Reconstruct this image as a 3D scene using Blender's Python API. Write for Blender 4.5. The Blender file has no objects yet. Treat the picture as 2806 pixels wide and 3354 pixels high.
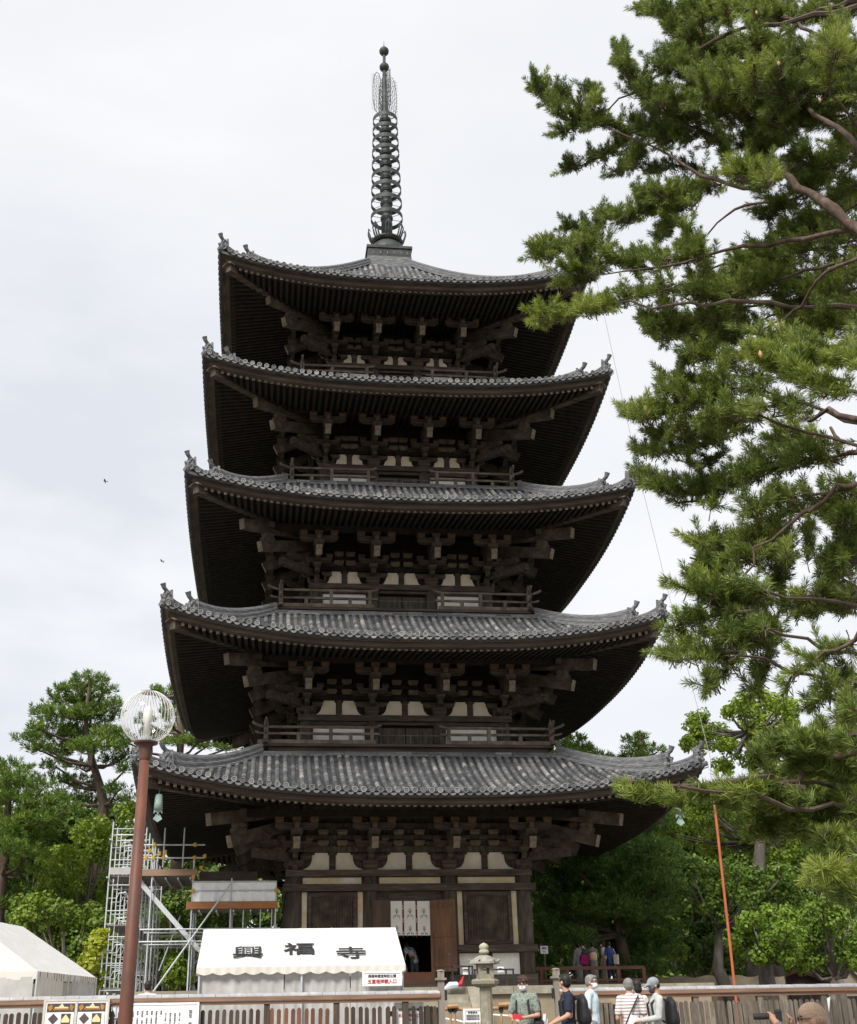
import bpy, math, random
from mathutils import Vector, Matrix, Euler
random.seed(7)
PI=math.pi
scn=bpy.context.scene; COL=scn.collection
V=Vector
# ---------------------------------------------------------------- camera (solved from the photograph)
PW,PH=2806.0,3354.0
CX,CY,CZ,YAW,PIT,ROL,FPX,PPX,PPY=-5.3261,-48.623,1.1287,0.1185,0.4273,-0.0197,3781.68,1313.14,1649.91
def basis():
    cy,sy,cp,sp=math.cos(YAW),math.sin(YAW),math.cos(PIT),math.sin(PIT)
    f=V((sy*cp,cy*cp,sp)); r=V((cy,-sy,0)); u=r.cross(f)
    cr,sr=math.cos(ROL),math.sin(ROL)
    return r*cr+u*sr, u*cr-r*sr, f
RR,UU,FF=basis(); CAM=V((CX,CY,CZ))
def ray(x,y): return FF+RR*((x-PPX)/FPX)-UU*((y-PPY)/FPX)
def aty(x,y,Y): d=ray(x,y); return CAM+d*((Y-CY)/d.y)
def atd(x,y,D): d=ray(x,y); return CAM+d*(D/math.hypot(d.x,d.y))
def atz(x,y,Z): d=ray(x,y); return CAM+d*((Z-CZ)/d.z)
cd=bpy.data.cameras.new('camera'); cam=bpy.data.objects.new('camera',cd); COL.objects.link(cam)
M=Matrix((RR,UU,-FF)).transposed().to_4x4(); M.translation=CAM; cam.matrix_world=M
cd.sensor_width=36; cd.sensor_fit='AUTO'; cd.lens=36*FPX/PH
cd.shift_x=(PW/2-PPX)/PH; cd.shift_y=(PPY-PH/2)/PH
cd.clip_start=0.1; cd.clip_end=3000
scn.camera=cam
scn.render.resolution_x=857; scn.render.resolution_y=1024
scn.view_settings.view_transform='Standard'; scn.view_settings.look='None'; scn.view_settings.gamma=1
# ---------------------------------------------------------------- mesh builder
WM={}
class MB:
    def __init__(s): s.v=[]; s.f=[]; s.m=[]; s.uv=[]
    def face(s,idx,m=0,uv=None): s.f.append(idx); s.m.append(m); s.uv.append(uv)
    def add(s,vs,fs,m=0):
        o=len(s.v); s.v.extend([tuple(p) for p in vs])
        for f in fs: s.face([i+o for i in f],m)
    def quad(s,a,b,c,d,m=0): s.add([a,b,c,d],[(0,1,2,3)],m)
    def box(s,c,d,m=0,rz=0):
        x,y,z=d[0]/2,d[1]/2,d[2]/2; cs,sn=math.cos(rz),math.sin(rz)
        vs=[]
        for dz in(-z,z):
            for dx,dy in((-x,-y),(x,-y),(x,y),(-x,y)): vs.append((c[0]+dx*cs-dy*sn,c[1]+dx*sn+dy*cs,c[2]+dz))
        s.add(vs,[(3,2,1,0),(4,5,6,7),(0,1,5,4),(1,2,6,5),(2,3,7,6),(3,0,4,7)],m)
    def bx(s,x0,x1,y0,y1,z0,z1,m=0): s.box(((x0+x1)/2,(y0+y1)/2,(z0+z1)/2),(abs(x1-x0),abs(y1-y0),abs(z1-z0)),m)
    def beam(s,p0,p1,w,h,m=0,me=None,up=(0,0,1),taper=1.0):
        p0,p1=V(p0),V(p1); a=(p1-p0).normalized(); r=a.cross(V(up))
        if r.length<1e-5: r=a.cross(V((1,0,0)))
        r.normalize(); u=r.cross(a)
        vs=[]
        for p,k in((p0,1.0),(p1,taper)):
            for sx,sz in((-1,-1),(1,-1),(1,1),(-1,1)): vs.append(p+r*(sx*w/2*k)+u*(sz*h/2*k))
        o=len(s.v); s.v.extend([tuple(q) for q in vs]); me=m if me is None else me
        for f,mm in(((0,1,2,3),me),((7,6,5,4),me),((4,5,1,0),m),((5,6,2,1),m),((6,7,3,2),m),((7,4,0,3),m)): s.face([i+o for i in f],mm)
    def tube(s,pts,r,n=8,m=0,cap=True):
        pts=[V(p) for p in pts]; N=len(pts)
        rs=r if isinstance(r,(list,tuple)) else [r]*N
        o=len(s.v); pr=None
        for i,p in enumerate(pts):
            a=(pts[min(i+1,N-1)]-pts[max(i-1,0)]).normalized()
            if pr is None:
                pr=a.cross(V((0,0,1)))
                if pr.length<1e-4: pr=V((1,0,0))
            pr=(pr-a*pr.dot(a)).normalized(); q=a.cross(pr)
            for k in range(n):
                t=2*PI*k/n; s.v.append(tuple(p+(pr*math.cos(t)+q*math.sin(t))*rs[i]))
        for i in range(N-1):
            for k in range(n): s.face([o+i*n+k,o+i*n+(k+1)%n,o+(i+1)*n+(k+1)%n,o+(i+1)*n+k],m)
        if cap: s.face([o+k for k in range(n)][::-1],m); s.face([o+(N-1)*n+k for k in range(n)],m)
    def lathe(s,prof,c=(0,0,0),n=16,m=0,axis=None,cap=True):
        o=len(s.v); N=len(prof)
        for r,z in prof:
            for k in range(n): t=2*PI*k/n; s.v.append((c[0]+r*math.cos(t),c[1]+r*math.sin(t),c[2]+z))
        for i in range(N-1):
            for k in range(n): s.face([o+i*n+k,o+i*n+(k+1)%n,o+(i+1)*n+(k+1)%n,o+(i+1)*n+k],m)
        if cap: s.face([o+k for k in range(n)][::-1],m); s.face([o+(N-1)*n+k for k in range(n)],m)
    def prism(s,poly,fn,m=0,th=None):  # poly of (a,b), fn(a,b,t) t in 0,1
        n=len(poly); o=len(s.v)
        for t in(0,1):
            for a,b in poly: s.v.append(tuple(fn(a,b,t)))
        s.face([o+i for i in range(n)],m); s.face([o+n+i for i in range(n)][::-1],m)
        for i in range(n): s.face([o+(i+1)%n,o+i,o+n+i,o+n+(i+1)%n],m)
    def build(s,name,mats,parent=None,smooth=False,label=None):
        if not isinstance(mats,(list,tuple)): mats=[mats]
        vs=s.v
        if parent is not None and parent in WM:
            I=WM[parent].inverted(); vs=[tuple(I@V(p)) for p in vs]
        me=bpy.data.meshes.new(name); me.from_pydata(vs,[],s.f); me.update()
        for m_ in mats: me.materials.append(m_)
        if len(mats)>1: me.polygons.foreach_set('material_index',s.m)
        if any(u is not None for u in s.uv):
            ul=me.uv_layers.new(name='UVMap'); fl=[]
            for f,u in zip(s.f,s.uv):
                for i in range(len(f)): fl.extend(u[i] if u else (0.0,0.0))
            ul.data.foreach_set('uv',fl)
        if smooth: me.polygons.foreach_set('use_smooth',[True]*len(s.f))
        o=bpy.data.objects.new(name,me); COL.objects.link(o)
        if parent is not None: o.parent=parent; WM[o]=WM.get(parent,Matrix())
        else: WM[o]=Matrix()
        if label: o['label']=label
        return o
def tag(o,label=None,cat=None,group=None,kind=None):
    if label: o['label']=label
    if cat: o['category']=cat
    if group: o['group']=group
    if kind: o['kind']=kind
    return o
def thing(name,label,cat,loc=(0,0,0),rz=0,group=None):
    o=bpy.data.objects.new(name,None); COL.objects.link(o); o.location=loc; o.rotation_euler=(0,0,rz)
    o.empty_display_size=0.3
    WM[o]=Matrix.Translation(V(loc))@Matrix.Rotation(rz,4,'Z'); return tag(o,label,cat,group)
def recenter(o):  # move a single-mesh thing's origin to its base centre
    me=o.data; n=len(me.vertices); xs=[v.co for v in me.vertices]
    c=V((sum(p.x for p in xs)/n,sum(p.y for p in xs)/n,min(p.z for p in xs)))
    me.transform(Matrix.Translation(-c)); o.location=c; WM[o]=Matrix.Translation(c); return o
# ---------------------------------------------------------------- materials
def N(nt,t,**kw):
    n=nt.nodes.new(t)
    for k,v in kw.items(): setattr(n,k,v)
    return n
def ramp(nt,stops):
    r=N(nt,'ShaderNodeValToRGB'); e=r.color_ramp.elements
    while len(e)<len(stops): e.new(0.5)
    for i,(p,c) in enumerate(stops): e[i].position=p; e[i].color=(*c,1)
    return r
MATS={}
def pm(name,c1,c2=None,scale=3.0,rough=0.75,bump=0.0,stretch=(1,1,1),detail=6,metal=0.0,c3=None,transl=0.0,spec=0.3,lo=0.35,hi=0.65,vary=0.0):
    if name in MATS: return MATS[name]
    m=bpy.data.materials.new(name); m.use_nodes=True; nt=m.node_tree; b=nt.nodes['Principled BSDF']
    b.inputs['Roughness'].default_value=rough; b.inputs['Metallic'].default_value=metal
    b.inputs['Specular IOR Level'].default_value=spec
    tc=N(nt,'ShaderNodeTexCoord'); mp=N(nt,'ShaderNodeMapping'); mp.inputs['Scale'].default_value=stretch
    nt.links.new(tc.outputs['Object'],mp.inputs['Vector'])
    no=N(nt,'ShaderNodeTexNoise'); no.inputs['Scale'].default_value=scale; no.inputs['Detail'].default_value=detail; no.inputs['Roughness'].default_value=0.6
    nt.links.new(mp.outputs['Vector'],no.inputs['Vector'])
    if c2 is None: c2=tuple(x*0.8 for x in c1)
    st=[(lo,c1),(hi,c2)] if c3 is None else [(lo-.05,c1),(0.5,c2),(hi+.08,c3)]
    r=ramp(nt,st); nt.links.new(no.outputs['Fac'],r.inputs['Fac'])
    if vary:
        oi=N(nt,'ShaderNodeObjectInfo'); mr=N(nt,'ShaderNodeMapRange'); mr.inputs[3].default_value=1-vary; mr.inputs[4].default_value=1+vary
        vm=N(nt,'ShaderNodeVectorMath',operation='SCALE'); nt.links.new(oi.outputs['Random'],mr.inputs[0]); nt.links.new(mr.outputs[0],vm.inputs['Scale']); nt.links.new(r.outputs['Color'],vm.inputs[0]); nt.links.new(vm.outputs[0],b.inputs['Base Color'])
    else: nt.links.new(r.outputs['Color'],b.inputs['Base Color'])
    if bump:
        bp=N(nt,'ShaderNodeBump'); bp.inputs['Strength'].default_value=bump; bp.inputs['Distance'].default_value=0.03
        nt.links.new(no.outputs['Fac'],bp.inputs['Height']); nt.links.new(bp.outputs['Normal'],b.inputs['Normal'])
    if transl:
        tr=N(nt,'ShaderNodeBsdfTranslucent'); mx=N(nt,'ShaderNodeMixShader'); mx.inputs[0].default_value=transl
        nt.links.new(r.outputs['Color'],tr.inputs['Color'])
        nt.links.new(b.outputs[0],mx.inputs[1]); nt.links.new(tr.outputs[0],mx.inputs[2]); nt.links.new(mx.outputs[0],nt.nodes['Material Output'].inputs['Surface'])
    MATS[name]=m; return m
def leafmat(name,stops,transl=0.35,rough=0.55,scale=0.5,clump=0.5,gain=1.0):
    stops=[(p,tuple(x*gain for x in c)) for p,c in stops]
    m=bpy.data.materials.new(name); m.use_nodes=True; nt=m.node_tree; b=nt.nodes['Principled BSDF']
    b.inputs['Roughness'].default_value=rough; b.inputs['Specular IOR Level'].default_value=0.35
    g=N(nt,'ShaderNodeNewGeometry'); tc=N(nt,'ShaderNodeTexCoord'); no=N(nt,'ShaderNodeTexNoise'); no.inputs['Scale'].default_value=scale; no.inputs['Detail'].default_value=2
    nt.links.new(tc.outputs['Object'],no.inputs['Vector'])
    mx=N(nt,'ShaderNodeMix'); mx.data_type='FLOAT'; mx.inputs[0].default_value=clump
    nt.links.new(g.outputs['Random Per Island'],mx.inputs[2]); 
    ms=N(nt,'ShaderNodeMapRange'); ms.inputs[1].default_value=0.3; ms.inputs[2].default_value=0.7
    nt.links.new(no.outputs['Fac'],ms.inputs[0]); nt.links.new(ms.outputs[0],mx.inputs[3])
    r=ramp(nt,stops); nt.links.new(mx.outputs[0],r.inputs['Fac']); nt.links.new(r.outputs['Color'],b.inputs['Base Color'])
    tr=N(nt,'ShaderNodeBsdfTranslucent'); ms2=N(nt,'ShaderNodeMixShader'); ms2.inputs[0].default_value=transl
    nt.links.new(r.outputs['Color'],tr.inputs['Color'])
    nt.links.new(b.outputs[0],ms2.inputs[1]); nt.links.new(tr.outputs[0],ms2.inputs[2]); nt.links.new(ms2.outputs[0],nt.nodes['Material Output'].inputs['Surface'])
    return m
def tilemat(name,stops,mossy=0.25):
    m=bpy.data.materials.new(name); m.use_nodes=True; nt=m.node_tree; b=nt.nodes['Principled BSDF']; b.inputs['Roughness'].default_value=0.6; b.inputs['Specular IOR Level'].default_value=0.35
    uv=N(nt,'ShaderNodeUVMap'); fl=N(nt,'ShaderNodeVectorMath',operation='FLOOR'); nt.links.new(uv.outputs[0],fl.inputs[0])
    wn=N(nt,'ShaderNodeTexWhiteNoise'); wn.noise_dimensions='3D'
    tc=N(nt,'ShaderNodeTexCoord'); nt.links.new(fl.outputs[0],wn.inputs['Vector'])
    no=N(nt,'ShaderNodeTexNoise'); no.inputs['Scale'].default_value=5; no.inputs['Detail'].default_value=8; no.inputs['Roughness'].default_value=0.7; nt.links.new(tc.outputs['Object'],no.inputs['Vector'])
    mx=N(nt,'ShaderNodeMix'); mx.data_type='FLOAT'; mx.inputs[0].default_value=0.5
    sx_=N(nt,'ShaderNodeSeparateXYZ'); nt.links.new(fl.outputs[0],sx_.inputs[0]); w1=N(nt,'ShaderNodeTexWhiteNoise'); w1.noise_dimensions='1D'; nt.links.new(sx_.outputs[0],w1.inputs['W'])
    mw=N(nt,'ShaderNodeMix'); mw.data_type='FLOAT'; mw.inputs[0].default_value=0.4; nt.links.new(wn.outputs['Value'],mw.inputs[2]); nt.links.new(w1.outputs['Value'],mw.inputs[3])
    nt.links.new(mw.outputs[0],mx.inputs[2]); nt.links.new(no.outputs['Fac'],mx.inputs[3])
    r=ramp(nt,stops); nt.links.new(mx.outputs[0],r.inputs['Fac'])
    n2=N(nt,'ShaderNodeTexNoise'); n2.inputs['Scale'].default_value=1.3; n2.inputs['Detail'].default_value=5; nt.links.new(tc.outputs['Object'],n2.inputs['Vector'])
    r2=ramp(nt,[(0.55,(0,0,0)),(0.75,(1,1,1))]); nt.links.new(n2.outputs['Fac'],r2.inputs['Fac'])
    mc=N(nt,'ShaderNodeMix'); mc.data_type='RGBA'; mm=N(nt,'ShaderNodeMath',operation='MULTIPLY'); mm.inputs[1].default_value=mossy
    nt.links.new(r2.outputs['Color'],mm.inputs[0]); nt.links.new(mm.outputs[0],mc.inputs[0]); nt.links.new(r.outputs['Color'],mc.inputs[6]); mc.inputs[7].default_value=(0.20,0.19,0.14,1)
    nt.links.new(mc.outputs[2],b.inputs['Base Color'])
    bp=N(nt,'ShaderNodeBump'); bp.inputs['Strength'].default_value=0.5; bp.inputs['Distance'].default_value=0.02; nt.links.new(no.outputs['Fac'],bp.inputs['Height']); nt.links.new(bp.outputs['Normal'],b.inputs['Normal'])
    return m
WOOD=pm('old_wood',(0.034,0.027,0.022),(0.075,0.060,0.047),2.2,0.8,0.4,(5,5,0.6),c3=(0.14,0.115,0.094))
WOODX=pm('old_wood_beam',(0.031,0.023,0.018),(0.068,0.051,0.039),2.4,0.8,0.4,(0.6,3,5),c3=(0.13,0.10,0.08))
WEND=pm('weathered_wood_end',(0.24,0.20,0.15),(0.15,0.118,0.085),4,0.85,0.3,c3=(0.31,0.265,0.21))
WLITE=pm('weathered_wood_arm',(0.036,0.028,0.022),(0.074,0.058,0.045),2.5,0.85,0.4,c3=(0.15,0.12,0.093))
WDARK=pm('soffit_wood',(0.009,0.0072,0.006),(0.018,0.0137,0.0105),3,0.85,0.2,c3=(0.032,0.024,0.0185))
WBRD=pm('eave_board_wood',(0.040,0.029,0.023),(0.070,0.051,0.040),2,0.8,0.25,(0.4,0.4,3),c3=(0.11,0.084,0.065))
WRAIL=pm('grey_rail_wood',(0.075,0.057,0.044),(0.125,0.099,0.077),3,0.8,0.3,c3=(0.21,0.172,0.135))
PLAST=pm('old_plaster',(0.80,0.73,0.59),(0.70,0.62,0.48),1.6,0.9,0.1,c3=(0.84,0.78,0.66))
PLASTY=pm('stained_plaster',(0.68,0.63,0.54),(0.60,0.47,0.27),1.1,0.9,0.1,c3=(0.74,0.71,0.64))
WHITEP=pm('white_plaster',(0.86,0.84,0.79),(0.76,0.73,0.66),1.5,0.9,c3=(0.88,0.87,0.84))
TILE=tilemat('roof_tile',[(0.26,(0.050,0.052,0.056)),(0.48,(0.100,0.102,0.107)),(0.62,(0.16,0.16,0.162)),(0.80,(0.28,0.275,0.26))],0.2)
TILEP=tilemat('pale_roof_tile',[(0.28,(0.12,0.12,0.122)),(0.5,(0.20,0.198,0.193)),(0.75,(0.31,0.298,0.272))],0.15)
TILED=tilemat('flat_tile',[(0.3,(0.024,0.0255,0.028)),(0.55,(0.042,0.044,0.048)),(0.8,(0.085,0.086,0.087))],0.3)
RIDGET=pm('ridge_tile',(0.06,0.064,0.07),(0.12,0.122,0.128),4,0.7,0.4,(1,1,6),c3=(0.24,0.24,0.235))
BRONZE=pm('weathered_bronze',(0.024,0.026,0.025),(0.042,0.046,0.044),3,0.6,0.2,c3=(0.075,0.082,0.077),metal=0.2)
BLACK=pm('dark_interior',(0.008,0.007,0.006),(0.012,0.01,0.009),2,0.9)
# ================================================================ PAGODA
BZ=2.34
pag=thing('pagoda','tall dark wooden five-storey pagoda with grey tiled curved roofs and a bronze spire','pagoda',(0,0,BZ))
def r4(p,k):
    x,y,z=p
    for _ in range(k): x,y=-y,x
    return (x,y,z)
class MR(MB):   # builder whose input is given for the front side, repeated by quarter turns
    def __init__(s): super().__init__()
    def rot(s,ks=(0,1,2,3)):
        base=list(s.v); f=list(s.f); m=list(s.m); uv=list(s.uv); s.v=[];s.f=[];s.m=[];s.uv=[]
        for k in ks:
            o=len(s.v); s.v.extend([r4(p,k) for p in base])
            s.f.extend([[i+o for i in q] for q in f]); s.m.extend(m); s.uv.extend(uv)
        return s
class R_: pass
RO=[]
for e,zc,L,D,zt,h,z0 in ((9.80,9.475,1.06,4.20,10.50,4.25,6.51),(9.28,15.11,1.08,4.05,16.15,3.90,12.37),(8.79,20.67,0.95,3.85,21.98,3.56,17.97),(8.42,26.045,0.92,3.85,27.30,3.23,23.64),(8.05,31.45,1.05,6.95,36.05,2.86,29.02)):
    r=R_(); r.e,r.zc,r.L,r.D,r.zt,r.h,r.z0=e,zc,L,D,zt,h,z0; r.zD=zc-L; r.dw=e-h; RO.append(r)
PEXP=2.7; SAG=0.42
def lift(r,u): return r.L*(min(1.02,abs(u)/r.e))**PEXP
def surf(r,u,d):
    s=d/r.D; zE=r.zD-0.05; return zE+(r.zt-zE)*(s+SAG*(s*s-s))+lift(r,u)*max(0,1-s)
def zsof(r,u,d): return r.zD-0.40+0.19*(d-0.45)+lift(r,u)*max(0,1-d/r.dw)
def roof(k,r):
    e,D=r.e,r.D
    # flat tiles
    mb=MR(); nu,nd=44,10
    for j in range(nd+1):
        d=D*j/nd
        for i in range(nu+1):
            u=(e-d)*(2*i/nu-1); mb.v.append((u,-(e-d),surf(r,u,d)))
    for j in range(nd):
        for i in range(nu):
            a=j*(nu+1)+i; q=[a,a+1,a+nu+2,a+nu+1]
            mb.face(q,0,[(mb.v[t][0]/0.335+50,(e+mb.v[t][1])/0.16+20) for t in q])
    mb.rot(); base=mb.build('roof',TILED,pag)
    # overlapping courses of flat tiles: small raised lips
    # round tile rolls
    mb=MR(); P=0.286; rt=random.Random(k+5); n=int(2*e/P); x0=-(n-1)*P/2
    rings=[]
    for j in range(n):
        u=x0+j*P; dm=min(D,e-abs(u)-0.12)
        if dm<0.1: continue
        nt=max(1,int(round(dm/0.36)))
        for t in range(nt):
            d0=dm*t/nt; d1=dm*(t+1)/nt
            for d,rad in((d0,0.092),(d1,0.083)):
                z=surf(r,u,d)
                for a in range(7):
                    th=PI*a/6; mb.v.append((u+rad*math.cos(th),-(e-d),z-0.01+rad*math.sin(th)*1.05))
            o=len(mb.v)-14
            pm_=1 if rt.random()<(.5,.3,.12)[min(t,2)] else 0
            for a in range(6): mb.face([o+a,o+7+a,o+8+a,o+a+1],pm_,[(j+0.5,t+0.5+k*31)]*4)
        # end disc
        z=surf(r,u,0)+0.045; o=len(mb.v); S=12; yo=-e-0.05
        for rad,yy in((0.094,-e+0.02),(0.097,yo),(0.072,yo),(0.066,yo+0.02),(0.032,yo+0.02),(0.027,yo+0.008)):
            for a in range(S): th=2*PI*a/S; mb.v.append((u+rad*math.cos(th),yy,z+rad*math.sin(th)))
        for q in range(5):
            for a in range(S): mb.face([o+q*S+a,o+(q+1)*S+a,o+(q+1)*S+(a+1)%S,o+q*S+(a+1)%S],1 if (q==1 and j%3) else 0,[(j+0.5,60.5+k)]*4)
        mb.face([o+5*S+a for a in range(S)],0,[(j+0.5,60.5+k)]*S)
        # pendant eave tile between this roll and the next
        if j<n-1:
            o=len(mb.v); Q=6
            for q in range(Q+1):
                t=q/Q; uu=u+P*t; zz=surf(r,uu,0)-0.005-0.10*(1-(2*t-1)**2)
                for yy,dz in((-e-0.02,0.05),(-e-0.02,-0.03),(-e+0.10,-0.03)): mb.v.append((uu,yy,zz+dz))
            for q in range(Q):
                for w in(0,1): mb.face([o+q*3+w,o+q*3+w+1,o+q*3+w+4,o+q*3+w+3],0,[(j+0.2,70.5+k)]*4)
    mb.rot(); mb.build('round_tile',[TILE,TILEP],base,smooth=False)
    # eave boards
    def strip(d0,d1,z0,z1,mat,name,nseg=44):
        mb=MR()
        for i in range(nseg+1):
            t=2*i/nseg-1
            for d,z in((d0,z0),(d1,z0),(d1,z1),(d0,z1)):
                u=t*(e-d); mb.v.append((u,-(e-d),r.zD+z+lift(r,u)))
        for i in range(nseg):
            a=i*4
            for w in range(4): mb.face([a+w,a+4+w,a+4+(w+1)%4,a+(w+1)%4])
        return mb.rot().build(name,mat,base)
    strip(0.14,0.6,-0.20,-0.145,WEND if k in(0,1) else WLITE,'eave_batten')
    strip(0.05,0.13,-0.21,-0.052,TILED,'eave_fillet')
    strip(0.28,0.62,-0.385,-0.204,WBRD,'eave_board')
    strip(0.33,0.66,-0.41,-0.388,WBRD,'eave_moulding')
    # soffit
    mb=MR(); nu,nd=30,6
    for j in range(nd+1):
        d=0.42+(r.dw-0.42)*j/nd
        for i in range(nu+1):
            u=(e-d)*(2*i/nu-1); mb.v.append((u,-(e-d),zsof(r,u,d)+0.075))
    for j in range(nd):
        for i in range(nu):
            a=j*(nu+1)+i; mb.face([a,a+nu+1,a+nu+2,a+1])
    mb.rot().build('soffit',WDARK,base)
    # rafters: front ones of the two lowest roofs are parts of their own
    pitch=0.250; n=int(2*(e-0.55)/pitch); single=[]; rest=MR(); sides=MB()
    for j in range(n):
        u=-(n-1)*pitch/2+j*pitch; d0=0.45; d1=min(r.dw,e-abs(u)-0.1)
        if d1-d0<0.15: continue
        p0=V((u,-(e-d0),zsof(r,u,d0)-0.0)); p1=V((u,-(e-d1),zsof(r,u,d1)-0.0))
        single.append((p0,p1))
    front=[]
    if k==0: front=single
    elif k==1:
        c=len(single)//2; m_=100-len(RO[0].front); front=single[c-m_//2:c-m_//2+m_]
    r.front=front
    rm=MB()
    for s in single:
        if s in front: continue
        rm.beam(s[0],s[1],0.116,0.145,0,1)
    if not front or len(front)<len(single):
        pass
    for kk in(1,2,3):
        for s in single: rm.beam(r4(s[0],kk),r4(s[1],kk),0.125,0.145,0,1)
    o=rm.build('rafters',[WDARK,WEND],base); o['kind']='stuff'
    ub=rafter_mesh()
    for p0,p1 in front:
        o=bpy.data.objects.new('rafter',ub); COL.objects.link(o); o.parent=base
        a=(p1-p0); L=a.length; rx=math.atan2(a.z,a.y)
        o.location=p0-V((0,0,BZ)); o.rotation_euler=(rx,0,0); o.scale=(1,L,1)
    # hip rafter and cap, corner ridges and ornaments
    for kk in range(4):
        mb=MB(); zi=zsof(r,r.h,r.dw)-0.16; ze=zsof(r,e-0.5,0.45)-0.10
        a=r4((-(r.h),-(r.h),zi),kk); b=r4((-(e-0.42),-(e-0.42),ze),kk)
        mb.beam(a,b,0.30,0.36,0,1); mb.build('hip_rafter',[WOODX,WLITE],base)
        mb=MB(); c=V(b); dv=(V(b)-V(a)).normalized()
        for sd in(-1,1):
            n_=dv.cross(V((0,0,1))).normalized()
            mb.add([c-dv*0.35+V((0,0,.26)),c+dv*0.12+V((0,0,.26)),c+dv*0.12+n_*(sd*.26)+V((0,0,.15)),c-dv*0.35+n_*(sd*.26)+V((0,0,.15)),
                    c-dv*0.35+V((0,0,.20)),c+dv*0.12+V((0,0,.20)),c+dv*0.12+n_*(sd*.26)+V((0,0,.09)),c-dv*0.35+n_*(sd*.26)+V((0,0,.09))],
                   [(0,1,2,3),(4,7,6,5),(0,4,5,1),(1,5,6,2),(2,6,7,3),(3,7,4,0)])
        mb.build('hip_rafter_cap',WRAIL,base)
        def hip(d,dz=0): return V(r4((-(e-d),-(e-d),surf(r,e-d,d)+dz),kk))
        dirv=V(r4((-1,-1,0),kk)).normalized(); side=dirv.cross(V((0,0,1)))
        dA=1.05 if k<4 else 1.25
        def ridge(da,db,hh,ww,curl,name):
            mb=MB(); n=16; prof=[]
            lay=5
            for i in range(lay):
                w=ww*(1.0 if i%2==0 else 0.88)*(1-0.05*i); prof+= [(w,hh*i/lay),(w,hh*(i+0.72)/lay)]
            prof+=[(ww*0.62,hh*0.98),(ww*0.45,hh*1.12),(0.0,hh*1.18)]
            full=prof+[(-a_,b_) for a_,b_ in prof[::-1][1:]]
            m=len(full)
            for i in range(n+1):
                t=i/n; d=da+(db-da)*t; p=hip(d,-0.03); cu=curl*t**4
                for a_,b_ in full: mb.v.append(tuple(p+side*a_+V((0,0,b_*(1+0.15*t)+cu*b_/hh))))
            for i in range(n):
                for q in range(m-1): mb.face([i*m+q,i*m+q+1,(i+1)*m+q+1,(i+1)*m+q])
            mb.face(list(range(m))); mb.face([n*m+q for q in range(m)][::-1])
            mb.build(name,RIDGET,base)
        ridge(D-0.02,dA,0.40,0.17,0.12,'hip_ridge')
        ridge(dA-0.05,0.22,0.25,0.15,0.10,'hip_ridge')
        for d,sc,hh in((dA,1.0,0.50),(0.20,0.92,0.34)):
            p=hip(d,-0.02); mb=MB()
            def loc(a,b,c_): return p+dirv*a*sc+side*b*sc+V((0,0,c_*sc))
            # face plate with shoulders
            pl=[(-.27,0),(-.30,.16),(-.24,.30),(-.26,.42),(-.15,.50),(-.08,.58),(.08,.58),(.15,.50),(.26,.42),(.24,.30),(.30,.16),(.27,0)]
            mb.prism(pl,lambda a_,b_,t: loc(0.02+0.10*t,a_,b_))
            for (bb,cc,ra) in((-.11,.40,.07),(.11,.40,.07),(0,.30,.09),(0,.15,.11),(-.17,.20,.07),(.17,.20,.07),(-.2,.46,.06),(.2,.46,.06)):
                q=loc(0.13,bb,cc); mb.lathe([(ra*sc*math.cos(t_),ra*sc*math.sin(t_)) for t_ in(-1.5,-.8,0,.8,1.5)],q,8)
            for sd in(-1,1): mb.beam(loc(-0.06,sd*.24,-.04),loc(-0.02,sd*.20,.62),0.05,0.09)
            # flared horn tile
            pts=[loc(-0.15,0,.54),loc(0.06,0,.60),loc(0.20,0,.70),loc(0.27,0,.86)]
            mb.tube(pts,[.075*sc,.08*sc,.085*sc,.115*sc],10)
            mb.tube([loc(0.0,0,-.05),loc(0.34,0,0.0)],0.095*sc,10)
            mb.build('ridge_ornament',RIDGET,base)
    # course at the top of the roof
    if k<4:
        mb=MR(); b=e-D+0.12
        for q in range(3):
            nn=18
            for i in range(nn):
                x0_=-b+2*b*i/nn; jit=random.uniform(-.012,.012)
                mb.bx(x0_+.006,x0_+2*b/nn-.006,-b-0.03*(2-q)+jit,-b+0.3,r.zt-0.09+q*0.062,r.zt-0.035+q*0.062)
        f=mb.f
        mb.uv=[[(i//6+.5,k+.5)]*4 for i in range(len(f))]
        mb.rot().build('ridge_course',TILE,base)
_rm=[None]
def rafter_mesh():
    if _rm[0]: return _rm[0]
    mb=MB(); w,h=0.058,0.0725
    vs=[(-w,0,-h),(w,0,-h),(w,0,h),(-w,0,h),(-w,1,-h),(w,1,-h),(w,1,h),(-w,1,h)]
    me=bpy.data.meshes.new('rafter'); me.from_pydata(vs,[],[(0,1,2,3),(7,6,5,4),(4,5,1,0),(5,6,2,1),(6,7,3,2),(7,4,0,3)])
    me.materials.append(WDARK); me.materials.append(WEND); me.polygons[0].material_index=1; me.update(); _rm[0]=me; return me
for k,r in enumerate(RO): roof(k,r)
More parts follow.
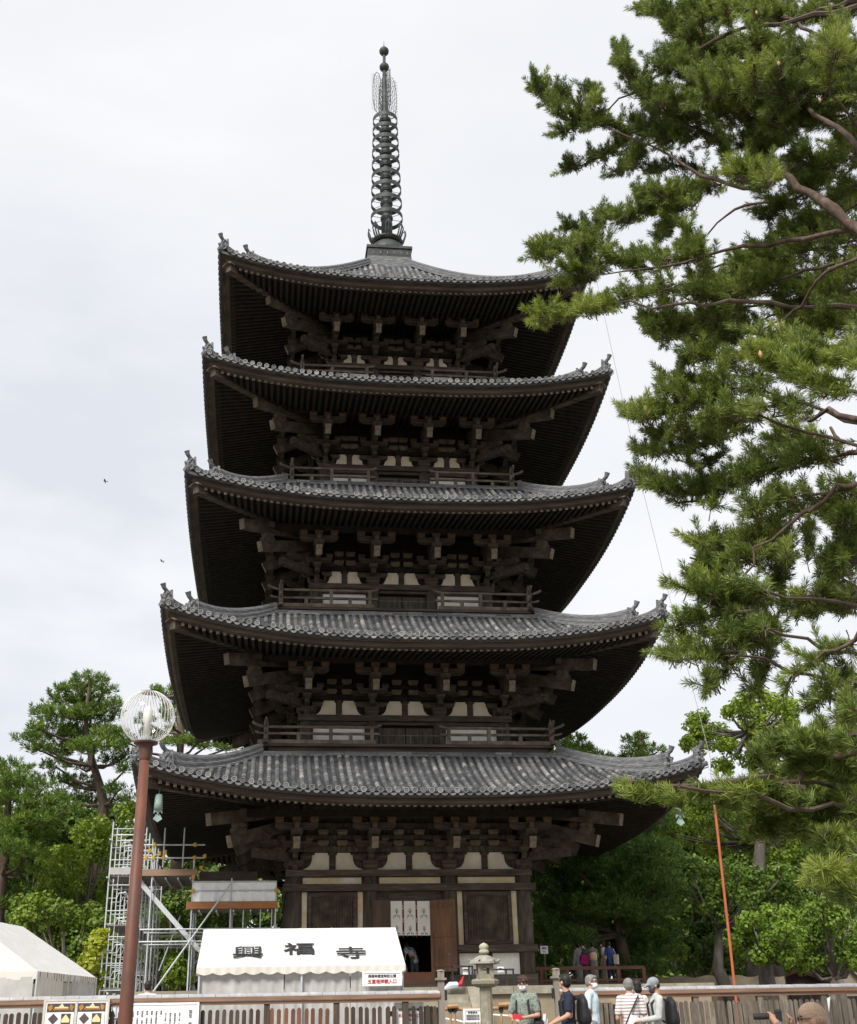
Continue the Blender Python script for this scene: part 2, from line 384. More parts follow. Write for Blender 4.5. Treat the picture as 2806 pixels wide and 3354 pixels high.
# ---------------------------------------------------------------- brackets
def bracket_mesh(diag):
    mb=MB(); q=math.sqrt(2) if diag else 1.0
    # local: origin at the wall plane on top of the daiwa, out = -y
    mb.beam((0,0.1,.16),(0,0.1,.16+1e-3),.1,.1)
    mb.v.clear(); mb.f.clear(); mb.m.clear(); mb.uv.clear()
    def blk(y,z,w=.34,h=.2,m=0,x=0):
        t=w*0.36
        vs=[(x-t,y-t,z),(x+t,y-t,z),(x+t,y+t,z),(x-t,y+t,z)]+[(x+a*w/2,y+b*w/2,z+h*.45) for a,b in((-1,-1),(1,-1),(1,1),(-1,1))]+[(x+a*w/2,y+b*w/2,z+h) for a,b in((-1,-1),(1,-1),(1,1),(-1,1))]
        mb.add(vs,[(3,2,1,0),(8,9,10,11),(0,1,5,4),(1,2,6,5),(2,3,7,6),(3,0,4,7),(4,5,9,8),(5,6,10,9),(6,7,11,10),(7,4,8,11)],m)
    def arm(y0,y1,z,h=.24,w=.2,m=0):  # outward arm with rounded underside at its end
        pf=[(y0,z),(y0,z+h),(y1,z+h),(y1,z+h*.45),(y1+.06*q,z+h*.22),(y1+.16*q,z+h*.05),(y1+.3*q,z)]
        mb.prism(pf,lambda a,b,t:(w*(t-.5),a,b),m)
    def cross(y,z,L,h=.22,w=.2,m=0):
        pf=[(-L/2,z+h),(-L/2,z+h*.5),(-L/2+.07,z+h*.2),(-L/2+.2,z),(L/2-.2,z),(L/2-.07,z+h*.2),(L/2,z+h*.5),(L/2,z+h)]
        mb.prism(pf,lambda a,b,t:(a,y+w*(t-.5),b),m)
    blk(0,0,.56,.34,0)
    arm(.2,-.62*q,.34); blk(-.55*q,.58,.34,.18)
    arm(.2,-1.2*q,.76); blk(-1.12*q,1.0,.34,.16)
    if not diag:
        cross(0,.34,1.25); cross(-.55,.76,1.2); 
        for x in(-.5,0,.5): blk(-.55,.98,.28,.17,0,x)
        cross(0,.80,1.7)
    # tail rafter
    yo=-2.2 if not diag else -2.36*q
    mb.beam((0,.1,1.78),(0,yo,.70),.25,.42,1,2)
    yb=yo+.30*q
    blk(yb,.98,.42,.22,1)
    if not diag:
        cross(yb,1.18,1.55,.24,.2,0)
        for x in(-.62,0,.62): blk(yb,1.41,.32,.2,3,x)
        # upper strut from the block to the wall
        mb.beam((0,0,1.31),(0,yb-.25,1.31),.18,.2,0,1)
    else:
        mb.beam((0,.1,2.2),(0,-3.08*q,1.34),.27,.42,1,2)
        blk(yb,1.18,.36,.2,1)
        mb.beam((0,.1,.45),(0,-1.5*q,.45),.24,.3,0,1)
    me=bpy.data.meshes.new('corner_bracket' if diag else 'bracket_set'); me.from_pydata(mb.v,[],mb.f)
    for m_ in(WOODX,WLITE,WEND,REDW): me.materials.append(m_)
    me.polygons.foreach_set('material_index',mb.m); me.update(); return me
REDW=pm('reddish_block',(0.075,0.042,0.024),(0.11,0.065,0.038),3,0.85,0.2)
BM,BMC=bracket_mesh(False),bracket_mesh(True)
CI=0.345
def panel_poly(x0,x1,z0,z1,side):   # plaster field with a concave shoulder on the column side
    w=x1-x0; pts=[]
    # side -1: column on left
    f=lambda a:(x0+a*w) if side<0 else (x1-a*w)
    pts=[(f(0),z0),(f(0),z0+.06)]
    for t in(0,.2,.4,.6,.8,1.0):
        a=.06+.30*math.sin(t*PI/2); b=.06+(.66-.06)*(1-math.cos(t*PI/2)); pts.append((f(a),z0+(z1-z0)*(b+.06)))
    pts+=[(f(.36),z0+(z1-z0)*.86),(f(.46),z0+(z1-z0)*.90),(f(.46),z1),(f(.94),z1),(f(.94),z0+(z1-z0)*.9),(f(1.0),z0+(z1-z0)*.86),(f(1.0),z0)]
    return pts if side<0 else pts[::-1]
BLKF=[(3,2,1,0),(0,1,5,4),(4,5,9,8),(8,9,10,11),(1,2,6,5),(5,6,10,9),(3,0,4,7),(7,4,8,11)]
WBLK=pm('block_wood',(0.11,0.086,0.058),(0.16,0.127,0.088),4,0.85,0.3,c3=(0.22,0.18,0.125))
def storey(k,r):
    h,z0=r.h,r.z0; zb=BZ+0.02 if k==0 else RO[k-1].zt-0.1
    zsof_w=zsof(r,0,r.dw)
    mb=MR()
    yw=-(h-0.10)
    # upper wall (bracket zone)
    mb.bx(-h+.1,h-.1,yw,yw+.15,z0+.0,zsof_w+.15,0)
    # strips and beams in the bracket zone
    for dz,hh in((.66,.20),(1.10,.16),(1.50,.2)): mb.bx(-h-.1,h+.1,yw-.16,yw-.002,z0+dz,z0+dz+hh,0)
    wall=mb
    if k>0:
        wall.bx(-h+.12,h-.12,-(h-.12),-(h-.2),zb,z0,0)
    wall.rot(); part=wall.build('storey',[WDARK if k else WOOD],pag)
    xs=[-h,-h*CI,h*CI,h]
    # small bearing blocks along the wall, one mesh each side
    mb=MR()
    cen=[]
    for b in range(3):
        a0,a1=xs[b]+.42,xs[b+1]-.42; c=(a0+a1)/2
        cen+= [(a0+c)/2+.13*(1 if b!=1 else 1),(a1+c)/2-.13]
    for c in cen:
        for dz in(.88,1.28):
            w=.20; 
            mb.add([(c-w*.8,yw-.17,z0+dz),(c+w*.8,yw-.17,z0+dz),(c+w*.8,yw,z0+dz),(c-w*.8,yw,z0+dz),(c-w,yw-.26,z0+dz+.09),(c+w,yw-.26,z0+dz+.09),(c+w,yw,z0+dz+.09),(c-w,yw,z0+dz+.09),(c-w,yw-.26,z0+dz+.18),(c+w,yw-.26,z0+dz+.18),(c+w,yw,z0+dz+.18),(c-w,yw,z0+dz+.18)],
                   [(3,2,1,0),(0,1,5,4),(4,5,9,8),(8,9,10,11),(1,2,6,5),(5,6,10,9),(3,0,4,7),(7,4,8,11)],0)
    one=list(mb.v); nv=12
    for i in range(len(one)//nv):
        m1=MR(); m1.add(one[i*nv:(i+1)*nv],BLKF); m1.build('bearing_block',WBLK,part)
    mb.rot((1,2,3)); o=mb.build('bearing_blocks',WBLK,part); o['kind']='stuff'
    # plaster panels (front and left individually, other sides too)
    for kk in range(4):
        for b in range(3):
            a0,a1=xs[b]+.28,xs[b+1]-.28; c=(a0+a1)/2
            for sd,p0,p1 in((-1,a0,c-.12),(1,c+.12,a1)):
                mb=MB(); mb.prism(panel_poly(p0,p1,z0+.005,z0+.64,sd),lambda a,b_,t: r4((a,yw-.03+.05*t,b_),kk)); mb.build('plaster_panel',PLAST,part)
            mb=MB(); mb.add([r4(p,kk) for p in((c-.1,yw-.1,z0),(c+.1,yw-.1,z0),(c+.1,yw-.1,z0+.66),(c-.1,yw-.1,z0+.66),(c-.1,yw,z0),(c+.1,yw,z0),(c+.1,yw,z0+.66),(c-.1,yw,z0+.66))],[(0,1,2,3),(1,5,6,2),(4,0,3,7)]); mb.build('strut',WOODX,part)
    # daiwa (wall plate)
    for kk in range(4):
        q=.003*(kk%2); mb=MR(); mb.bx(-h-.32+13*q,h+.32-13*q,-h-.28-q,-h+.22,z0-.235-q,z0-.002-q); mb.rot((kk,)); mb.build('wall_plate',[WOODX],part)
    # eave purlin
    pb=h+1.9
    for kk in range(4):
        q=.004*(kk%2); mb=MR(); mb.beam((-pb-.3,-pb,z0+1.74-q),(pb+.3,-pb,z0+1.74-q),.24-q,.26-q,0,1); mb.rot((kk,)); mb.build('eave_purlin',[WDARK,WLITE],part)
    # columns
    for kk in range(4):
        for i,x in enumerate(xs):
            if i==3: continue
            mb=MB(); c=r4((x,-h,0),kk); rr=.30 if k==0 else .26
            mb.lathe([(rr,zb),(rr*1.0,zb+(z0-zb)*.5),(rr*.95,z0-.24)],(c[0],c[1],0),16); mb.build('column',WOOD,part,smooth=True)
    # bracket sets
    for kk in range(4):
        for x in xs:
            o=bpy.data.objects.new('bracket_set',BM); COL.objects.link(o); o.parent=part
            o.location=V(r4((x,-h,z0),kk))-V((0,0,BZ)); o.rotation_euler=(0,0,kk*PI/2)
        o=bpy.data.objects.new('corner_bracket',BMC); COL.objects.link(o); o.parent=part
        o.location=V(r4((-h,-h,z0),kk))-V((0,0,BZ)); o.rotation_euler=(0,0,kk*PI/2-PI/4)
    if k>0:
        for kk in range(4):
            for b in(0,2):
                mb=MB(); a0,a1=xs[b]+.27,xs[b+1]-.27; y=-(h-.05)
                mb.add([r4(p,kk) for p in((a0,y,zb),(a1,y,zb),(a1,y,z0-.36),(a0,y,z0-.36),(a0,y+.06,zb),(a1,y+.06,zb),(a1,y+.06,z0-.36),(a0,y+.06,z0-.36))],[(0,1,2,3),(3,2,6,7),(0,3,7,4),(1,5,6,2)])
                mb.build('plaster_wall',WHITEP,part)
            mb=MB(); a=h*CI-.26; y=-(h-.02)
            for x0_,x1_ in((-a,-.02),(.02,a)):
                p=[(x0_,y,zb),(x1_,y,zb),(x1_,y,z0-.45),(x0_,y,z0-.45)]
                mb.add([r4(q,kk) for q in p+[(q_[0],y+.08,q_[2]) for q_ in p]],[(0,1,2,3),(3,2,6,7),(0,3,7,4),(1,5,6,2)])
            mb.build('door',WOOD,part)
        for kk in range(4):
            q=.003*(kk%2); mb=MR(); mb.bx(-h-.2+3*q,h+.2-3*q,-h-.14+q,-h+.1,z0-.36-q,z0-.242-q); mb.rot((kk,)).build('tie_beam',WOODX,part)
    return part
parts=[storey(k,r) for k,r in enumerate(RO)]
# ---------------------------------------------------------------- balustrades of the upper storeys
for k,(b,zb,zt) in enumerate(((5.45,10.93,11.56),(5.03,16.48,17.20),(4.70,22.07,22.80),(4.35,27.42,28.08))):
    zr=RO[k].zt
    mb=MR(); mb.bx(-b+.12,b-.12,-b+.12,-b+.5,zr-.02,zb-.10); mb.bx(-b-.06,b+.06,-b-.06,-b+.9,zb-.10,zb-.003)
    mb.rot((0,2)); mb2=MR(); mb2.bx(-b+.125,b-.125,-b+.122,-b+.5,zr-.02,zb-.105); mb2.bx(-b-.05,b+.05,-b-.058,-b+.9,zb-.103,zb-.006); mb2.rot((1,3))
    o_=len(mb.v); mb.v+=mb2.v; mb.f+=[[i+o_ for i in f] for f in mb2.f]; mb.m+=mb2.m; mb.uv+=mb2.uv
    base=mb.build('balustrade',WBRD,pag)
    gap=1.42; top=zt
    for kk in range(4):
        for sd in(-1,1):
            x0_,x1_=sd*gap,sd*(b+.42)
            mb=MB(); mb.beam(r4((sd*(gap-.1),-b,zb+.07),kk),r4((sd*(b+.30),-b,zb+.07),kk),.15,.14,0,1); mb.build('base_rail',[WRAIL,WLITE],base)
            mb=MB(); mb.beam(r4((sd*(gap-.25),-b+(.004 if kk%2 else 0),zb+.38),kk),r4((sd*b*.9,-b,zb+.38),kk),.10,.085,0,1)
            mb.tube([r4(p,kk) for p in((sd*b*.88,-b,zb+.38),(sd*(b+.05),-b,zb+.38),(sd*(b+.28),-b,zb+.41),(sd*(b+.42),-b,zb+.46))],[.045]*4,8); mb.build('middle_rail',[WRAIL,WLITE],base)
            mb=MB(); pts=[r4(p,kk) for p in((sd*(gap-.30),-b,top+.10),(sd*(gap-.15),-b,top+.03),(sd*(gap+.1),-b,top),(sd*(b-.1),-b,top),(sd*(b+.15),-b,top+.02),(sd*(b+.38),-b,top+.10),(sd*(b+.52),-b,top+.19))]
            mb.tube(pts,.055,8); mb.build('top_rail',WRAIL,base)
            for x,hh in((gap+.05,top),(gap+.85,zb+.4),(gap+1.6,top),((gap+1.6+b)/2,zb+.4),):
                mb=MB(); c=r4((sd*x,-b,0),kk); mb.box((c[0],c[1],(zb+.12+hh)/2),(.13,.13,hh-zb-.12)); mb.build('baluster',WRAIL,base)
        c=r4((-b,-b,0),kk); mb=MB(); mb.box((c[0],c[1],(zb+top+.1)/2),(.17,.17,top+.1-zb)); mb.lathe([(.07,0),(.09,.07),(.05,.18),(.015,.30)],(c[0],c[1],top+.1),8); mb.build('corner_post',WRAIL,base)
        # low barrier across the middle opening
        mb=MB()
        for a,c_ in(((-gap,zb+.36),(gap,zb+.36)),((-gap+.15,zb+.02),(-gap+.15,zb+.36)),((0,zb+.02),(0,zb+.36)),((gap-.15,zb+.02),(gap-.15,zb+.36))): mb.tube([r4((a[0],-b+.1,a[1]),kk),r4((c_[0],-b+.1,c_[1]),kk)],.012,5)
        mb.build('barrier_bar',RIDGET,base)
# ---------------------------------------------------------------- first storey front
p1=parts[0]; h=4.25; z0=6.51; y0=-h
def pz(x,y,Y=-4.45): return aty(x,y,Y)
F=2.86
for kk in(1,2,3):
    mb=MB(); q=[(-h,y0+.1,BZ),(h,y0+.1,BZ),(h,y0+.1,z0),(-h,y0+.1,z0)]
    mb.add([r4(p,kk) for p in q],[(0,1,2,3)]); mb.build('side_wall',WOOD,p1)
    for z_,hh in((5.76,.24),(3.62,.25)):
        mb=MB(); a,b=r4((-h-.2,y0-.22,0),kk),r4((h+.2,y0-.22,0),kk); mb.beam((a[0],a[1],z_+hh/2),(b[0],b[1],z_+hh/2),.2,hh-.01); mb.build('tie_beam',WOODX,p1)
def fb(x0_,x1_,z0_,z1_,ya,yb_,name,m): mb=MB(); mb.bx(x0_,x1_,ya,yb_,z0_,z1_); return mb.build(name,m,p1)
ci=h*CI
fb(-h-.42,h+.42,5.76,6.005,y0-.34,y0+.12,'tie_beam',WOODX)
fb(-h,h,6.01,6.27,y0-.02,y0+.1,'transom_wall',WOOD)
for a0,a1 in((-h+.3,-ci-.33),(-ci+.33,ci-.33),(ci+.33,h-.3)):
    fb(a0,a1,6.03,6.255,y0-.07,y0-.025,'plaster_strip',PLASTY)
for sd in(-1,1):
    xa,xb=sorted((sd*(ci+.27),sd*(h-.27)))
    fb(xa,xb,F,5.755,y0+.02,y0+.12,'bay_wall',WOOD)
    w=xb-xa
    fb(xa-.02,xa+.20,3.88,5.75,y0-.06,y0+.015,'plaster_strip',PLASTY); fb(xb-.20,xb+.02,3.88,5.75,y0-.06,y0+.015,'plaster_strip',PLASTY)
    # lattice window
    mb=MB(); xc0,xc1=xa+.23,xb-.23
    for a,b,c_,d_ in((xc0,xc0+.13,3.90,5.73),(xc1-.13,xc1,3.90,5.73)): mb.bx(a,b,y0-.16,y0+.0,c_,d_)
    mb.bx(xc0+.132,xc1-.132,y0-.158,y0,5.58,5.728); mb.bx(xc0+.132,xc1-.132,y0-.158,y0,3.902,4.05)
    win=mb.build('lattice_window',WOODX,p1)
    nb=15
    for i in range(nb):
        mb=MB(); x=xc0+.13+(xc1-xc0-.26)*(i+.5)/nb; mb.beam((x,y0-.08,4.05),(x,y0-.08,5.58),.075,.075,up=(1,1,0)); mb.build('lattice_bar',WLITE,win)
    mb=MB(); mb.bx(xc0+.13,xc1-.13,y0-.012,y0+.01,4.05,5.58); mb.build('window_back',WDARK,win)
    fb(xa-.4,xb+(.62 if sd>0 else .4),3.625,3.878,y0-.36,y0+.02,'waist_beam',WOODX)
    fb(xa,xa+w*.5-.1,F+.02,3.60,y0-.05,y0+.018,'plaster_wall',WHITEP); fb(xa+w*.5+.1,xb,F+.02,3.60,y0-.05,y0+.018,'plaster_wall',WHITEP)
    fb(xa+w*.5-.1,xa+w*.5+.1,F+.02,3.60,y0-.10,y0+.018,'strut',WOODX)
    fb(xa-.4,xb+.55,BZ+.02,F+.01,y0-.42,y0+.1,'ground_sill',WBRD)
fb(-ci-.2,ci+.2,BZ+.02,F-.25,y0-.5,y0+.2,'ground_sill',WBRD)
# doorway
dl,dr=pz(1276,3000).x,pz(1410,3000).x
fb(-ci+.2,dl-.02,F-.2,5.755,y0-.03,y0+.12,'door_post',WOODX); fb(dr+.02,ci-.2,F-.2,5.755,y0-.03,y0+.12,'door_post',WOODX)
fb(dl-.02,dr+.02,5.36,5.755,y0-.05,y0+.1,'lintel',WOODX)
fb(dl-.1,dr+.1,F-.25,F+.12,y0-.35,y0-.02,'door_sill',pm('reddish_sill',(0.17,0.075,0.04),(0.11,0.05,0.03),2,0.7))
DOORM=pm('brown_door',(0.085,0.047,0.030),(0.14,0.072,0.042),1.2,0.65,0.15,(6,6,0.5),c3=(0.25,0.115,0.052))
DOORD=pm('dark_door',(0.07,0.045,0.032),(0.11,0.07,0.05),1.2,0.7,0.15,(6,6,0.5))
def leaf(xh,ang,w,m,lab):
    mb=MB(); a=V((math.cos(ang),math.sin(ang),0)); b=V((-a.y,a.x,0)); c0=V((xh,y0-.16,0))
    zz0,zz1=2.98,5.42
    mb.beam(c0+V((0,0,(zz0+zz1)/2)),c0+a*w+V((0,0,(zz0+zz1)/2)),.09,zz1-zz0)
    d=mb.build('door',m,p1,label=lab)
    mb=MB()
    for z_ in(3.2,4.2,5.2): mb=MB(); mb.beam(c0+a*.05+b*(-.06)+V((0,0,z_)),c0+a*(w-.05)+b*(-.06)+V((0,0,z_)),.03,.12); mb.build('door_batten',m,d)
    mb=MB(); q=c0+a*(w-.25)+b*(-.07)+V((0,0,3.55)); mb.box(q,(.1,.04,.1)); mb.build('door_fitting',RIDGET,d)
leaf(dr,math.radians(-32),.98,DOORM,'orange-brown door leaf swung open')
leaf(dl,math.radians(180+25),.72,DOORD,'dark brown door leaf swung open')
# dark room behind the doorway
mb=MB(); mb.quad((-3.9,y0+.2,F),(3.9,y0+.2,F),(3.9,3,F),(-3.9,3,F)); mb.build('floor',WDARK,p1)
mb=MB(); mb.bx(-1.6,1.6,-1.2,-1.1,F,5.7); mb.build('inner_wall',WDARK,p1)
# ---------------------------------------------------------------- finial (sorin)
SC=2.625
def sz(yc): return aty(1274,100+yc/SC,0).z
mb=MB(); hb=1.10
mb.bx(-hb,hb,-hb,hb,36.62,37.12); mb.bx(-hb-.06,hb+.06,-hb-.06,hb+.06,37.12,37.27)
fin=mb.build('finial',BRONZE,pag)
for x in(-.8,-.45,-.1,.25,.6,.9):
    m_=MB(); m_.box((x,-hb-.012,36.84),(.05,.02,.16)); m_.build('fitting',RIDGET,fin)
mb=MB(); mb.bx(-hb-.02,hb+.02,-hb-.02,hb+.02,35.8,36.615); mb.build('finial_base',RIDGET,fin)
zd=37.27
mb=MB(); mb.lathe([(.98,0),(.95,.3),(.84,.6),(.68,.77),(.58,.85),(.64,.91),(.78,1.0)],(0,0,zd),24); mb.build('dome',BRONZE,fin,smooth=True)
def zn(yc,Y): return aty(100*0+1100+425/SC,100+yc/SC,Y).z
zu=zd+.98
mb=MB()
for i in range(8):
    t=2*PI*i/8; c,s=math.cos(t),math.sin(t)
    for dt in(-.16,0,.16):
        c2,s2=math.cos(t+dt),math.sin(t+dt)
        mb.tube([(.72*c2,.72*s2,zu-.1),(.88*c2,.88*s2,zu+.2),(.98*c2,.98*s2,zu+.55),(.95*c,.95*s,zu+.86),(.86*c,.86*s,zu+.72)],[.05,.045,.035,.03,.02],6)
mb.lathe([(.70,-.12),(.82,-.02),(.82,.06),(.70,.1)],(0,0,zu),24)
mb.build('lotus_ring',BRONZE,fin)
zt_=sz(405)
mb=MB(); mb.lathe([(.30,zu-.2),(.27,zu+3),(.225,zu+6.5),(.19,zu+8),(.14,zt_-.2),(.12,zt_)],(0,0,0),16); mb.build('mast',BRONZE,fin,smooth=True)
rgy=[1530,1404,1290,1188,1078,978,888,793,705]
for i,yc in enumerate(rgy):
    rr=.84-.165*i/8; z=aty(1265,100+yc/SC,-rr).z; hh=.25
    mb=MB(); mb.lathe([(rr-.03,-hh/2),(rr,-hh/2),(rr,hh/2),(rr-.03,hh/2),(rr-.03,-hh/2)],(0,0,z),32,cap=False)
    ring=mb.build('ring',BRONZE,fin)
    mb=MB()
    for q in range(8):
        t=2*PI*q/8+.2; mb.tube([(.2*math.cos(t),.2*math.sin(t),z),((rr-.02)*math.cos(t),(rr-.02)*math.sin(t),z)],.014,5)
    mb.lathe([(.30,-.14),(.34,0),(.30,.14)],(0,0,z),16)
    mb.build('spoke',BRONZE,ring)
# openwork flame plates
zf0,zf1=sz(740),sz(385)
for q in range(4):
    t=q*PI/2+.35; c,s=math.cos(t),math.sin(t); mb=MB(); H=zf1-zf0
    P_=lambda a,b:(a*c,a*s,zf0+b*H)
    out=[(.12,.02),(.40,.0),(.62,.08),(.72,.3),(.72,.6),(.66,.85),(.5,1.0),(.34,.98),(.24,.85)]
    mb.tube([P_(*p) for p in out],.018,5)
    rnd=random.Random(q)
    for i in range(9):
        b0=.05+i*.1; pts=[]
        for j in range(7):
            a=.12+.56*j/6; pts.append(P_(a,min(.95,b0+.07*math.sin(j*2.1+i)+.02*j)))
        mb.tube(pts,.012,4)
    for a in(.25,.38,.5,.61): mb.tube([P_(a+.03*math.sin(b*9),.03+b*.88) for b in(0,.2,.4,.6,.8,1)],.012,4)
    for i in range(14):
        b=.06+i*.064; mb.tube([P_(.71,b),P_(.82,b+.05)],[.012,.004],4)
    mb.build('flame_plate',BRONZE,fin)
for yc in(183,320):
    z=sz(yc); mb=MB(); rr=.275; mb.lathe([(rr*math.sin(a),-rr*math.cos(a)) for a in [PI*i/12 for i in range(1,12)]],(0,0,z),20); mb.build('jewel_ball',BRONZE,fin,smooth=True)
mb=MB(); mb.tube([(0,0,zt_-.1),(0,0,sz(270)),(0,0,sz(215)),(0,0,sz(150))],[.12,.085,.085,.06],10); mb.tube([(0,0,sz(150)),(0,0,sz(92))],[.03,.006],6); mb.build('spike',BRONZE,fin)
# ---------------------------------------------------------------- stone podium with stairs
STONE=pm('podium_stone',(0.30,0.27,0.21),(0.22,0.20,0.155),1.5,0.9,0.3,c3=(0.38,0.35,0.28))
mb=MB(); pb=9.2; mb.bx(-pb,pb,-pb,pb,0.0,BZ-.24)
pod=mb.build('podium',pm('podium_wall_stone',(0.36,0.29,0.19),(0.27,0.215,0.145),0.9,0.9,0.3,c3=(0.20,0.165,0.12)),pag)
mb=MB()
for i in range(14):
    a=-pb-.12+(2*pb+.24)*i/14; mb.bx(a+.008,a+(2*pb+.24)/14-.008,-pb-.12,-pb+1.0,BZ-.238,BZ)
mb.bx(-pb-.1,pb+.1,-pb+1.0,pb+.1,BZ-.237,BZ-.004); mb.build('podium_coping',STONE,pod)
for x in(3.0,5.2,7.4,-3.0,-5.2,-7.4):
    mb=MB(); mb.bx(x-.22,x+.22,-pb-.06,-pb+.1,.1,BZ-.24); mb.build('podium_pilaster',STONE,pod)
xs0,xs1=-1.6,1.15
for i in range(7):
    zt2=BZ-.24-i*.24; mb=MB(); mb.bx(xs0,xs1,-pb-.14-.34*(i+1),-pb-.14-.34*i-.005,0.0,zt2); mb.build('stair_tread',STONE,pod)
for x0_ in(xs1+.01,xs0-.51):
    mb=MB(); y1=-pb-.12; y2=y1-2.7
    mb.add([(x0_,y1,BZ-.01),(x0_+.5,y1,BZ-.01),(x0_+.5,y2,.35),(x0_,y2,.35),(x0_,y1,0),(x0_+.5,y1,0),(x0_+.5,y2,0),(x0_,y2,0)],[(0,3,2,1),(3,7,6,2),(0,4,7,3),(1,2,6,5)])
    mb.build('stair_side_slab',STONE,pod)
# ================================================================ FOREGROUND AND SITE FURNITURE
STEEL=pm('galvanised_steel',(0.56,0.58,0.60),(0.46,0.48,0.50),6,0.45,0.0,metal=0.2,c3=(0.66,0.67,0.69))
CANV=pm('white_canvas',(0.70,0.695,0.68),(0.64,0.63,0.61),2.2,0.8,0.7,transl=0.2,c3=(0.72,0.715,0.70),detail=3)
CANVG=pm('tent_curtain',(0.62,0.61,0.59),(0.52,0.51,0.49),2.0,0.5,0.1,transl=0.3,c3=(0.68,0.67,0.65))
CANVC=pm('cream_canvas',(0.76,0.72,0.66),(0.70,0.66,0.59),1.2,0.8,0.05,transl=0.25)
INKG=pm('grey_ink',(0.10,0.10,0.10),(0.13,0.13,0.13),8,0.6)
INK=pm('black_ink',(0.02,0.02,0.022),(0.03,0.03,0.032),8,0.6)
RED=pm('red_ink',(0.50,0.03,0.04),(0.42,0.025,0.035),8,0.6)
PAPER=pm('sign_white',(0.80,0.80,0.80),(0.76,0.76,0.76),2,0.5)
RUST=pm('rust_brown_paint',(0.155,0.060,0.038),(0.120,0.048,0.032),4.5,0.55,0.25,(1,1,.45),c3=(0.072,0.037,0.031),detail=9,lo=.4,hi=.6)
def text(name,body,size,mat,parent,M,bold=0.0,sx=1.0,align='CENTER',sp=1.0,depth=0.003):
    cu=bpy.data.curves.new('lettering','FONT'); cu.body=body; cu.size=size; cu.align_x=align; cu.align_y='CENTER'; cu.offset=bold; cu.extrude=depth; cu.space_character=sp; cu.resolution_u=3
    t=bpy.data.objects.new('tmp',cu); COL.objects.link(t)
    dg=bpy.context.evaluated_depsgraph_get(); dg.update()
    me=bpy.data.meshes.new_from_object(t.evaluated_get(dg)); bpy.data.objects.remove(t)
    me.transform(Matrix.Diagonal((sx,1,1,1))); 
    W=WM.get(parent,Matrix()); me.transform(W.inverted()@M)
    me.materials.clear(); me.materials.append(mat)
    o=bpy.data.objects.new(name,me); COL.objects.link(o); o.parent=parent; WM[o]=W; return o
def facing(p,nrm=(0,-1,0),up=(0,0,1)):   # matrix whose local z is nrm, y is up
    z=V(nrm).normalized(); x=V(up).cross(z).normalized(); y=z.cross(x)
    m=Matrix((x,y,z)).transposed().to_4x4(); m.translation=V(p); return m
# ---------------- front fence with tiled cap
FZ=1.82; FY=round(atz(1396,3238,FZ).y,2)
FT=pm('fence_tile',(0.36,0.36,0.37),(0.28,0.28,0.29),3,0.6,0.2,c3=(0.46,0.46,0.46))
FRAIL=pm('fence_rail_wood',(0.16,0.085,0.055),(0.22,0.13,0.085),2.5,0.7,0.2,(0.5,4,6),c3=(0.30,0.19,0.13))
FPD=pm('dark_picket',(0.045,0.032,0.026),(0.07,0.05,0.04),3,0.8,0.2,(5,5,.8),vary=.35)
FPR=pm('red_brown_picket',(0.17,0.08,0.045),(0.12,0.058,0.036),3,0.75,0.2,(5,5,.8),c3=(0.22,0.11,0.06),vary=.3)
FPG=pm('grey_picket',(0.17,0.14,0.115),(0.11,0.09,0.072),3,0.85,0.2,(5,5,.8),c3=(0.24,0.205,0.17),vary=.35)
POSTM=pm('grey_post',(0.26,0.23,0.20),(0.19,0.165,0.14),3,0.85,0.2,(4,4,.6),c3=(0.33,0.30,0.26))
GXL=aty(1444,3250,FY).x; GXR=aty(1823,3240,FY).x
def fence(x0,x1,label,mats,pitch,z=FZ):
    t=thing('picket_fence',label,'fence',((x0+x1)/2,FY,0.08)); xa,xb=min(x0,x1),max(x0,x1)
    mb=MB(); n=int((xb-xa)/.24)
    for i in range(n):
        a=xa+(xb-xa)*i/n; b=xa+(xb-xa)*(i+1)/n
        pr=[(math.cos(q)*.105,math.sin(q)*.065) for q in [PI*j/8 for j in range(9)]]
        mb.prism(pr,lambda p,q,tt:(a+.003+(b-a-.006)*tt,FY+p,z-.09+q*(1.0 if i%2 else .94)))
    mb.build('tile_cap',FT,t)
    for dz,w,hh in((-.125,.22,.065),(-.192,.15,.055)):
        mb=MB(); mb.beam((xa,FY,z+dz),(xb,FY,z+dz),w,hh); mb.build('rail',FRAIL,t)
    mb=MB(); mb.beam((xa,FY+.05,z-.80),(xb,FY+.05,z-.80),.05,.09); mb.build('lower_rail',mats[0],t)
    ps=int((xb-xa)/1.28)
    posts=[xa+.1+i*1.28 for i in range(ps+1)]
    for p in posts:
        mb=MB(); mb.box((p,FY,.08+(z-.19-.08)/2),(.11,.11,z-.19-.08)); mb.build('post',mats[0],t)
    rnd=random.Random(3); x=xa+.25
    while x<xb-.1:
        if min(abs(x-p) for p in posts)>.09:
            sec=int((x-xa)/1.28); m=mats[1] if (sec==SECR and len(mats)>1 and mats is FM1) else mats[0]
            w=.075+rnd.uniform(-.004,.004); top=z-.30+rnd.uniform(-.012,.012); mb=MB()
            pl=[(-w/2,.12),(w/2,.12),(w/2,top-.03),(w*.3,top-.005),(0,top+.005),(-w*.3,top-.005),(-w/2,top-.03)]
            lean=rnd.uniform(-.012,.012)
            mb.prism(pl,lambda a,b,tt:(x+a+lean*b,FY-.045+.025*tt,b)); mb.build('picket',m,t)
        x+=pitch
    return t
FM1=[FPD,FPR]; FXA=-13.0
SECR=int((aty(1060,3330,FY).x-FXA)/1.28)
fence(FXA,GXL-.03,'dark brown picket fence with tiled cap in front of the white tents',FM1,.125)
fence(GXR+.03,7.6,'grey picket fence with tiled cap running right behind the bowed heads of the visitors',[FPG],.105)
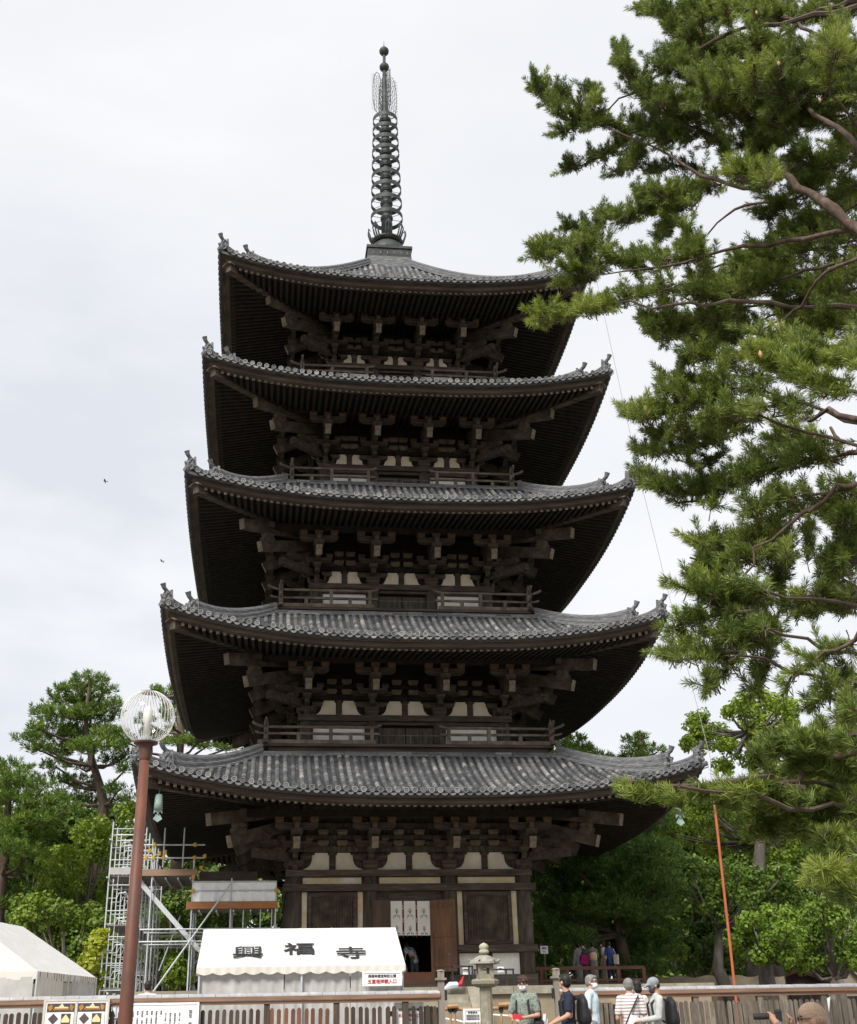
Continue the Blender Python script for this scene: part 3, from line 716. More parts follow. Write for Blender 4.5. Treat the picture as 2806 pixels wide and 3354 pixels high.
for x,lab in((GXL,'grey wooden gate post with capped top beside the white entrance sign'),(GXR,'grey wooden gate post with capped top behind the man in navy polo')):
    t=thing('gate_post',lab,'gate post',(x,FY-.02,.08),0,'wooden gate posts of the fence')
    pt=aty(1444,3181,FY).z; pc_=aty(1444,3207,FY).z; mb=MB(); mb.box((x,FY-.02,(pc_+.1)/2),(.115,.115,pc_-.12)); mb.build('shaft',POSTM,t)
    mb=MB(); mb.box((x,FY-.02,pc_),(.19,.19,.038)); mb.build('collar',POSTM,t)
    mb=MB(); mb.box((x,FY-.02,(pc_+pt)/2+.01),(.12,.12,pt-pc_-.02)); mb.lathe([(.085,pt),(.06,pt+.02),(.0,pt+.03)],(x,FY-.02,0),8); mb.build('cap',POSTM,t)
    mb=MB(); mb.box((x+(.085 if x<-1 else -.085),FY-.04,FZ-.12),(.04,.06,.18)); mb.build('latch',INK,t)
GATEM=pm('gate_wood',(0.21,0.19,0.14),(0.15,0.135,0.10),3,0.85,0.2,(4,4,.8),c3=(0.28,0.25,0.19))
def gate_leaf(xa,xb,y,lab):
    t=thing('gate_leaf',lab,'gate',((xa+xb)/2,y,.1),0,'low picket gate leaves')
    gt=aty(1300,3297,FY).z
    for z in(gt-.12,.5):
        mb=MB(); mb.beam((xa,y,z),(xb,y,z),.05,.09); mb.build('rail',GATEM,t)
    for x in(xa,xb):
        mb=MB(); mb.box((x,y,gt/2+.05),(.075,.07,gt-.15)); mb.build('stile',GATEM,t)
    n=7
    for i in range(n):
        x=xa+(xb-xa)*(i+1)/(n+1); mb=MB(); mb.prism([(-.04,.2),(.04,.2),(.04,gt-.03),(.02,gt),(-.02,gt),(-.04,gt-.03)],lambda a,b,tt:(x+a,y-.05+.024*tt,b)); mb.build('picket',GATEM,t)
gate_leaf(aty(1270,3330,FY+.15).x,aty(1432,3330,FY+.15).x,FY+.16,'low grey-green picket gate leaf carrying the white entrance sign')
gate_leaf(aty(1935,3320,FY+.15).x,aty(2010,3320,FY+.15).x,FY+.16,'low grey picket gate leaf between the visitors at right')
# ---------------- signs
def panel(name,label,cat,x0,x1,y0,y1,Y,frame=None,group=None):
    a=aty(x0,y1,Y); b=aty(x1,y0,Y); zt=b.z; zb=a.z
    t=thing(name,label,cat,((a.x+b.x)/2,Y,zb),0,group)
    mb=MB(); mb.bx(a.x,b.x,Y,Y+.02,zb,zt); mb.build('panel',PAPER,t)
    if frame:
        mb=MB(); 
        for q in(a.x-.02,b.x+.02): mb.bx(q-.02,q+.02,Y-.012,Y+.03,zb,zt+.04)
        mb.bx(a.x+.002,b.x-.002,Y-.011,Y+.028,zt+.002,zt+.038); mb.build('frame',frame,t)
    return t,a.x,b.x,zb,zt
def entrance(t,xa,xb,zb,zt,Y,extra=False):
    w=xb-xa; h=zt-zb; cx=(xa+xb)/2
    text('lettering','興福寺国宝特別公開',w*.088,INK,t,facing((cx,Y-.004,zb+h*(.76 if not extra else .80))),.0008)
    text('lettering','五重塔拝観入口',w*.118,RED,t,facing((cx,Y-.004,zb+h*(.33 if not extra else .57))),.0012)
    if extra: text('lettering','拝観受付・初層内陣公開',w*.05,RED,t,facing((cx,Y-.004,zb+h*.40)))
TY=-24.1
q=panel('entrance_sign','white sign with red entrance lettering hung on the front of the white tent','sign',1193,1309,3187,3230,TY-.12,PAPER,'entrance signs'); entrance(*q,TY-.12)
q=panel('entrance_sign','white sign with red entrance lettering hung on the low gate leaf','sign',1298,1380,3290,3375,FY+.06,PAPER,'entrance signs'); entrance(*q,FY+.06,True)
# information board with vertical writing
t,xa,xb,zb,zt=panel('information_board','large white board of vertical black writing on the fence behind the lamp pole','board',392,645,3290,3500,FY-.16,PAPER)
cols=['国宝\n \n興\n福\n寺\n五\n重\n塔','天\n平\n二\n年\n︵\n七\n三\n〇\n︶\n興\n福','光\n明\n皇\n后\nが\n建\n立\nし\nた','現\n存\nの\n塔\nは\n応\n永','三\n十\n三\n年\n︵\n一\n四\n二','再\n建\n。','初\n層\nの\n須\n弥\n壇','薬\n師\n \n三\n尊\n像','釈\n迦\n \n三\n尊\n像','阿\n弥\n陀\n \n三\n尊','弥\n勒\n \n三\n尊\n像','を\n安\n置\nし\nて\nい\nる']
cols[0]='国\n宝\n \n興\n福\n寺\n五\n重\n塔'
W_=xb-xa
for i,c in enumerate(cols):
    s=.068 if i==0 else .036; x=xb-.11-(0 if i==0 else .11+i*.083)
    cu=text('lettering',c,s,INKG,t,facing((x,FY-.164,zt-.10)),.0,align='CENTER')
    # shift so that the column starts at the top
    zs=[v.co.z for v in cu.data.vertices]; dz=(zt-.09-(.0 if i in(0,5,6,7,8,9,10,11) else .04))-(max(zs)+t.location.z); cu.data.transform(Matrix.Translation((0,0,dz)))
# double poster board
POST1=pm('poster_dark',(0.05,0.05,0.06),(0.10,0.08,0.07),6,0.4); POST2=pm('poster_cream',(0.72,0.62,0.33),(0.66,0.56,0.30),6,0.5); POSTO=pm('poster_orange',(0.42,0.20,0.05),(0.30,0.14,0.04),8,0.5)
t,xa,xb,zb,zt=panel('poster_board','framed pair of dark event posters with pale triangles on the fence','board',137,352,3278,3420,FY-.16,pm('board_frame',(0.55,0.52,0.46),(0.47,0.44,0.39),3,0.7))
for i in(0,1):
    w=(xb-xa)/2; c=xa+w*(i+.5); Y=FY-.165
    mb=MB(); mb.bx(c-w*.45,c+w*.45,Y,Y+.004,zt-.52,zt-.03); p=mb.build('poster',POST1,t)
    def tri(pts,m,dy,nm):
        mb=MB(); mb.prism(pts,lambda a,b,tt:(c+a*w,Y-dy+.002*tt,zt-b*w),0); mb.build(nm,m,p)
    tri([(-.20,.22),(.24,.22),(.24,.17),(.10,.16),(.03,.05),(-.07,.16),(-.20,.17)],POST2,.004,'pale_roof_shape'); tri([(-.24,.26),(.27,.26),(.27,.21),(-.24,.21)],POSTO,.004,'orange_band')
    tri([(-.44,.33),(.44,.33),(.44,.9),(-.44,.9)],PAPER,.004,'white_sheet')
    tri([(-.22,.36),(-.05,.53),(-.22,.70),(-.39,.53)],POST1,.008,'dark_diamond'); tri([(.03,.37),(.34,.37),(.34,.72),(.03,.72)],POST1,.008,'dark_square'); tri([(.18,.39),(.31,.55),(.31,.64),(.05,.64),(.05,.55)],POST2,.012,'pale_shape')
    tri([(-.43,.16),(-.30,.08),(-.26,.2),(-.36,.3)],POSTO,.004,'leaf_shape'); tri([(.43,.16),(.30,.08),(.28,.2),(.36,.3)],POSTO,.004,'leaf_shape')
mb=MB(); mb.bx((xa+xb)/2-.02,(xa+xb)/2+.02,FY-.18,FY-.165,zb,zt-.01); mb.build('mullion',MATS['board_frame'],t)
# notice by the steps
t,xa,xb,zb,zt=panel('notice_sign','small white notice on a stand in front of the stone steps','sign',1524,1572,3310,3349,-23.9,PAPER)
text('lettering','拝観案内',(xb-xa)*.14,INK,t,facing(((xa+xb)/2,-23.905,zt-.035)),.0004,sp=1.3)
for i in range(4): text('lettering','五重塔初層内陣特別公開のご案内',(xb-xa)*.058,INK,t,facing(((xa+xb)/2,-23.905,zt-.08-.026*i)))
mb=MB(); 
for q in(xa+.04,xb-.04): mb.tube([(q,-23.86,.12),(q,-23.87,zt)],.012,6)
mb.build('stand',STEEL,t)
# route sign on a post beside the pagoda
t,xa,xb,zb,zt=panel('route_sign','small white route sign on a thin brown post right of the pagoda','sign',1770,1794,3098,3124,-2.3,INK)
text('lettering','順路',(xb-xa)*.32,INK,t,facing(((xa+xb)/2,-2.305,zb+(zt-zb)*.68)),.001); text('lettering','出口',(xb-xa)*.2,RED,t,facing(((xa+xb)/2,-2.305,zb+(zt-zb)*.25)),.001)
mb=MB(); mb.tube([((xa+xb)/2,-2.26,BZ),((xa+xb)/2,-2.26,zb+.1)],.03,8); mb.build('post',FRAIL,t)
for x0_,x1_,y0_,y1_ in((1516,1534,3169,3192),(1630,1649,3166,3191)):
    t,xa,xb,zb,zt=panel('notice_paper','white notice paper on the low rail '+('left' if x0_<1600 else 'right')+' of the stone lantern','notice',x0_,x1_,y0_,y1_,-8.0)
    text('lettering','撮影禁止',(xb-xa)*.18,INK,t,facing(((xa+xb)/2,-8.004,zt-.06)),.0005)
    mb=MB(); mb.tube([((xa+xb)/2,-7.97,BZ),((xa+xb)/2,-7.97,zt-.05)],.012,6); mb.build('stand',INK,t)
# low dark rail in front of the ground floor
for xa_,xb_,yy,lab in((1478,1549,3166,'low black metal rail left of the stone lantern before the pagoda wall'),(1551,1683,3177,'low black metal rail right of the stone lantern before the pagoda wall')):
    a=aty(xa_,yy,-8.1); b=aty(xb_,yy,-8.1); t=thing('low_rail',lab,'rail',((a.x+b.x)/2,-8.1,BZ),0,'low black rails')
    mb=MB(); mb.beam((a.x,-8.1,a.z),(b.x,-8.1,a.z),.05,.05); mb.build('top_bar',INK,t)
    for x in(a.x+.03,(a.x*.2+b.x*.8),b.x-.03):
        mb=MB(); mb.box((x,-8.1,(BZ+a.z)/2),(.05,.05,a.z-BZ)); mb.build('leg',INK,t)
# ---------------- stone lantern
LS=pm('lichen_stone',(0.30,0.27,0.20),(0.22,0.20,0.15),6,0.95,0.5,c3=(0.36,0.35,0.27)); LSR=pm('mossy_stone',(0.13,0.12,0.105),(0.30,0.29,0.25),5,0.95,0.5,c3=(0.40,0.40,0.33)); LSG=pm('greenish_stone',(0.28,0.30,0.19),(0.34,0.34,0.25),6,0.95,0.5,c3=(0.42,0.42,0.33))
LY=-24.6; lx=aty(1588.4,3200,LY).x
def lz(yc): return aty(1588,2950+yc/3.514,LY).z
PXM=(aty(1688,3200,LY).x-aty(1588,3200,LY).x)/100/3.514
t=thing('stone_lantern','weathered stone lantern with jewel finial standing before the stone steps','lantern',(lx,LY,.14))
def prof(l): return [(abs(w)/2*PXM,lz(y)) for y,w in l]
mb=MB(); mb.lathe(prof([(1900,330),(1800,300),(1780,150),(1400,148),(1000,142)]),(lx,LY,0),12); mb.build('shaft',LS,t)
mb=MB(); mb.lathe(prof([(1000,170),(985,260),(960,310),(925,318),(905,290),(893,190)]),(lx,LY,0),6); mb.build('platform',LS,t)
zf,ztp=lz(893),lz(733); r_=86*PXM; mb=MB(); w_=r_*1.0
for sx,sy in((-1,-1),(1,-1),(1,1),(-1,1)): mb.box((lx+sx*w_*.72,LY+sy*w_*.72,(zf+ztp)/2),(w_*.55,w_*.55,ztp-zf))
for sx,sy in((0,-1),(0,1),(-1,0),(1,0)):
    d=(w_*.9,w_*.45) if sx==0 else (w_*.45,w_*.9); q=(ztp-zf)
    mb.box((lx+sx*w_*.75,LY+sy*w_*.75,zf+q*.14),(d[0],d[1],q*.27)); mb.box((lx+sx*w_*.75,LY+sy*w_*.75,ztp-q*.14),(d[0],d[1],q*.27))
mb.build('fire_box',LS,t)
mb=MB(); n6=6; P0=prof([(733,250),(728,350),(700,345),(668,240),(640,150),(628,90)]); mb.lathe(P0,(lx,LY,0),6); 
for i in range(6):
    a=2*PI*i/6; rr=P0[1][0]; mb.tube([(lx+rr*.8*math.cos(a),LY+rr*.8*math.sin(a),P0[2][1]),(lx+rr*1.05*math.cos(a),LY+rr*1.05*math.sin(a),P0[2][1]+.03)],[.03,.02],6)
mb.build('roof_cap',LSR,t)
mb=MB(); mb.lathe(prof([(632,70),(612,80),(608,114),(575,114),(568,90),(562,92),(545,108),(520,108),(500,75),(488,25),(482,6)]),(lx,LY,0),14); mb.build('jewel',LSG,t,smooth=True)
# ---------------- bamboo barrier
BAM=pm('bamboo',(0.42,0.25,0.12),(0.33,0.19,0.09),3,0.5,0.1,(8,1,1),c3=(0.50,0.33,0.18)); PVC=pm('white_pipe',(0.78,0.78,0.77),(0.72,0.72,0.71),3,0.4)
t=thing('bamboo_barrier','low bamboo barrier with lashed legs in front of the stone steps','barrier',(aty(1560,3300,-23.3).x,-23.3,.15))
BY=-23.3
def bp(x,y,dy=0): return aty(1400+x/3.514,2950+y/3.514,BY+dy)
for nm,a,b,rad in(('rail',(195,1248),(610,1248),.035),('rail',(720,1243),(1030,1228),.035)):
    mb=MB(); p,q=bp(*a),bp(*b); n=5; mb.tube([p.lerp(q,i/n) for i in range(n+1)],rad,8); mb.build(nm,BAM,t)
for a,b in(((225,1222),(345,1212)),((815,1203),(975,1190))):
    mb=MB(); mb.tube([bp(*a,-.08),bp(*b,-.08)],.045,8); mb.build('cross_pole',BAM,t)
for x in(262,312,845,960):
    mb=MB(); p=bp(x,1235,-.03); mb.tube([p,(p.x,p.y,.15)],.025,8); mb.build('leg',BAM,t)
    mb=MB(); mb.lathe([(.045,-.05),(.045,.05)],(p.x,p.y,p.z-.03),8); mb.build('lashing',INK,t)
for a,b,lab in(((150,1350),(420,1400),'left of the stone lantern'),((750,1313),(1080,1345),'right of the stone lantern')):
    mb=MB(); p,q=bp(*a,.6),bp(*b,.3); m=p.lerp(q,.7)+V((0,0,.01)); mb.tube([p,m,q],.018,8); mb.tube([p,(p.x,p.y,.12)],.018,8); mb.tube([q,(q.x,q.y,.12)],.018,8)
    tag(recenter(mb.build('pipe_rail',PVC)),'white plastic pipe rail '+lab,'pipe rail',group='white pipe rails')
# folded umbrella lying on the steps
mb=MB(); c=aty(1484,3229,-9.5); mb.tube([c+V((-.35,0,-.12)),c+V((-.1,-.05,.0)),c+V((.12,-.02,.02)),c+V((.22,0,.0))],[.02,.12,.10,.03],8,0); mb.tube([c+V((.12,-.02,.02)),c+V((.25,0,.06)),c+V((.34,0,.28))],[.085,.07,.01],8,1)
tag(recenter(mb.build('folded_umbrella',[pm('umbrella_pale_blue',(0.55,0.60,0.68),(0.45,0.5,0.6),3,0.6),RED])),'pale blue and red folded umbrella lying on top of the steps','umbrella')
# ---------------- lamp post
LPX,LPY=-6.51,-37.3
GLOBEM=bpy.data.materials.new('clear_globe'); GLOBEM.use_nodes=True; g_=GLOBEM.node_tree; b_=g_.nodes['Principled BSDF']; tr=N(g_,'ShaderNodeBsdfTransparent'); gl=N(g_,'ShaderNodeBsdfGlossy'); gl.inputs['Roughness'].default_value=.05; mxx=N(g_,'ShaderNodeMixShader'); lw=N(g_,'ShaderNodeLayerWeight'); lw.inputs[0].default_value=.05
g_.links.new(lw.outputs['Facing'],mxx.inputs[0]); g_.links.new(tr.outputs[0],mxx.inputs[1]); g_.links.new(gl.outputs[0],mxx.inputs[2]); g_.links.new(mxx.outputs[0],g_.nodes['Material Output'].inputs['Surface'])
RIBM=pm('white_rib',(0.66,0.65,0.62),(0.58,0.57,0.54),4,0.4)
t=thing('lamp_post','rust-brown lamp post with a ribbed clear globe in front of the left tent','lamp post',(LPX,LPY,-.15))
zg=aty(479,2349,LPY).z; R=.257
mb=MB(); mb.lathe([(.066,-.15),(.064,1.2),(.047,zg-.36)],(LPX,LPY,0),20); mb.build('pole',RUST,t,smooth=True)
mb=MB(); mb.lathe([(.050,zg-.42),(.056,zg-.40),(.068,zg-.285),(.072,zg-.27),(.115,zg-.262),(.118,zg-.245),(.09,zg-.24)],(LPX,LPY,0),24); mb.build('collar',pm('rust_collar',(0.085,0.04,0.03),(0.12,0.06,0.045),3,0.6,0.1),t)
mb=MB(); mb.lathe([(R*math.sin(a),-R*math.cos(a)) for a in [PI*i/20 for i in range(3,19)]],(LPX,LPY,zg),40,cap=False); mb.build('globe',GLOBEM,t,smooth=True)
for i in range(40):
    a=2*PI*i/40; mb=MB(); mb.tube([(LPX+R*1.003*math.sin(q)*math.cos(a),LPY+R*1.003*math.sin(q)*math.sin(a),zg-R*1.003*math.cos(q)) for q in [PI*j/16 for j in range(2,16)]],.0027,4); mb.build('rib',RIBM,t)
mb=MB(); mb.lathe([(.085,zg+.240),(.09,zg+.250),(.05,zg+.262),(.0,zg+.265)],(LPX,LPY,0),20); mb.build('top_cap',pm('lamp_cap_grey',(0.35,0.34,0.32),(0.28,0.27,0.26),3,0.5),t)
mb=MB(); mb.lathe([(.032,zg-.20),(.034,zg-.06),(.043,zg-.05),(.046,zg+.06),(.03,zg+.10),(.0,zg+.115)],(LPX,LPY,0),16); mb.build('bulb',pm('milk_glass',(0.82,0.80,0.74),(0.80,0.78,0.72),2,0.3),t,smooth=True)
mb=MB(); mb.lathe([(.05,zg-.245),(.05,zg-.19),(.03,zg-.185)],(LPX,LPY,0),12); mb.build('socket',STEEL,t)
mb=MB(); mb.tube([(LPX+.062,LPY-.02,zg-.27),(LPX+.07,LPY-.03,zg-.34),(LPX+.055,LPY-.03,zg-.44)],.006,5); mb.build('cable',INK,t)
# ---------------- main tent
t=thing('event_tent','white gabled event tent with large black temple lettering on its roof','tent',(-4.55,-22.6,.2))
xl,xr=-6.60,-2.50; yf,yr,yb=-24.1,-22.62,-21.1; ze=2.30; zr=aty(980,3041,yr).z
mb=MB(); NX,NS=24,8
def canopy_pt(i,j,side):
    u=i/NX; s=j/NS; y=(yf if side==0 else yb)+(yr-(yf if side==0 else yb))*s; z=ze+(zr-ze)*s - .035*math.sin(PI*s)*(.5+.5*math.sin(PI*2*u)**2)
    ins=.03*s; return (xl+ins+(xr-xl-2*ins)*u,y,z)
for side in(0,1):
    o=len(mb.v)
    for j in range(NS+1):
        for i in range(NX+1): mb.v.append(canopy_pt(i,j,side))
    for j in range(NS):
        for i in range(NX):
            a=o+j*(NX+1)+i; f=[a,a+1,a+NX+2,a+NX+1]; mb.face(f if side==0 else f[::-1])
for x in(xl,xr):
    o=len(mb.v); mb.v+= [(x,yf,ze),(x,yb,ze),(x+(.03 if x<-4 else -.03),yr,zr)]; mb.face([o,o+1,o+2])
can=mb.build('canopy',CANV,t,smooth=True)
for u_ in(0.335,0.5,0.665):
    mb=MB()
    for j in range(NS+1):
        a=V(canopy_pt(int(u_*NX),j,0)); b=V(canopy_pt(int(u_*NX)+1,j,0)); p_=a.lerp(b,u_*NX-int(u_*NX))+V((0,-.004,.006)); mb.v+= [tuple(p_-V((.012,0,0))),tuple(p_+V((.012,0,0)))]
    for j in range(NS): mb.face([2*j,2*j+1,2*j+3,2*j+2])
    mb.build('seam',CANVC,can)
mb=MB(); n=120
for i in range(n+1):
    x=xl+(xr-xl)*i/n; sc=.10+.045*abs(math.sin(PI*i/n*13)); yy=yf-.012+.01*math.sin(i*1.1)
    mb.v+= [(x,yf-.004,ze),(x,yy,ze-sc)]
for i in range(n): mb.face([2*i,2*i+1,2*i+3,2*i+2])
for x in(xl-.004,xr+.004):
    o=len(mb.v)
    for i in range(61):
        y=yf+(yb-yf)*i/60; mb.v+= [(x,y,ze),(x,y,ze-(.10+.045*abs(math.sin(PI*i/60*9))))]
    for i in range(60): mb.face([o+2*i,o+2*i+1,o+2*i+3,o+2*i+2])
mb.build('valance',CANVC,t)
def curtain(x0,x1,y0,y1,ztop,zbot,nm,m,fold=.03,par=None,seed=1):
    mb=MB(); n=60; rnd=random.Random(seed); ph=[rnd.uniform(0,6) for _ in range(4)]
    nrm=V((-(y1-y0),x1-x0,0)).normalized()
    for j in range(5):
        s=j/4
        for i in range(n+1):
            u=i/n; p=V((x0+(x1-x0)*u,y0+(y1-y0)*u,ztop+(zbot-ztop)*s)); w=fold*(.3+.7*s)*(math.sin(u*41+ph[0])+.6*math.sin(u*73+ph[1]+s))*.5
            mb.v.append(tuple(p+nrm*w))
    for j in range(4):
        for i in range(n): a=j*(n+1)+i; mb.face([a,a+1,a+n+2,a+n+1])
    return mb.build(nm,m,par,smooth=True)
curtain(xl+.05,-4.9,yf+.10,yf+.10,ze-.02,.3,'side_curtain',CANVG,par=t); curtain(-4.88,-3.6,yf+.12,yf+.12,ze-.02,.3,'side_curtain',CANVG,par=t,seed=2); curtain(-3.58,xr-.06,yf+.10,yf+.10,ze-.02,.3,'side_curtain',CANVG,par=t,seed=3)
curtain(xr-.03,xr-.03,yf+.1,yb-.1,ze-.02,.3,'side_curtain',CANVG,par=t,seed=4); curtain(xl+.03,xl+.03,yf+.1,yb-.1,ze-.02,.3,'side_curtain',CANVG,par=t,seed=5)
for x in(xl+.06,-4.55,xr-.06):
    for y in(yf+.05,yb-.05):
        mb=MB(); mb.tube([(x,y,.2),(x,y,ze-.01)],.022,8); mb.build('pole',STEEL,t)
nrm=V((0,-(zr-ze),(yf-yr)*-1)).normalized(); nrm=V((0,-(zr-ze),(yr-yf))).normalized(); upv=V((0,yr-yf,zr-ze)).normalized()
for ch,px_,py_,bo_ in(('興',812,3123,.003),('福',981,3112,.004),('寺',1150,3125,.004)):
    s=(aty(px_,py_,yf+.5)); lo,hi=0,1
    for _ in range(40):
        m_=(lo+hi)/2; y=yf+(yr-yf)*m_; z=ze+(zr-ze)*m_
        if aty(px_,py_,y).z>z: lo=m_
        else: hi=m_
    y=yf+(yr-yf)*lo; p=aty(px_,py_,y); text('lettering',ch,.54,INK,t,facing(p+nrm*.012,nrm,upv),bo_,1.22,depth=.006)
# ---------------- left tent (pavilion seen corner on)
t=thing('event_tent','cream white pavilion tent at the left edge with scalloped and stained valance','tent',(-10.6,-24.5,.2))
ze2=2.36; A=atz(123,3181,ze2); B=atz(315,3202,ze2); dirD=(B-A).normalized(); Lr=(B-A).length; back=dirD; leftv=V((-dirD.y,dirD.x,0))
Wd=5.4; A2=A+leftv*Wd; B2=B+leftv*Wd
# ridge point at the far end lies on the sight line of (74,3035)
far=B+leftv*(Wd*.40); ridgeB=None
best=None
for i in range(200):
    p=B+leftv*(Wd*i/200*.6)-dirD*.25; d=ray(74,3035); k=((p-CAM).x*d.x+(p-CAM).y*d.y)/(d.x**2+d.y**2); q=CAM+d*k; e_=(V((q.x,q.y,0))-V((p.x,p.y,0))).length
    if best is None or e_<best[0]: best=(e_,p,q.z)
ridgeB=V((best[1].x,best[1].y,best[2])); wl=(ridgeB-B).dot(leftv); ridgeA=A+leftv*wl+dirD*.25; ridgeA.z=ridgeB.z
A2=A+leftv*wl*2; B2=B+leftv*wl*2
mb=MB()
def patch(a,b,c,d,n=10,m=8,sag=.05):
    o=len(mb.v)
    for j in range(m+1):
        for i in range(n+1):
            u,s=i/n,j/m; p=(a*(1-u)+b*u)*(1-s)+(d*(1-u)+c*u)*s; p=p-V((0,0,sag*math.sin(PI*s)*math.sin(PI*u)**.5 if 0<u<1 else 0)); mb.v.append(tuple(p))
    for j in range(m):
        for i in range(n): q=o+j*(n+1)+i; mb.face([q,q+1,q+n+2,q+n+1])
patch(A,B,ridgeB,ridgeA); patch(B2,A2,ridgeA,ridgeB); patch(A2,A,ridgeA,ridgeA); patch(B,B2,ridgeB,ridgeB)
mb.build('canopy',CANV,t,smooth=True)
def valance(a,b,nm,m,stain):
    mb=MB(); n=80
    for i in range(n+1):
        p=a.lerp(b,i/n); out=(b-a).cross(V((0,0,1))).normalized()*-.0; sc=.13+.035*abs(math.sin(PI*i/n*round((b-a).length*3.2)))
        mb.v+= [tuple(p),tuple(p+V((0,0,-sc)))]
    for i in range(n): mb.face([2*i,2*i+1,2*i+3,2*i+2],1 if (stain and i%3==0 and random.random()<.7) else 0)
    mb.build(nm,[m,pm('mould_stain',(0.22,0.17,0.12),(0.30,0.25,0.19),5,0.9)],t)
valance(A,B,'valance',CANVC,True); valance(A2,A,'valance',CANVC,False)
for p,q_,sd in((A,B,1),(A2,A,2)):
    curtain(*( (p.lerp(q_,.02).x,p.lerp(q_,.42 if sd==1 else .98).x,p.lerp(q_,.02).y,p.lerp(q_,.42 if sd==1 else .98).y)),ze2-.1,.25,'side_curtain',CANVC if sd==1 else CANVG,par=t,seed=8+sd)
p,q_=A,B
curtain(B.x,B2.x,B.y,B2.y,ze2-.1,.25,'side_curtain',CANVC,par=t,seed=14)
curtain(A2.x,B2.x,A2.y,B2.y,ze2-.1,.25,'side_curtain',CANVC,par=t,seed=15)
curtain(p.lerp(q_,.58).x,p.lerp(q_,.98).x,p.lerp(q_,.58).y,p.lerp(q_,.98).y,ze2-.1,.25,'side_curtain',CANVG,par=t,seed=12)
for p in(A,B,A2,B2,A.lerp(B,.5)):
    mb=MB(); mb.tube([(p.x,p.y,.2),(p.x,p.y,ze2-.01)],.022,8); mb.build('pole',STEEL,t)
q=panel('tent_notice','small white notice hanging inside the pavilion tent opening','sign',171,199,3207,3238,A.lerp(B,.5).y-.3); text('lettering','ご休憩所',(q[2]-q[1])*.2,INK,q[0],facing(((q[1]+q[2])/2,A.lerp(B,.5).y-.305,q[3]+(q[4]-q[3])*.3)),.0008); text('lettering','受付',(q[2]-q[1])*.3,INK,q[0],facing(((q[1]+q[2])/2,A.lerp(B,.5).y-.305,q[3]+(q[4]-q[3])*.75)),.0008)
# ---------------- scaffold beside the pagoda
ORG=pm('orange_board',(0.38,0.155,0.05),(0.30,0.12,0.04),2,0.7,0.1,(.5,4,4),c3=(0.33,0.20,0.12)); SHEET=pm('white_sheet',(0.82,0.82,0.82),(0.74,0.74,0.75),1.5,0.6,0.2,c3=(0.86,0.86,0.86)); DECK=pm('deck_plank',(0.20,0.19,0.18),(0.14,0.13,0.125),3,0.8,0.1)
YEL=pm('yellow_clamp',(0.55,0.33,0.03),(0.45,0.26,0.03),4,0.6)
t=thing('scaffold','steel tube scaffold with decks and orange toe boards beside the pagoda','scaffold',(-8,-3,.25))
PR=.028
def pipe(a,b,nm='tube',r_=PR): mb=MB(); mb.tube([a,b],r_,6); return mb.build(nm,STEEL,t)
# row of ladder frames running away along the west side
fy=[-5.0+1.35*i for i in range(8)]
ZL=[2.1,3.55,5.0,6.4,7.6]
for i,y in enumerate(fy):
    zt_=8.15 if i<6 else 7.2; mb=MB()
    for x in(-10.82,-9.75): mb.tube([(x,y,.25),(x,y,zt_)],PR,6)
    z=.8; 
    while z<zt_-.1:
        mb.tube([(-10.82,y,z),(-9.75,y,z)],.020,5); z+=.86
    z=.8; j=0
    while z<zt_-.8:
        mb.tube([(-10.5,y,z),(-10.5,y,z+.42),(-10.42,y,z+.60),(-10.2,y,z+.62),(-10.1,y,z+.45),(-10.1,y,z)],.014,5,cap=False); mb.tube([(-10.82,y,z+.42),(-10.5,y,z+.42)],.014,5); z+=.86
    mb.tube([(-10.82,y,zt_-.25),(-9.75,y,zt_-.25)],.018,5)
    mb.build('ladder_frame',STEEL,t)
for z in(1.0,3.9,6.2,7.5):
    for x in(-10.86,-9.71): pipe((x,fy[0]-.3,z),(x,fy[-1]+.3,z),'ledger')
for z in(2.55,4.6,6.25):
    mb=MB(); mb.bx(-10.75,-9.82,fy[0],fy[-1],z,z+.05); mb.build('deck',DECK,t)
    for q in range(9): pass
mb=MB(); mb.bx(-10.8,-9.8,fy[0]-.04,fy[0]-.01,6.32,6.56); mb.build('toe_board',pm('grey_toe_board',(0.42,0.41,0.40),(0.36,0.35,0.34),3,0.6),t)
# standards and ledgers between the ladder tower and the pagoda
sy=-5.2
sx=[-9.30,-7.86,-6.50,-4.92]
tops=[7.25,6.9,6.15,6.05]
for x,zt_ in zip(sx,tops):
    for y in(sy,sy+1.5,sy+3.0):
        pipe((x,y,.25),(x,y,zt_+(.0 if y==sy else -.3)),'standard')
for i in range(9):
    x=-9.2+i*.2; pipe((x,sy+3.4+.45*i,.25),(x,sy+3.4+.45*i,4.2+.1*(i%3)),'standard',.02)
for z in(1.15,2.35,4.05,4.45): 
    for y in(sy,sy+1.5,sy+3.0): pipe((-9.6,y-.05,z),(-4.75,y-.05,z),'ledger')
for z in(6.85,7.3): pipe((-9.9,sy-.05,z),(-7.5,sy-.05,z),'guard_rail')
for z in(5.72,): pipe((-8.0,sy-.06,z),(-4.8,sy-.06,z),'guard_rail')
for x in(-9.0,-8.3): pipe((x,sy+.6,6.6),(x,sy+.6,8.0),'standard')
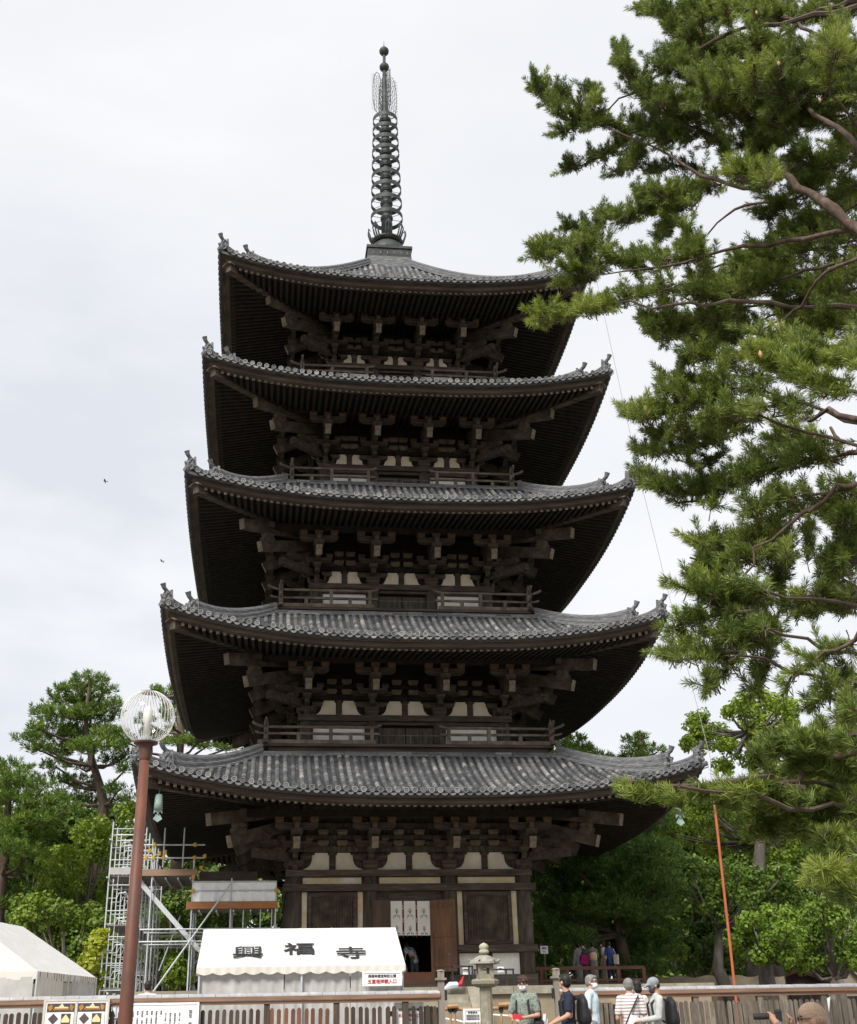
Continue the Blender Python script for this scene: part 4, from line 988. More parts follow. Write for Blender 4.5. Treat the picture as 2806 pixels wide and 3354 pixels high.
# decks
for (xa,xb,y0_,y1_,z) in((-9.9,-7.75,sy,sy+3.0,6.22),(-7.9,-4.9,sy,sy+1.6,5.12)):
    dk=None
    n=6
    mb=MB(); 
    for i in range(n):
        a=y0_+(y1_-y0_)*i/n; mb.bx(xa,xb,a+.02,a+(y1_-y0_)/n-.02,z,z+.05)
    mb.build('deck',DECK,t)
    for i in range(5):
        x=xa+(xb-xa)*(i+.5)/5; mb=MB(); mb.beam((x,y0_,z-.06),(x,y1_,z-.06),.05,.06); mb.build('deck_joist',STEEL,t)
mb=MB(); mb.bx(-9.92,-7.72,sy-.09,sy-.04,6.24,6.46); mb.build('toe_board',pm('worn_board',(0.30,0.19,0.13),(0.24,0.16,0.12),2,0.8,0.1,(.5,4,4),c3=(0.38,0.20,0.10)),t)
mb=MB(); mb.bx(-8.05,-4.85,sy-.09,sy-.04,5.12,5.36); mb.build('toe_board',ORG,t)
mb=MB(); mb.bx(-7.7,-5.6,sy+1.0,sy+1.05,6.15,6.5); mb.build('toe_board',WBRD,t)
curtain(-7.84,-4.94,sy-.035,sy-.035,6.0,5.36,'dust_sheet',SHEET,.07,par=t,seed=21)
pipe((-7.86,sy-.05,6.03),(-4.9,sy-.05,6.03),'guard_rail')
# braces
a=aty(500,3250,sy-.2); b=aty(762,2885,sy-.2); mb=MB(); mb.tube([a,b],.03,6); mb.build('diagonal_brace',STEEL,t)
a=aty(458,2890,sy+.2); b=aty(650,3110,sy+.2); mb=MB(); mb.beam(a,b,.10,.16); mb.build('stair_stringer',STEEL,t)
mb=MB(); mb.beam(a+V((0,1.0,0)),b+V((0,1.0,0)),.06,.12); mb.build('stair_stringer',STEEL,t)
a=aty(590,3000,sy+1.5); b=aty(520,3180,sy+1.5); mb=MB(); mb.tube([a,b],.025,6); mb.build('diagonal_brace',STEEL,t)
for x,z0_,z1_ in((-6.05,4.0,5.1),(-5.45,4.0,5.1),(-5.05,2.4,5.1),(-6.0,2.4,4.0)):
    pipe((x,sy+.1,z0_),(x,sy+.1,z1_),'standard',.022)
rnd=random.Random(5)
for p in[(-9.30,6.85),(-9.30,7.3),(-7.86,6.85),(-7.86,7.3),(-7.86,5.72),(-7.86,6.2),(-4.92,5.72),(-9.55,6.85),(-9.1,7.0),(-8.95,6.85),(-7.6,6.5),(-7.5,6.9),(-9.45,7.1),(-8.9,7.05)]:
    mb=MB(); mb.box((p[0],sy-.06,p[1]),(.10,.10,.10),0,.4); mb.lathe([(.05,-.07),(.05,.07)],(p[0]+.02,sy-.08,p[1]),7); mb.build('clamp',YEL,t)
# ---------------- railing on the podium at right
RR_=pm('red_brown_rail',(0.12,0.052,0.036),(0.165,0.075,0.05),2.5,0.7,0.1,(.6,4,4))
mb=MB(); mb.bx(4.65,9.08,-3.2,1.8,BZ+.002,BZ+.26); t=thing('wooden_walkway','low dark wooden walkway carrying the women on the podium','walkway',(6.9,-.7,BZ)); mb.build('deck',WBRD,t)
ry=-3.0; t=thing('podium_railing','red-brown wooden railing along the podium right of the pagoda','railing',(7,ry,BZ))
zr1=aty(1900,3171,ry).z; xa=aty(1686,3172,ry).x; xb=aty(2106,3168,ry).x
for z,w in((zr1,.12),(zr1-.42,.08)):
    mb=MB(); mb.beam((xa,ry,z),(xb,ry,z),.12,w); mb.build('rail',RR_,t)
n=5
for i in range(n+1):
    x=xa+(xb-xa)*i/n; mb=MB(); mb.box((x,ry,(BZ+.27+zr1)/2),(.13,.13,zr1-BZ-.25)); mb.build('post',RR_,t)
# ---------------- lightning conductor
t=thing('lightning_conductor','orange and grey conductor pipe with a thin wire climbing the right roof corners','conductor',(9.8,-9.8,.25))
mb=MB(); mb.tube([(9.76,-9.8,.25),(9.9,-9.8,7.9)],.045,8); mb.build('orange_pipe',pm('orange_paint',(0.42,0.12,0.045),(0.34,0.09,0.035),2,0.5),t)
mb=MB(); mb.tube([(9.9,-9.8,7.9),(9.9,-9.8,8.85)],.04,8); mb.build('grey_pipe',STEEL,t)
pts=[V((9.9,-9.8,8.85))]
for i,r in enumerate(RO): pts.append(V((r.e+.12,-r.e-.12,r.zc+.05)))
mb=MB(); mb.tube(pts,.011,5); mb.build('wire',pm('wire_grey',(0.3,0.3,0.3),(0.25,0.25,0.25),3,0.5),t)
for r in RO:
    mb=MB(); mb.tube([(r.e-.45,-r.e+.45,r.zc-.35),(r.e+.05,-r.e-.05,r.zc-.25)],.02,5); mb.build('standoff',RIDGET,t)
# ---------------- wind bells under the lowest roof corners
VERD=pm('verdigris',(0.20,0.29,0.26),(0.28,0.37,0.34),6,0.7,0.1,c3=(0.14,0.20,0.18))
for px_,py_,sd,lab in((519,2630,-1,'left'),(2223,2645,1,'right')):
    p=aty(px_,py_,-9.05); t=thing('wind_bell','green bronze wind bell hanging under the '+lab+' corner of the lowest roof','bell',(p.x,-9.05,p.z-.30),0,'wind bells under the lowest roof')
    mb=MB(); pr=[(.10,.28),(.125,.22),(.135,0),(.145,-.22)]; mb.lathe(pr[::-1],(p.x,-9.05,p.z),12); mb.build('bell',VERD,t,smooth=True)
    mb=MB(); 
    for q in(-1,1): mb.prism([(0,0),(.13,0),(.14,-.14),(.07,-.06),(0,-.16)],lambda a,b,tt:(p.x+q*a,-9.05+.1*tt-.05,p.z-.215+b)); 
    mb.build('bell_lip',VERD,t)
    mb=MB(); mb.tube([(p.x,-9.05,p.z+.26),(p.x,-9.05,p.z+.68)],.018,5); mb.build('hanger',RIDGET,t)
    mb=MB(); mb.prism([(-.06,-.36),(.06,-.36),(.15,-.52),(.0,-.62),(-.15,-.52)],lambda a,b,tt:(p.x+a,-9.05+.015*tt,p.z+b)); mb.build('wind_plate',VERD,t)
# ---------------- door curtain
t=thing('door_curtain','white split curtain with deer crests and red ribbons hanging in the doorway','curtain',(0,-4.7,3.3))
CY_=-4.42; CUR=pm('curtain_cloth',(0.72,0.69,0.63),(0.64,0.61,0.56),2,0.8,0.05); CRB=pm('crimson_ribbon',(0.16,0.012,0.012),(0.12,0.010,0.012),4,0.7); CREST=pm('crest_grey',(0.22,0.20,0.19),(0.30,0.28,0.26),6,0.8)
for i,(a,b) in enumerate(((1280,1317),(1324,1361),(1368,1408))):
    p,q=aty(a,3064,CY_),aty(b,2951,CY_); mb=MB(); mb.bx(p.x,q.x,CY_,CY_+.012,p.z,q.z); cp=mb.build('cloth_panel',CUR,t)
    cx=(p.x+q.x)/2; 
    for zc_ in(q.z-.42,q.z-1.02):
        mb=MB(); Y=CY_-.004
        D_=lambda a_,b_,tt:(cx+a_,Y+.002*tt,zc_+b_)
        # two small facing deer under a tree crest
        for sd in(-1,1):
            mb.prism([(sd*x_,y_) for x_,y_ in((.03,-.10),(.03,-.14),(.05,-.14),(.055,-.115),(.10,-.115),(.10,-.20),(.12,-.20),(.125,-.10),(.09,-.075),(.06,-.075),(.05,-.04),(.03,-.045))],D_)
        mb.build('deer_crest',CREST,cp)
        mb=MB(); 
        for q_ in range(7):
            a_=PI*q_/6; mb.lathe([(.0,-.001),(.022,0),(.0,.001)],(cx+.06*math.cos(a_),Y,zc_+.06+.10*math.sin(a_)),6)
            mb.beam((cx,Y,zc_-.02),(cx+.06*math.cos(a_),Y,zc_+.06+.10*math.sin(a_)),.006,.008)
        mb.beam((cx,Y,zc_-.05),(cx,Y,zc_+.06),.008,.02); mb.build('tree_crest',CREST,cp)
for a in(1320.5,1364.5):
    p=aty(a,3072,CY_); q=aty(a,2951,CY_); mb=MB(); n=16; z=p.z
    mb.bx(p.x-.024,p.x+.024,CY_-.006,CY_+.006,p.z,q.z); rb=mb.build('ribbon',CRB,t)
    for s in range(3):
        zz=q.z-.3-.45*s; mb=MB(); mb.prism([(-.02,0),(.02,.04),(-.005,.09),(.02,.14),(-.02,.16),(0,.08)],lambda a_,b_,tt:(p.x+a_,CY_-.012+.003*tt,zz+b_)); mb.build('ribbon_mark',PAPER,rb)
# ---------------- birds
for px_,py_,D,rot,lab in((343,1576,62,.3,'upper'),(529,1838,60,-.2,'lower')):
    p=atd(px_,py_,D); mb=MB(); s=.13
    mb.lathe([(.0,-.11),(.022,-.06),(.03,0),(.02,.06),(.0,.10)],(0,0,0),8)
    mb.v=[(x,z,y) for x,y,z in mb.v]
    for sd in(-1,1): mb.add([(0,.05,.01),(sd*.10,.06,.06),(sd*.20,-.02,.0),(sd*.10,-.02,.045),(0,-.05,.01)],[(0,1,3,4),(1,2,3)]); mb.add([(0,.05,-.005),(sd*.10,.06,.05),(sd*.20,-.02,-.01),(sd*.10,-.02,.035),(0,-.05,-.005)],[(4,3,1,0),(3,2,1)])
    mb.add([(-.02,-.1,0),(.02,-.1,0),(.035,-.19,.005),(-.035,-.19,.005)],[(0,1,2,3)])
    o=mb.build('bird',INK); o.location=p; o.rotation_euler=(.2,.35,rot+1.2); tag(o,'small dark bird flying in the grey sky, '+lab+' of the two','bird',group='birds in the sky')
# ---------------- buildings and palisade beyond
def hut(name,label,px0,px1,py,D,hw,hr,wallm,roofm,depth=6,rz=0):
    a,b=atd(px0,py,D),atd(px1,py,D); c=(a+b)/2; w=(b-a).length; ax=math.atan2(b.y-a.y,b.x-a.x)+rz
    t=thing(name,label,'building',(c.x,c.y,.25),ax); M_=WM[t]; L=lambda x,y,z: tuple(M_@V((x,y,z)))
    zt=c.z-.25; h_=zt-hr
    mb=MB(); pts=[(-w/2,0),(w/2,0),(w/2,h_),(0,zt-.12),(-w/2,h_)]
    mb.prism(pts,lambda x,z,tt:L(x,depth*tt,z)); mb.build('wall',wallm,t)
    for sd in(-1,1):
        mb=MB(); e=.5; x1=sd*(w/2+e); z1=h_-hr*e/(w/2)
        for i in range(8):
            f0,f1=i/8,(i+1)/8
            q=[(x1*f0,zt-(zt-z1)*f0),(x1*f1,zt-(zt-z1)*f1)]
            p8=[L(q[0][0],-.4,q[0][1]),L(q[1][0],-.4,q[1][1]+.03),L(q[1][0],depth+.4,q[1][1]+.03),L(q[0][0],depth+.4,q[0][1]),L(q[0][0],-.4,q[0][1]-.12),L(q[1][0],-.4,q[1][1]-.10),L(q[1][0],depth+.4,q[1][1]-.10),L(q[0][0],depth+.4,q[0][1]-.12)]
            mb.add(p8,[(0,1,2,3),(7,6,5,4),(0,4,5,1),(1,5,6,2),(2,6,7,3),(3,7,4,0)])
        mb.build('roof',roofm,t)
    mb=MB(); mb.prism([(-w*.22,1.0),(w*.22,1.0),(w*.22,h_*.8),(-w*.22,h_*.8)],lambda x,z,tt:L(x,-.03+.02*tt,z)); wn_=mb.build('window',INK,t)
    for x in(-w*.22,0,w*.22): mb=MB(); mb.prism([(x-.05,1.0),(x+.05,1.0),(x+.05,h_*.8),(x-.05,h_*.8)],lambda a,z,tt:L(a,-.06+.028*tt,z)); mb.build('window_bar',WBRD,wn_)
    return t
hut('house','small tan house with grey gabled roof among the trees at far right',2700,2830,3148,75,2.6,1.3,pm('tan_wall',(0.45,0.36,0.27),(0.38,0.30,0.22),1,0.9),pm('slate_roof',(0.20,0.20,0.21),(0.28,0.28,0.29),3,0.7))
hut('shed','dark maroon shed with red roof edge behind the fence at far right',2545,2680,3176,68,1.6,.4,pm('maroon_wall',(0.06,0.028,0.03),(0.045,0.022,0.024),2,0.8),pm('red_roof',(0.13,0.03,0.03),(0.10,0.026,0.027),3,0.6))
a,b=atd(2110,3200,58),atd(2560,3196,60); t=thing('palisade','far pale palisade of upright stakes behind the podium railing','fence',((a.x+b.x)/2,(a.y+b.y)/2,.25))
PALE=pm('palisade_wood',(0.34,0.28,0.20),(0.26,0.21,0.15),3,0.85)
n=44
for i in range(n):
    p=a.lerp(b,i/(n-1)); mb=MB(); mb.beam((p.x,p.y,.25),(p.x,p.y,p.z+.05*math.sin(i*7)),.16,.16); mb.build('stake',PALE,t)
for z in(1.2,2.9): mb=MB(); mb.beam((a.x,a.y+.1,z),(b.x,b.y+.1,z),.08,.12); mb.build('rail',PALE,t)
# ================================================================ PEOPLE
def capm(bm,p0,p1,r0,r1,fl=(1,1)):   # tapered capsule with elliptical section (x,y scale)
    p0,p1=V(p0),V(p1); a=p1-p0; L=a.length
    if L<1e-6: a=V((0,0,1)); L=1e-4
    q=a.to_track_quat('Z','Y'); n=12; rings=[]
    for k in range(1,4): t=-PI/2+PI/2*k/4; rings.append((r0*math.cos(t),r0*math.sin(t)))
    rings+=[(r0,0),(r1,L)]
    for k in range(1,4): t=PI/2*k/4; rings.append((r1*math.cos(t),L+r1*math.sin(t)))
    vs=[]; 
    def P(x,y,z):
        v=q@V((x,y,z)); d=q@V((0,0,z)); o=v-d; return p0+d+V((o.x*fl[0],o.y*fl[1],o.z))
    b=bm.verts.new(P(0,0,-r0)); t_=bm.verts.new(P(0,0,L+r1))
    R=[[bm.verts.new(P(r*math.cos(2*PI*i/n),r*math.sin(2*PI*i/n),z)) for i in range(n)] for r,z in rings]
    for i in range(n):
        bm.faces.new((b,R[0][(i+1)%n],R[0][i])); bm.faces.new((t_,R[-1][i],R[-1][(i+1)%n]))
        for j in range(len(R)-1): bm.faces.new((R[j][i],R[j][(i+1)%n],R[j+1][(i+1)%n],R[j+1][i]))
def ellm(bm,c,r,M3=None):
    m=Matrix.Translation(V(c))@((M3.to_4x4()) if M3 else Matrix())@Matrix.Diagonal((r[0],r[1],r[2],1))
    bmesh.ops.create_uvsphere(bm,u_segments=14,v_segments=10,radius=1,matrix=m)
import bmesh
def blob(name,prims,voxel,mat,parent,smooth_it=6,label=None,S=1.0):
    bm=bmesh.new()
    for p in prims:
        if p[0]=='c': capm(bm,*p[1:])
        else: ellm(bm,*p[1:])
    me=bpy.data.meshes.new('tmp'); bm.to_mesh(me); bm.free()
    o=bpy.data.objects.new('tmp',me); COL.objects.link(o)
    r=o.modifiers.new('r','REMESH'); r.mode='VOXEL'; r.voxel_size=voxel
    s=o.modifiers.new('s','SMOOTH'); s.iterations=smooth_it; s.factor=.5
    dg=bpy.context.evaluated_depsgraph_get(); dg.update()
    m2=bpy.data.meshes.new_from_object(o.evaluated_get(dg)); bpy.data.objects.remove(o)
    if S!=1: m2.transform(Matrix.Scale(S,4))
    m2.polygons.foreach_set('use_smooth',[True]*len(m2.polygons)); m2.materials.clear(); m2.materials.append(mat); m2.name=name
    ob=bpy.data.objects.new(name,m2); COL.objects.link(ob); ob.parent=parent
    if parent is not None: WM[ob]=WM[parent]
    if label: ob['label']=label
    return ob
SKIN=pm('skin',(0.52,0.31,0.22),(0.46,0.26,0.18),6,0.5,0.0,c3=(0.56,0.35,0.26))
HBLK=pm('black_hair',(0.012,0.010,0.009),(0.02,0.016,0.014),30,0.5,0.3); HBRN=pm('brown_hair',(0.04,0.022,0.014),(0.06,0.033,0.02),30,0.5,0.3); HGRY=pm('grey_hair',(0.22,0.21,0.20),(0.14,0.135,0.13),30,0.6,0.3)
MASKW=pm('white_mask',(0.72,0.72,0.74),(0.66,0.66,0.69),5,0.8); MASKD=pm('navy_mask',(0.03,0.03,0.06),(0.04,0.04,0.07),5,0.8)
LENS=pm('dark_glass',(0.02,0.02,0.025),(0.03,0.03,0.03),5,0.2)
def fabric(name,c,c2=None,scale=8,**kw): return pm(name,c,c2 or tuple(x*.75 for x in c),scale,0.85,0.6,**kw)
def person(label,px,py,D,face,skin=SKIN,hair=HBLK,H=1.72,head=(0,0),arms=None,top=None,bottom=None,vox=.013,mask=None,glasses=False,cap=None,hairstyle='short',long_sleeve=False,lean=0.0,feetz=None,skirt=None,loc=None,group=None,fem=False):
    p=loc if loc else atd(px,py,D); S=H/1.72
    z=p.z-H if feetz is None else feetz
    # facing angle given in degrees as seen from the camera: 0 = facing the camera, 90 = facing image left, 180 = back to camera
    tocam=math.atan2(CAM.y-p.y,CAM.x-p.x); fa=tocam-math.radians(face); rz=fa-PI/2
    t=thing('person',label,'person',(p.x,p.y,z),rz,group)
    sw=.145 if fem else .165
    def LZ(v,k=1): return (v[0],v[1]+lean*max(0,v[2]-.95),v[2]-abs(lean)*.25*max(0,v[2]-.95))
    sh={s:LZ((s*sw,0,1.40)) for s in(-1,1)}
    A={}
    for s in(-1,1):
        d=(arms or {}).get(s,((s*.235,-.02,1.12),(s*.245,.06,.86)))
        d=((V((d[0][0]*.87,d[0][1],d[0][2]))),V(d[1]))
        A[s]=(V(LZ(d[0]) if lean else d[0]),V(LZ(d[1]) if lean else d[1]))
    neck=V(LZ((0,-.005,1.46))); hc=V(LZ((0,.025,1.605))); MH=Matrix.Rotation(math.radians(head[0]),3,'Z')@Matrix.Rotation(math.radians(head[1]),3,'X')
    hp=lambda x,y,z_: hc+MH@V((x,y,z_))
    B=[('c',LZ((0,0,.95)),LZ((0,0,1.12)),.125,.12,(1.15,.82)),('c',LZ((0,0,1.12)),LZ((0,0,1.32)),.125,.14,(1.2,.80)),('c',(sh[-1][0]*.8,sh[-1][1],sh[-1][2]),(sh[1][0]*.8,sh[1][1],sh[1][2]),.062,.062),
       ('c',LZ((0,-.01,1.38)),hp(0,-.02,-.06),.058,.052)]
    # head with skull, jaw, nose, ears
    B+=[('e',hp(0,-.012,.022),(.074,.093,.092),MH),('e',hp(0,.018,-.045),(.056,.066,.070),MH),('e',hp(0,.045,-.085),(.028,.026,.022),MH),('c',hp(0,.088,.005),hp(0,.104,-.03),.010,.015),('c',hp(-.02,.074,-.062),hp(.02,.074,-.062),.011,.011),('e',hp(0,.066,.035),(.055,.022,.018),MH)]
    for s in(-1,1): B.append(('e',hp(s*.076,-.008,-.012),(.012,.022,.032),MH))
    for s in(-1,1):
        e,w=A[s]; B+=[('c',sh[s],e,.048,.038),('c',e,w,.037,.025)]
        d=(w-e).normalized(); 
        sd=V((s,0,0)); nrm=(d.cross(sd)).normalized() if abs(d.dot(sd))<.95 else V((0,0,1)); lat=nrm.cross(d).normalized()
        pc=w+d*.05; B+=[('c',w,w+d*.075,.026,.030,(1,1))]
        fl=[.058,.068,.072,.066,.052]
        for i in range(4):
            o=w+d*.082+lat*((i-1.5)*.019); L=fl[i+1] if i<4 else .05; k1=o+d*L*.45-nrm*.006*s*0; cur=V((0,.0,-1))*.012
            B+=[('c',o,k1,.0092,.0088),('c',k1,k1+d*L*.4+cur+V((0,.006,0)),.0088,.0078)]
        tb=w+d*.028-lat*.026; B+=[('c',tb,tb+d*.032-lat*.018,.0115,.0105),('c',tb+d*.032-lat*.018,tb+d*.066-lat*.020,.0105,.009)]
    for s in(-1,1):
        hx=s*.088; B+=[('c',(hx,0,.93),(hx*1.05,.005,.50),.082,.054),('c',(hx*1.05,.005,.50),(hx*1.08,-.02,.09),.054,.036),('c',(hx*1.08,-.03,.045),(hx*1.2,.14,.03),.038,.028)]
    blob('body',B,vox,skin,t,5,S=S)
    # clothing
    if top:
        m,slv=top[0],top[1]
        T=[('c',LZ((0,0,.88)),LZ((0,0,1.12)),.142,.130,(1.08,.86)),('c',LZ((0,0,1.12)),LZ((0,0,1.31)),.132,.146,(1.12,.84)),('c',(sh[-1][0]*.85,sh[-1][1],sh[-1][2]-.005),(sh[1][0]*.85,sh[1][1],sh[1][2]-.005),.072,.072),('c',LZ((0,0,1.40)),LZ((0,.0,1.455)),.070,.064)]
        for s in(-1,1):
            e,w=A[s]; q=V(sh[s]); 
            if slv=='long': T+=[('c',q,e,.064,.054),('c',e,e.lerp(w,.93),.054,.042)]
            elif slv=='kimono': T+=[('c',q,e,.07,.075),('c',e,e.lerp(w,.85),.08,.085),('c',e.lerp(w,.6),e.lerp(w,.6)+V((0,0,-.32)),.05,.06)]
            else: T+=[('c',q,q.lerp(e,.72),.064,.062)]
        sh_=blob('shirt',T,vox,m,t,5,S=S)
        # collar
    if bottom:
        T=[('c',(-.05,0,.92),(.05,0,.92),.135,.135,(1,.85))]
        if skirt: T=[('c',(0,0,.96),(0,0,.5),.150,.175,(1.1,.9)),('c',(0,0,.5),(0,0,.16),.175,.16 if skirt=='kimono' else .21,(1.1,.9))]
        else:
            for s in(-1,1): T+=[('c',(s*.088,0,.90),(s*.094,.005,.50),.100,.075),('c',(s*.094,.005,.50),(s*.097,-.02,.12),.075,.062)]
        blob('trousers' if not skirt else 'skirt',T,vox,bottom,t,5,S=S)
        if not skirt: blob('shoes',[('c',(s*.095,-.045,.045),(s*.107,.15,.035),.047,.036) for s in(-1,1)],vox,INK,t,4,S=S)
    if hair and not cap:
        Hh=[('e',hp(0,-.022,.034),(.083,.098,.090),MH),('e',hp(0,-.05,-.01),(.078,.066,.075),MH),('e',hp(0,.035,.082),(.068,.055,.030),MH)]
        for s in(-1,1): Hh.append(('c',hp(s*.072,.02,.05),hp(s*.078,.012,.005),.018,.013))
        if hairstyle=='fringe': Hh+=[('c',hp(-.05,.078,.058),hp(.05,.078,.052),.020,.018),('e',hp(.02,.03,.10),(.06,.06,.025),MH)]
        if hairstyle=='bun': Hh+=[('e',hp(0,-.115,.01),(.045,.042,.045),MH),('e',hp(0,-.07,-.03),(.07,.05,.06),MH)]
        if hairstyle=='bob': Hh+=[('e',hp(0,-.055,-.055),(.080,.062,.075),MH)]
        blob('hair',Hh,vox*.9,hair,t,3,S=S)
    if cap:
        m,kind=cap
        C_=[('e',hp(0,-.012,.045),(.090,.106,.088),MH)]
        if kind=='knit': C_=[('e',hp(0,-.012,.045),(.088,.105,.088),MH),('e',hp(0,-.03,.012),(.084,.090,.06),MH)]
        if kind=='peak': C_+=[('c',hp(-.04,.10,.045),hp(.04,.10,.045),.018,.018),('c',hp(-.03,.15,.035),hp(.03,.15,.035),.013,.013),('c',hp(0,.09,.045),hp(0,.15,.037),.03,.02)]
        blob('cap',C_,vox*.8,m,t,3,S=S)
        if hair: blob('hair',[('e',hp(0,-.05,-.015),(.079,.062,.055),MH)]+[('c',hp(s*.072,.0,.0),hp(s*.076,.0,-.03),.014,.01) for s in(-1,1)],vox*.9,hair,t,3,S=S)
    # face details
    mb=MB()
    def sp(c,r,m=0): mb.lathe([(r*math.sin(a)+1e-4,-r*math.cos(a)) for a in(.3,.9,1.57,2.2,2.8)],V(c)*S,8,m)
    for s in(-1,1): sp(hp(s*.030,.077,.008),.0095*S)
    M_=WM[t]; mb.v=[tuple(M_@V(v)) for v in mb.v]; mb.build('eyes',LENS,t)
    for s in(-1,1):
        mb=MB(); mb.tube([hp(s*.013,.084,.028)*S,hp(s*.032,.083,.034)*S,hp(s*.05,.07,.028)*S],[.003*S,.005*S,.003*S],5); mb.v=[tuple(M_@V(v)) for v in mb.v]; mb.build('eyebrow',hair if hair else HBLK,t)
    if mask: blob('face_mask',[('e',hp(0,.052,-.052),(.062,.058,.055),MH),('c',hp(-.07,.02,-.03),hp(.07,.02,-.03),.016,.016)],vox*.8,mask,t,3,S=S)
    else:
        mb=MB(); mb.tube([hp(-.022,.0845,-.063)*S,hp(0,.088,-.065)*S,hp(.022,.0845,-.063)*S],[.002*S,.005*S,.002*S],5); mb.v=[tuple(M_@V(v)) for v in mb.v]; mb.build('mouth',pm('lips',(0.35,0.13,0.11),(0.3,0.11,0.1),6,0.5),t)
    if glasses:
        mb=MB()
        for s in(-1,1):
            mb.tube([(hp(s*.033+.024*math.cos(a),.097,.008+.018*math.sin(a)))*S for a in [2*PI*i/10 for i in range(11)]],.0028*S,4,cap=False)
            mb.tube([hp(s*.057,.094,.012)*S,hp(s*.078,.0,.012)*S],.0028*S,4)
        mb.tube([hp(-.01,.099,.01)*S,hp(.01,.099,.01)*S],.0028*S,4); mb.v=[tuple(M_@V(v)) for v in mb.v]; mb.build('glasses',INK,t)
    t['_S']=S
    return t,(lambda x,y,z_: M_@(V((x,y,z_))*S)),A,hp
def backpack(label,P,mat,rz,side=-1,w=.30,h=.46,d=.18,zc=1.18,yc=-.22,accent=None):
    c=P(0,yc,zc); t=thing('backpack',label,'backpack',tuple(c-V((0,0,h/2))),rz); M_=WM[t]
    def W(v): return tuple(v)
    blob('bag_body',[('c',(-w*.28,0,.14),(-w*.28,0,h-.12),.12,.11,(.9,d/.26)),('c',(w*.28,0,.14),(w*.28,0,h-.12),.12,.11,(.9,d/.26)),('c',(0,0,.14),(0,0,h-.08),.12,.11,(.9,d/.26)),('c',(0,-d*.45,.13),(0,-d*.45,h*.45),.09,.08,(1,.6))],.014,mat,t,4)
    for s in(-1,1):
        mb=MB(); mb.tube([M_@V(p) for p in((s*.08,.07,h-.06),(s*.095,.20,h+.03),(s*.10,.345,h-.08),(s*.115,.33,h-.28),(s*.12,.13,.10))],[.018]*5,6); mb.build('strap',mat,t)
    if accent:
        mb=MB(); mb.box(M_@V((w*.52,-.02,.16)),(.04,.05,.16)); mb.build('side_bottle',accent,t)
    return t
def shoulderbag(label,c,rz,mat,size,strap=None,smat=None,cat='bag'):
    t=thing('shoulder_bag',label,cat,tuple(V(c)-V((0,0,size[2]/2))),rz); M_=WM[t]; w,d,h=size
    mb=MB(); mb.v=[]; 
    pl=[(-w/2,.02),(-w*.42,0),(w*.42,0),(w/2,.02),(w*.46,h*.8),(w*.40,h),(-w*.40,h),(-w*.46,h*.8)]
    mb.prism(pl,lambda a,b,tt:M_@V((a,d*(tt-.5),b))); b=mb.build('pouch',mat,t)
    mb=MB(); mb.prism([(-w*.44,h*.45),(w*.44,h*.45),(w*.46,h*1.0),(-w*.46,h*1.0)],lambda a,b_,tt:M_@V((a,-d/2-.012+.011*tt,b_))); mb.build('flap',mat,t)
    if strap:
        mb=MB(); mb.tube(strap,.013,6); mb.build('strap',smat or mat,t)
    return t
def rzof(t): return t.rotation_euler.z
# --- 1 man in grey-green shirt with a phone
S1=fabric('green_print_shirt',(0.13,0.16,0.135),(0.25,0.28,0.24),22,lo=.42,hi=.58,c3=(0.07,0.09,0.08)); GREY=fabric('charcoal_trousers',(0.06,0.06,0.065)); NAVY=fabric('navy_polo',(0.018,0.022,0.042),(0.013,0.016,0.032)); BAGD=fabric('dark_backpack',(0.03,0.033,0.038),(0.022,0.024,0.028)); KHA=fabric('khaki_trousers',(0.36,0.30,0.21)); LBL=fabric('pale_blue_tee',(0.55,0.66,0.70),(0.48,0.58,0.63))
GZ=.06
t,P,A,hp=person('man in green patterned shirt, glasses and grey mask looking down at his phone',1712,3196,20.4,22,hair=HBRN,head=(12,-16),arms={-1:((-.27,.02,1.13),(-.06,.26,1.09)),1:((.28,.03,1.12),(.05,.27,1.07))},top=(S1,'short'),bottom=GREY,mask=MASKW,glasses=True,hairstyle='fringe',vox=.011)
rz=rzof(t); backpack('charcoal backpack on the man in the green patterned shirt',P,BAGD,rz,yc=-.24)
c=P(-.01,.36,1.11); ph=thing('phone','red-cased phone held by the man in the green patterned shirt','phone',tuple(c),rz); mb=MB(); mb.box(c,(.15,.012,.08),0,rz+.3); mb.build('case',RED,ph); mb=MB(); mb.box(c+V((0,.009,0)),(.135,.004,.07),0,rz+.3); mb.build('screen',INK,ph)
c=P(.10,.245,1.072); mb=MB(); mb.lathe([(.032,-.012),(.034,0),(.032,.012)],c,10); tag(recenter(mb.build('wristwatch',STEEL)),'steel wristwatch on the wrist of the man in the green shirt','watch')
# --- 2 man in navy polo
t,P,A,hp=person('man in navy polo shirt with black backpack turning his head towards the pagoda',1851,3190,19.7,78,head=(-52,6),hair=HBLK,arms={-1:((-.27,.05,1.13),(-.10,.28,1.02)),1:((.27,.05,1.12),(.02,.30,1.0))},top=(NAVY,'short'),bottom=KHA,vox=.011,H=1.74)
rz=rzof(t); backpack('large black backpack on the man in the navy polo',P,pm('black_nylon',(0.012,0.012,0.014),(0.02,0.02,0.022),12,0.6,0.3),rz,yc=-.23,w=.27,h=.46,d=.18)
c=P(-.02,.37,1.04); lf=thing('leaflet','white folded leaflets held by the man in the navy polo','leaflet',tuple(c),rz); mb=MB(); mb.beam(c+V((0,0,.12)),c+V((-.03,.0,-.13)),.16,.006); mb.build('sheet',PAPER,lf); mb=MB(); mb.beam(c+V((.02,-.03,.05)),c+V((-.02,-.03,-.2)),.13,.005); mb.build('sheet',PAPER,lf); mb=MB(); mb.beam(c+V((.002,-.012,.08)),c+V((-.01,-.012,.0)),.09,.004); mb.build('print',INK,lf)
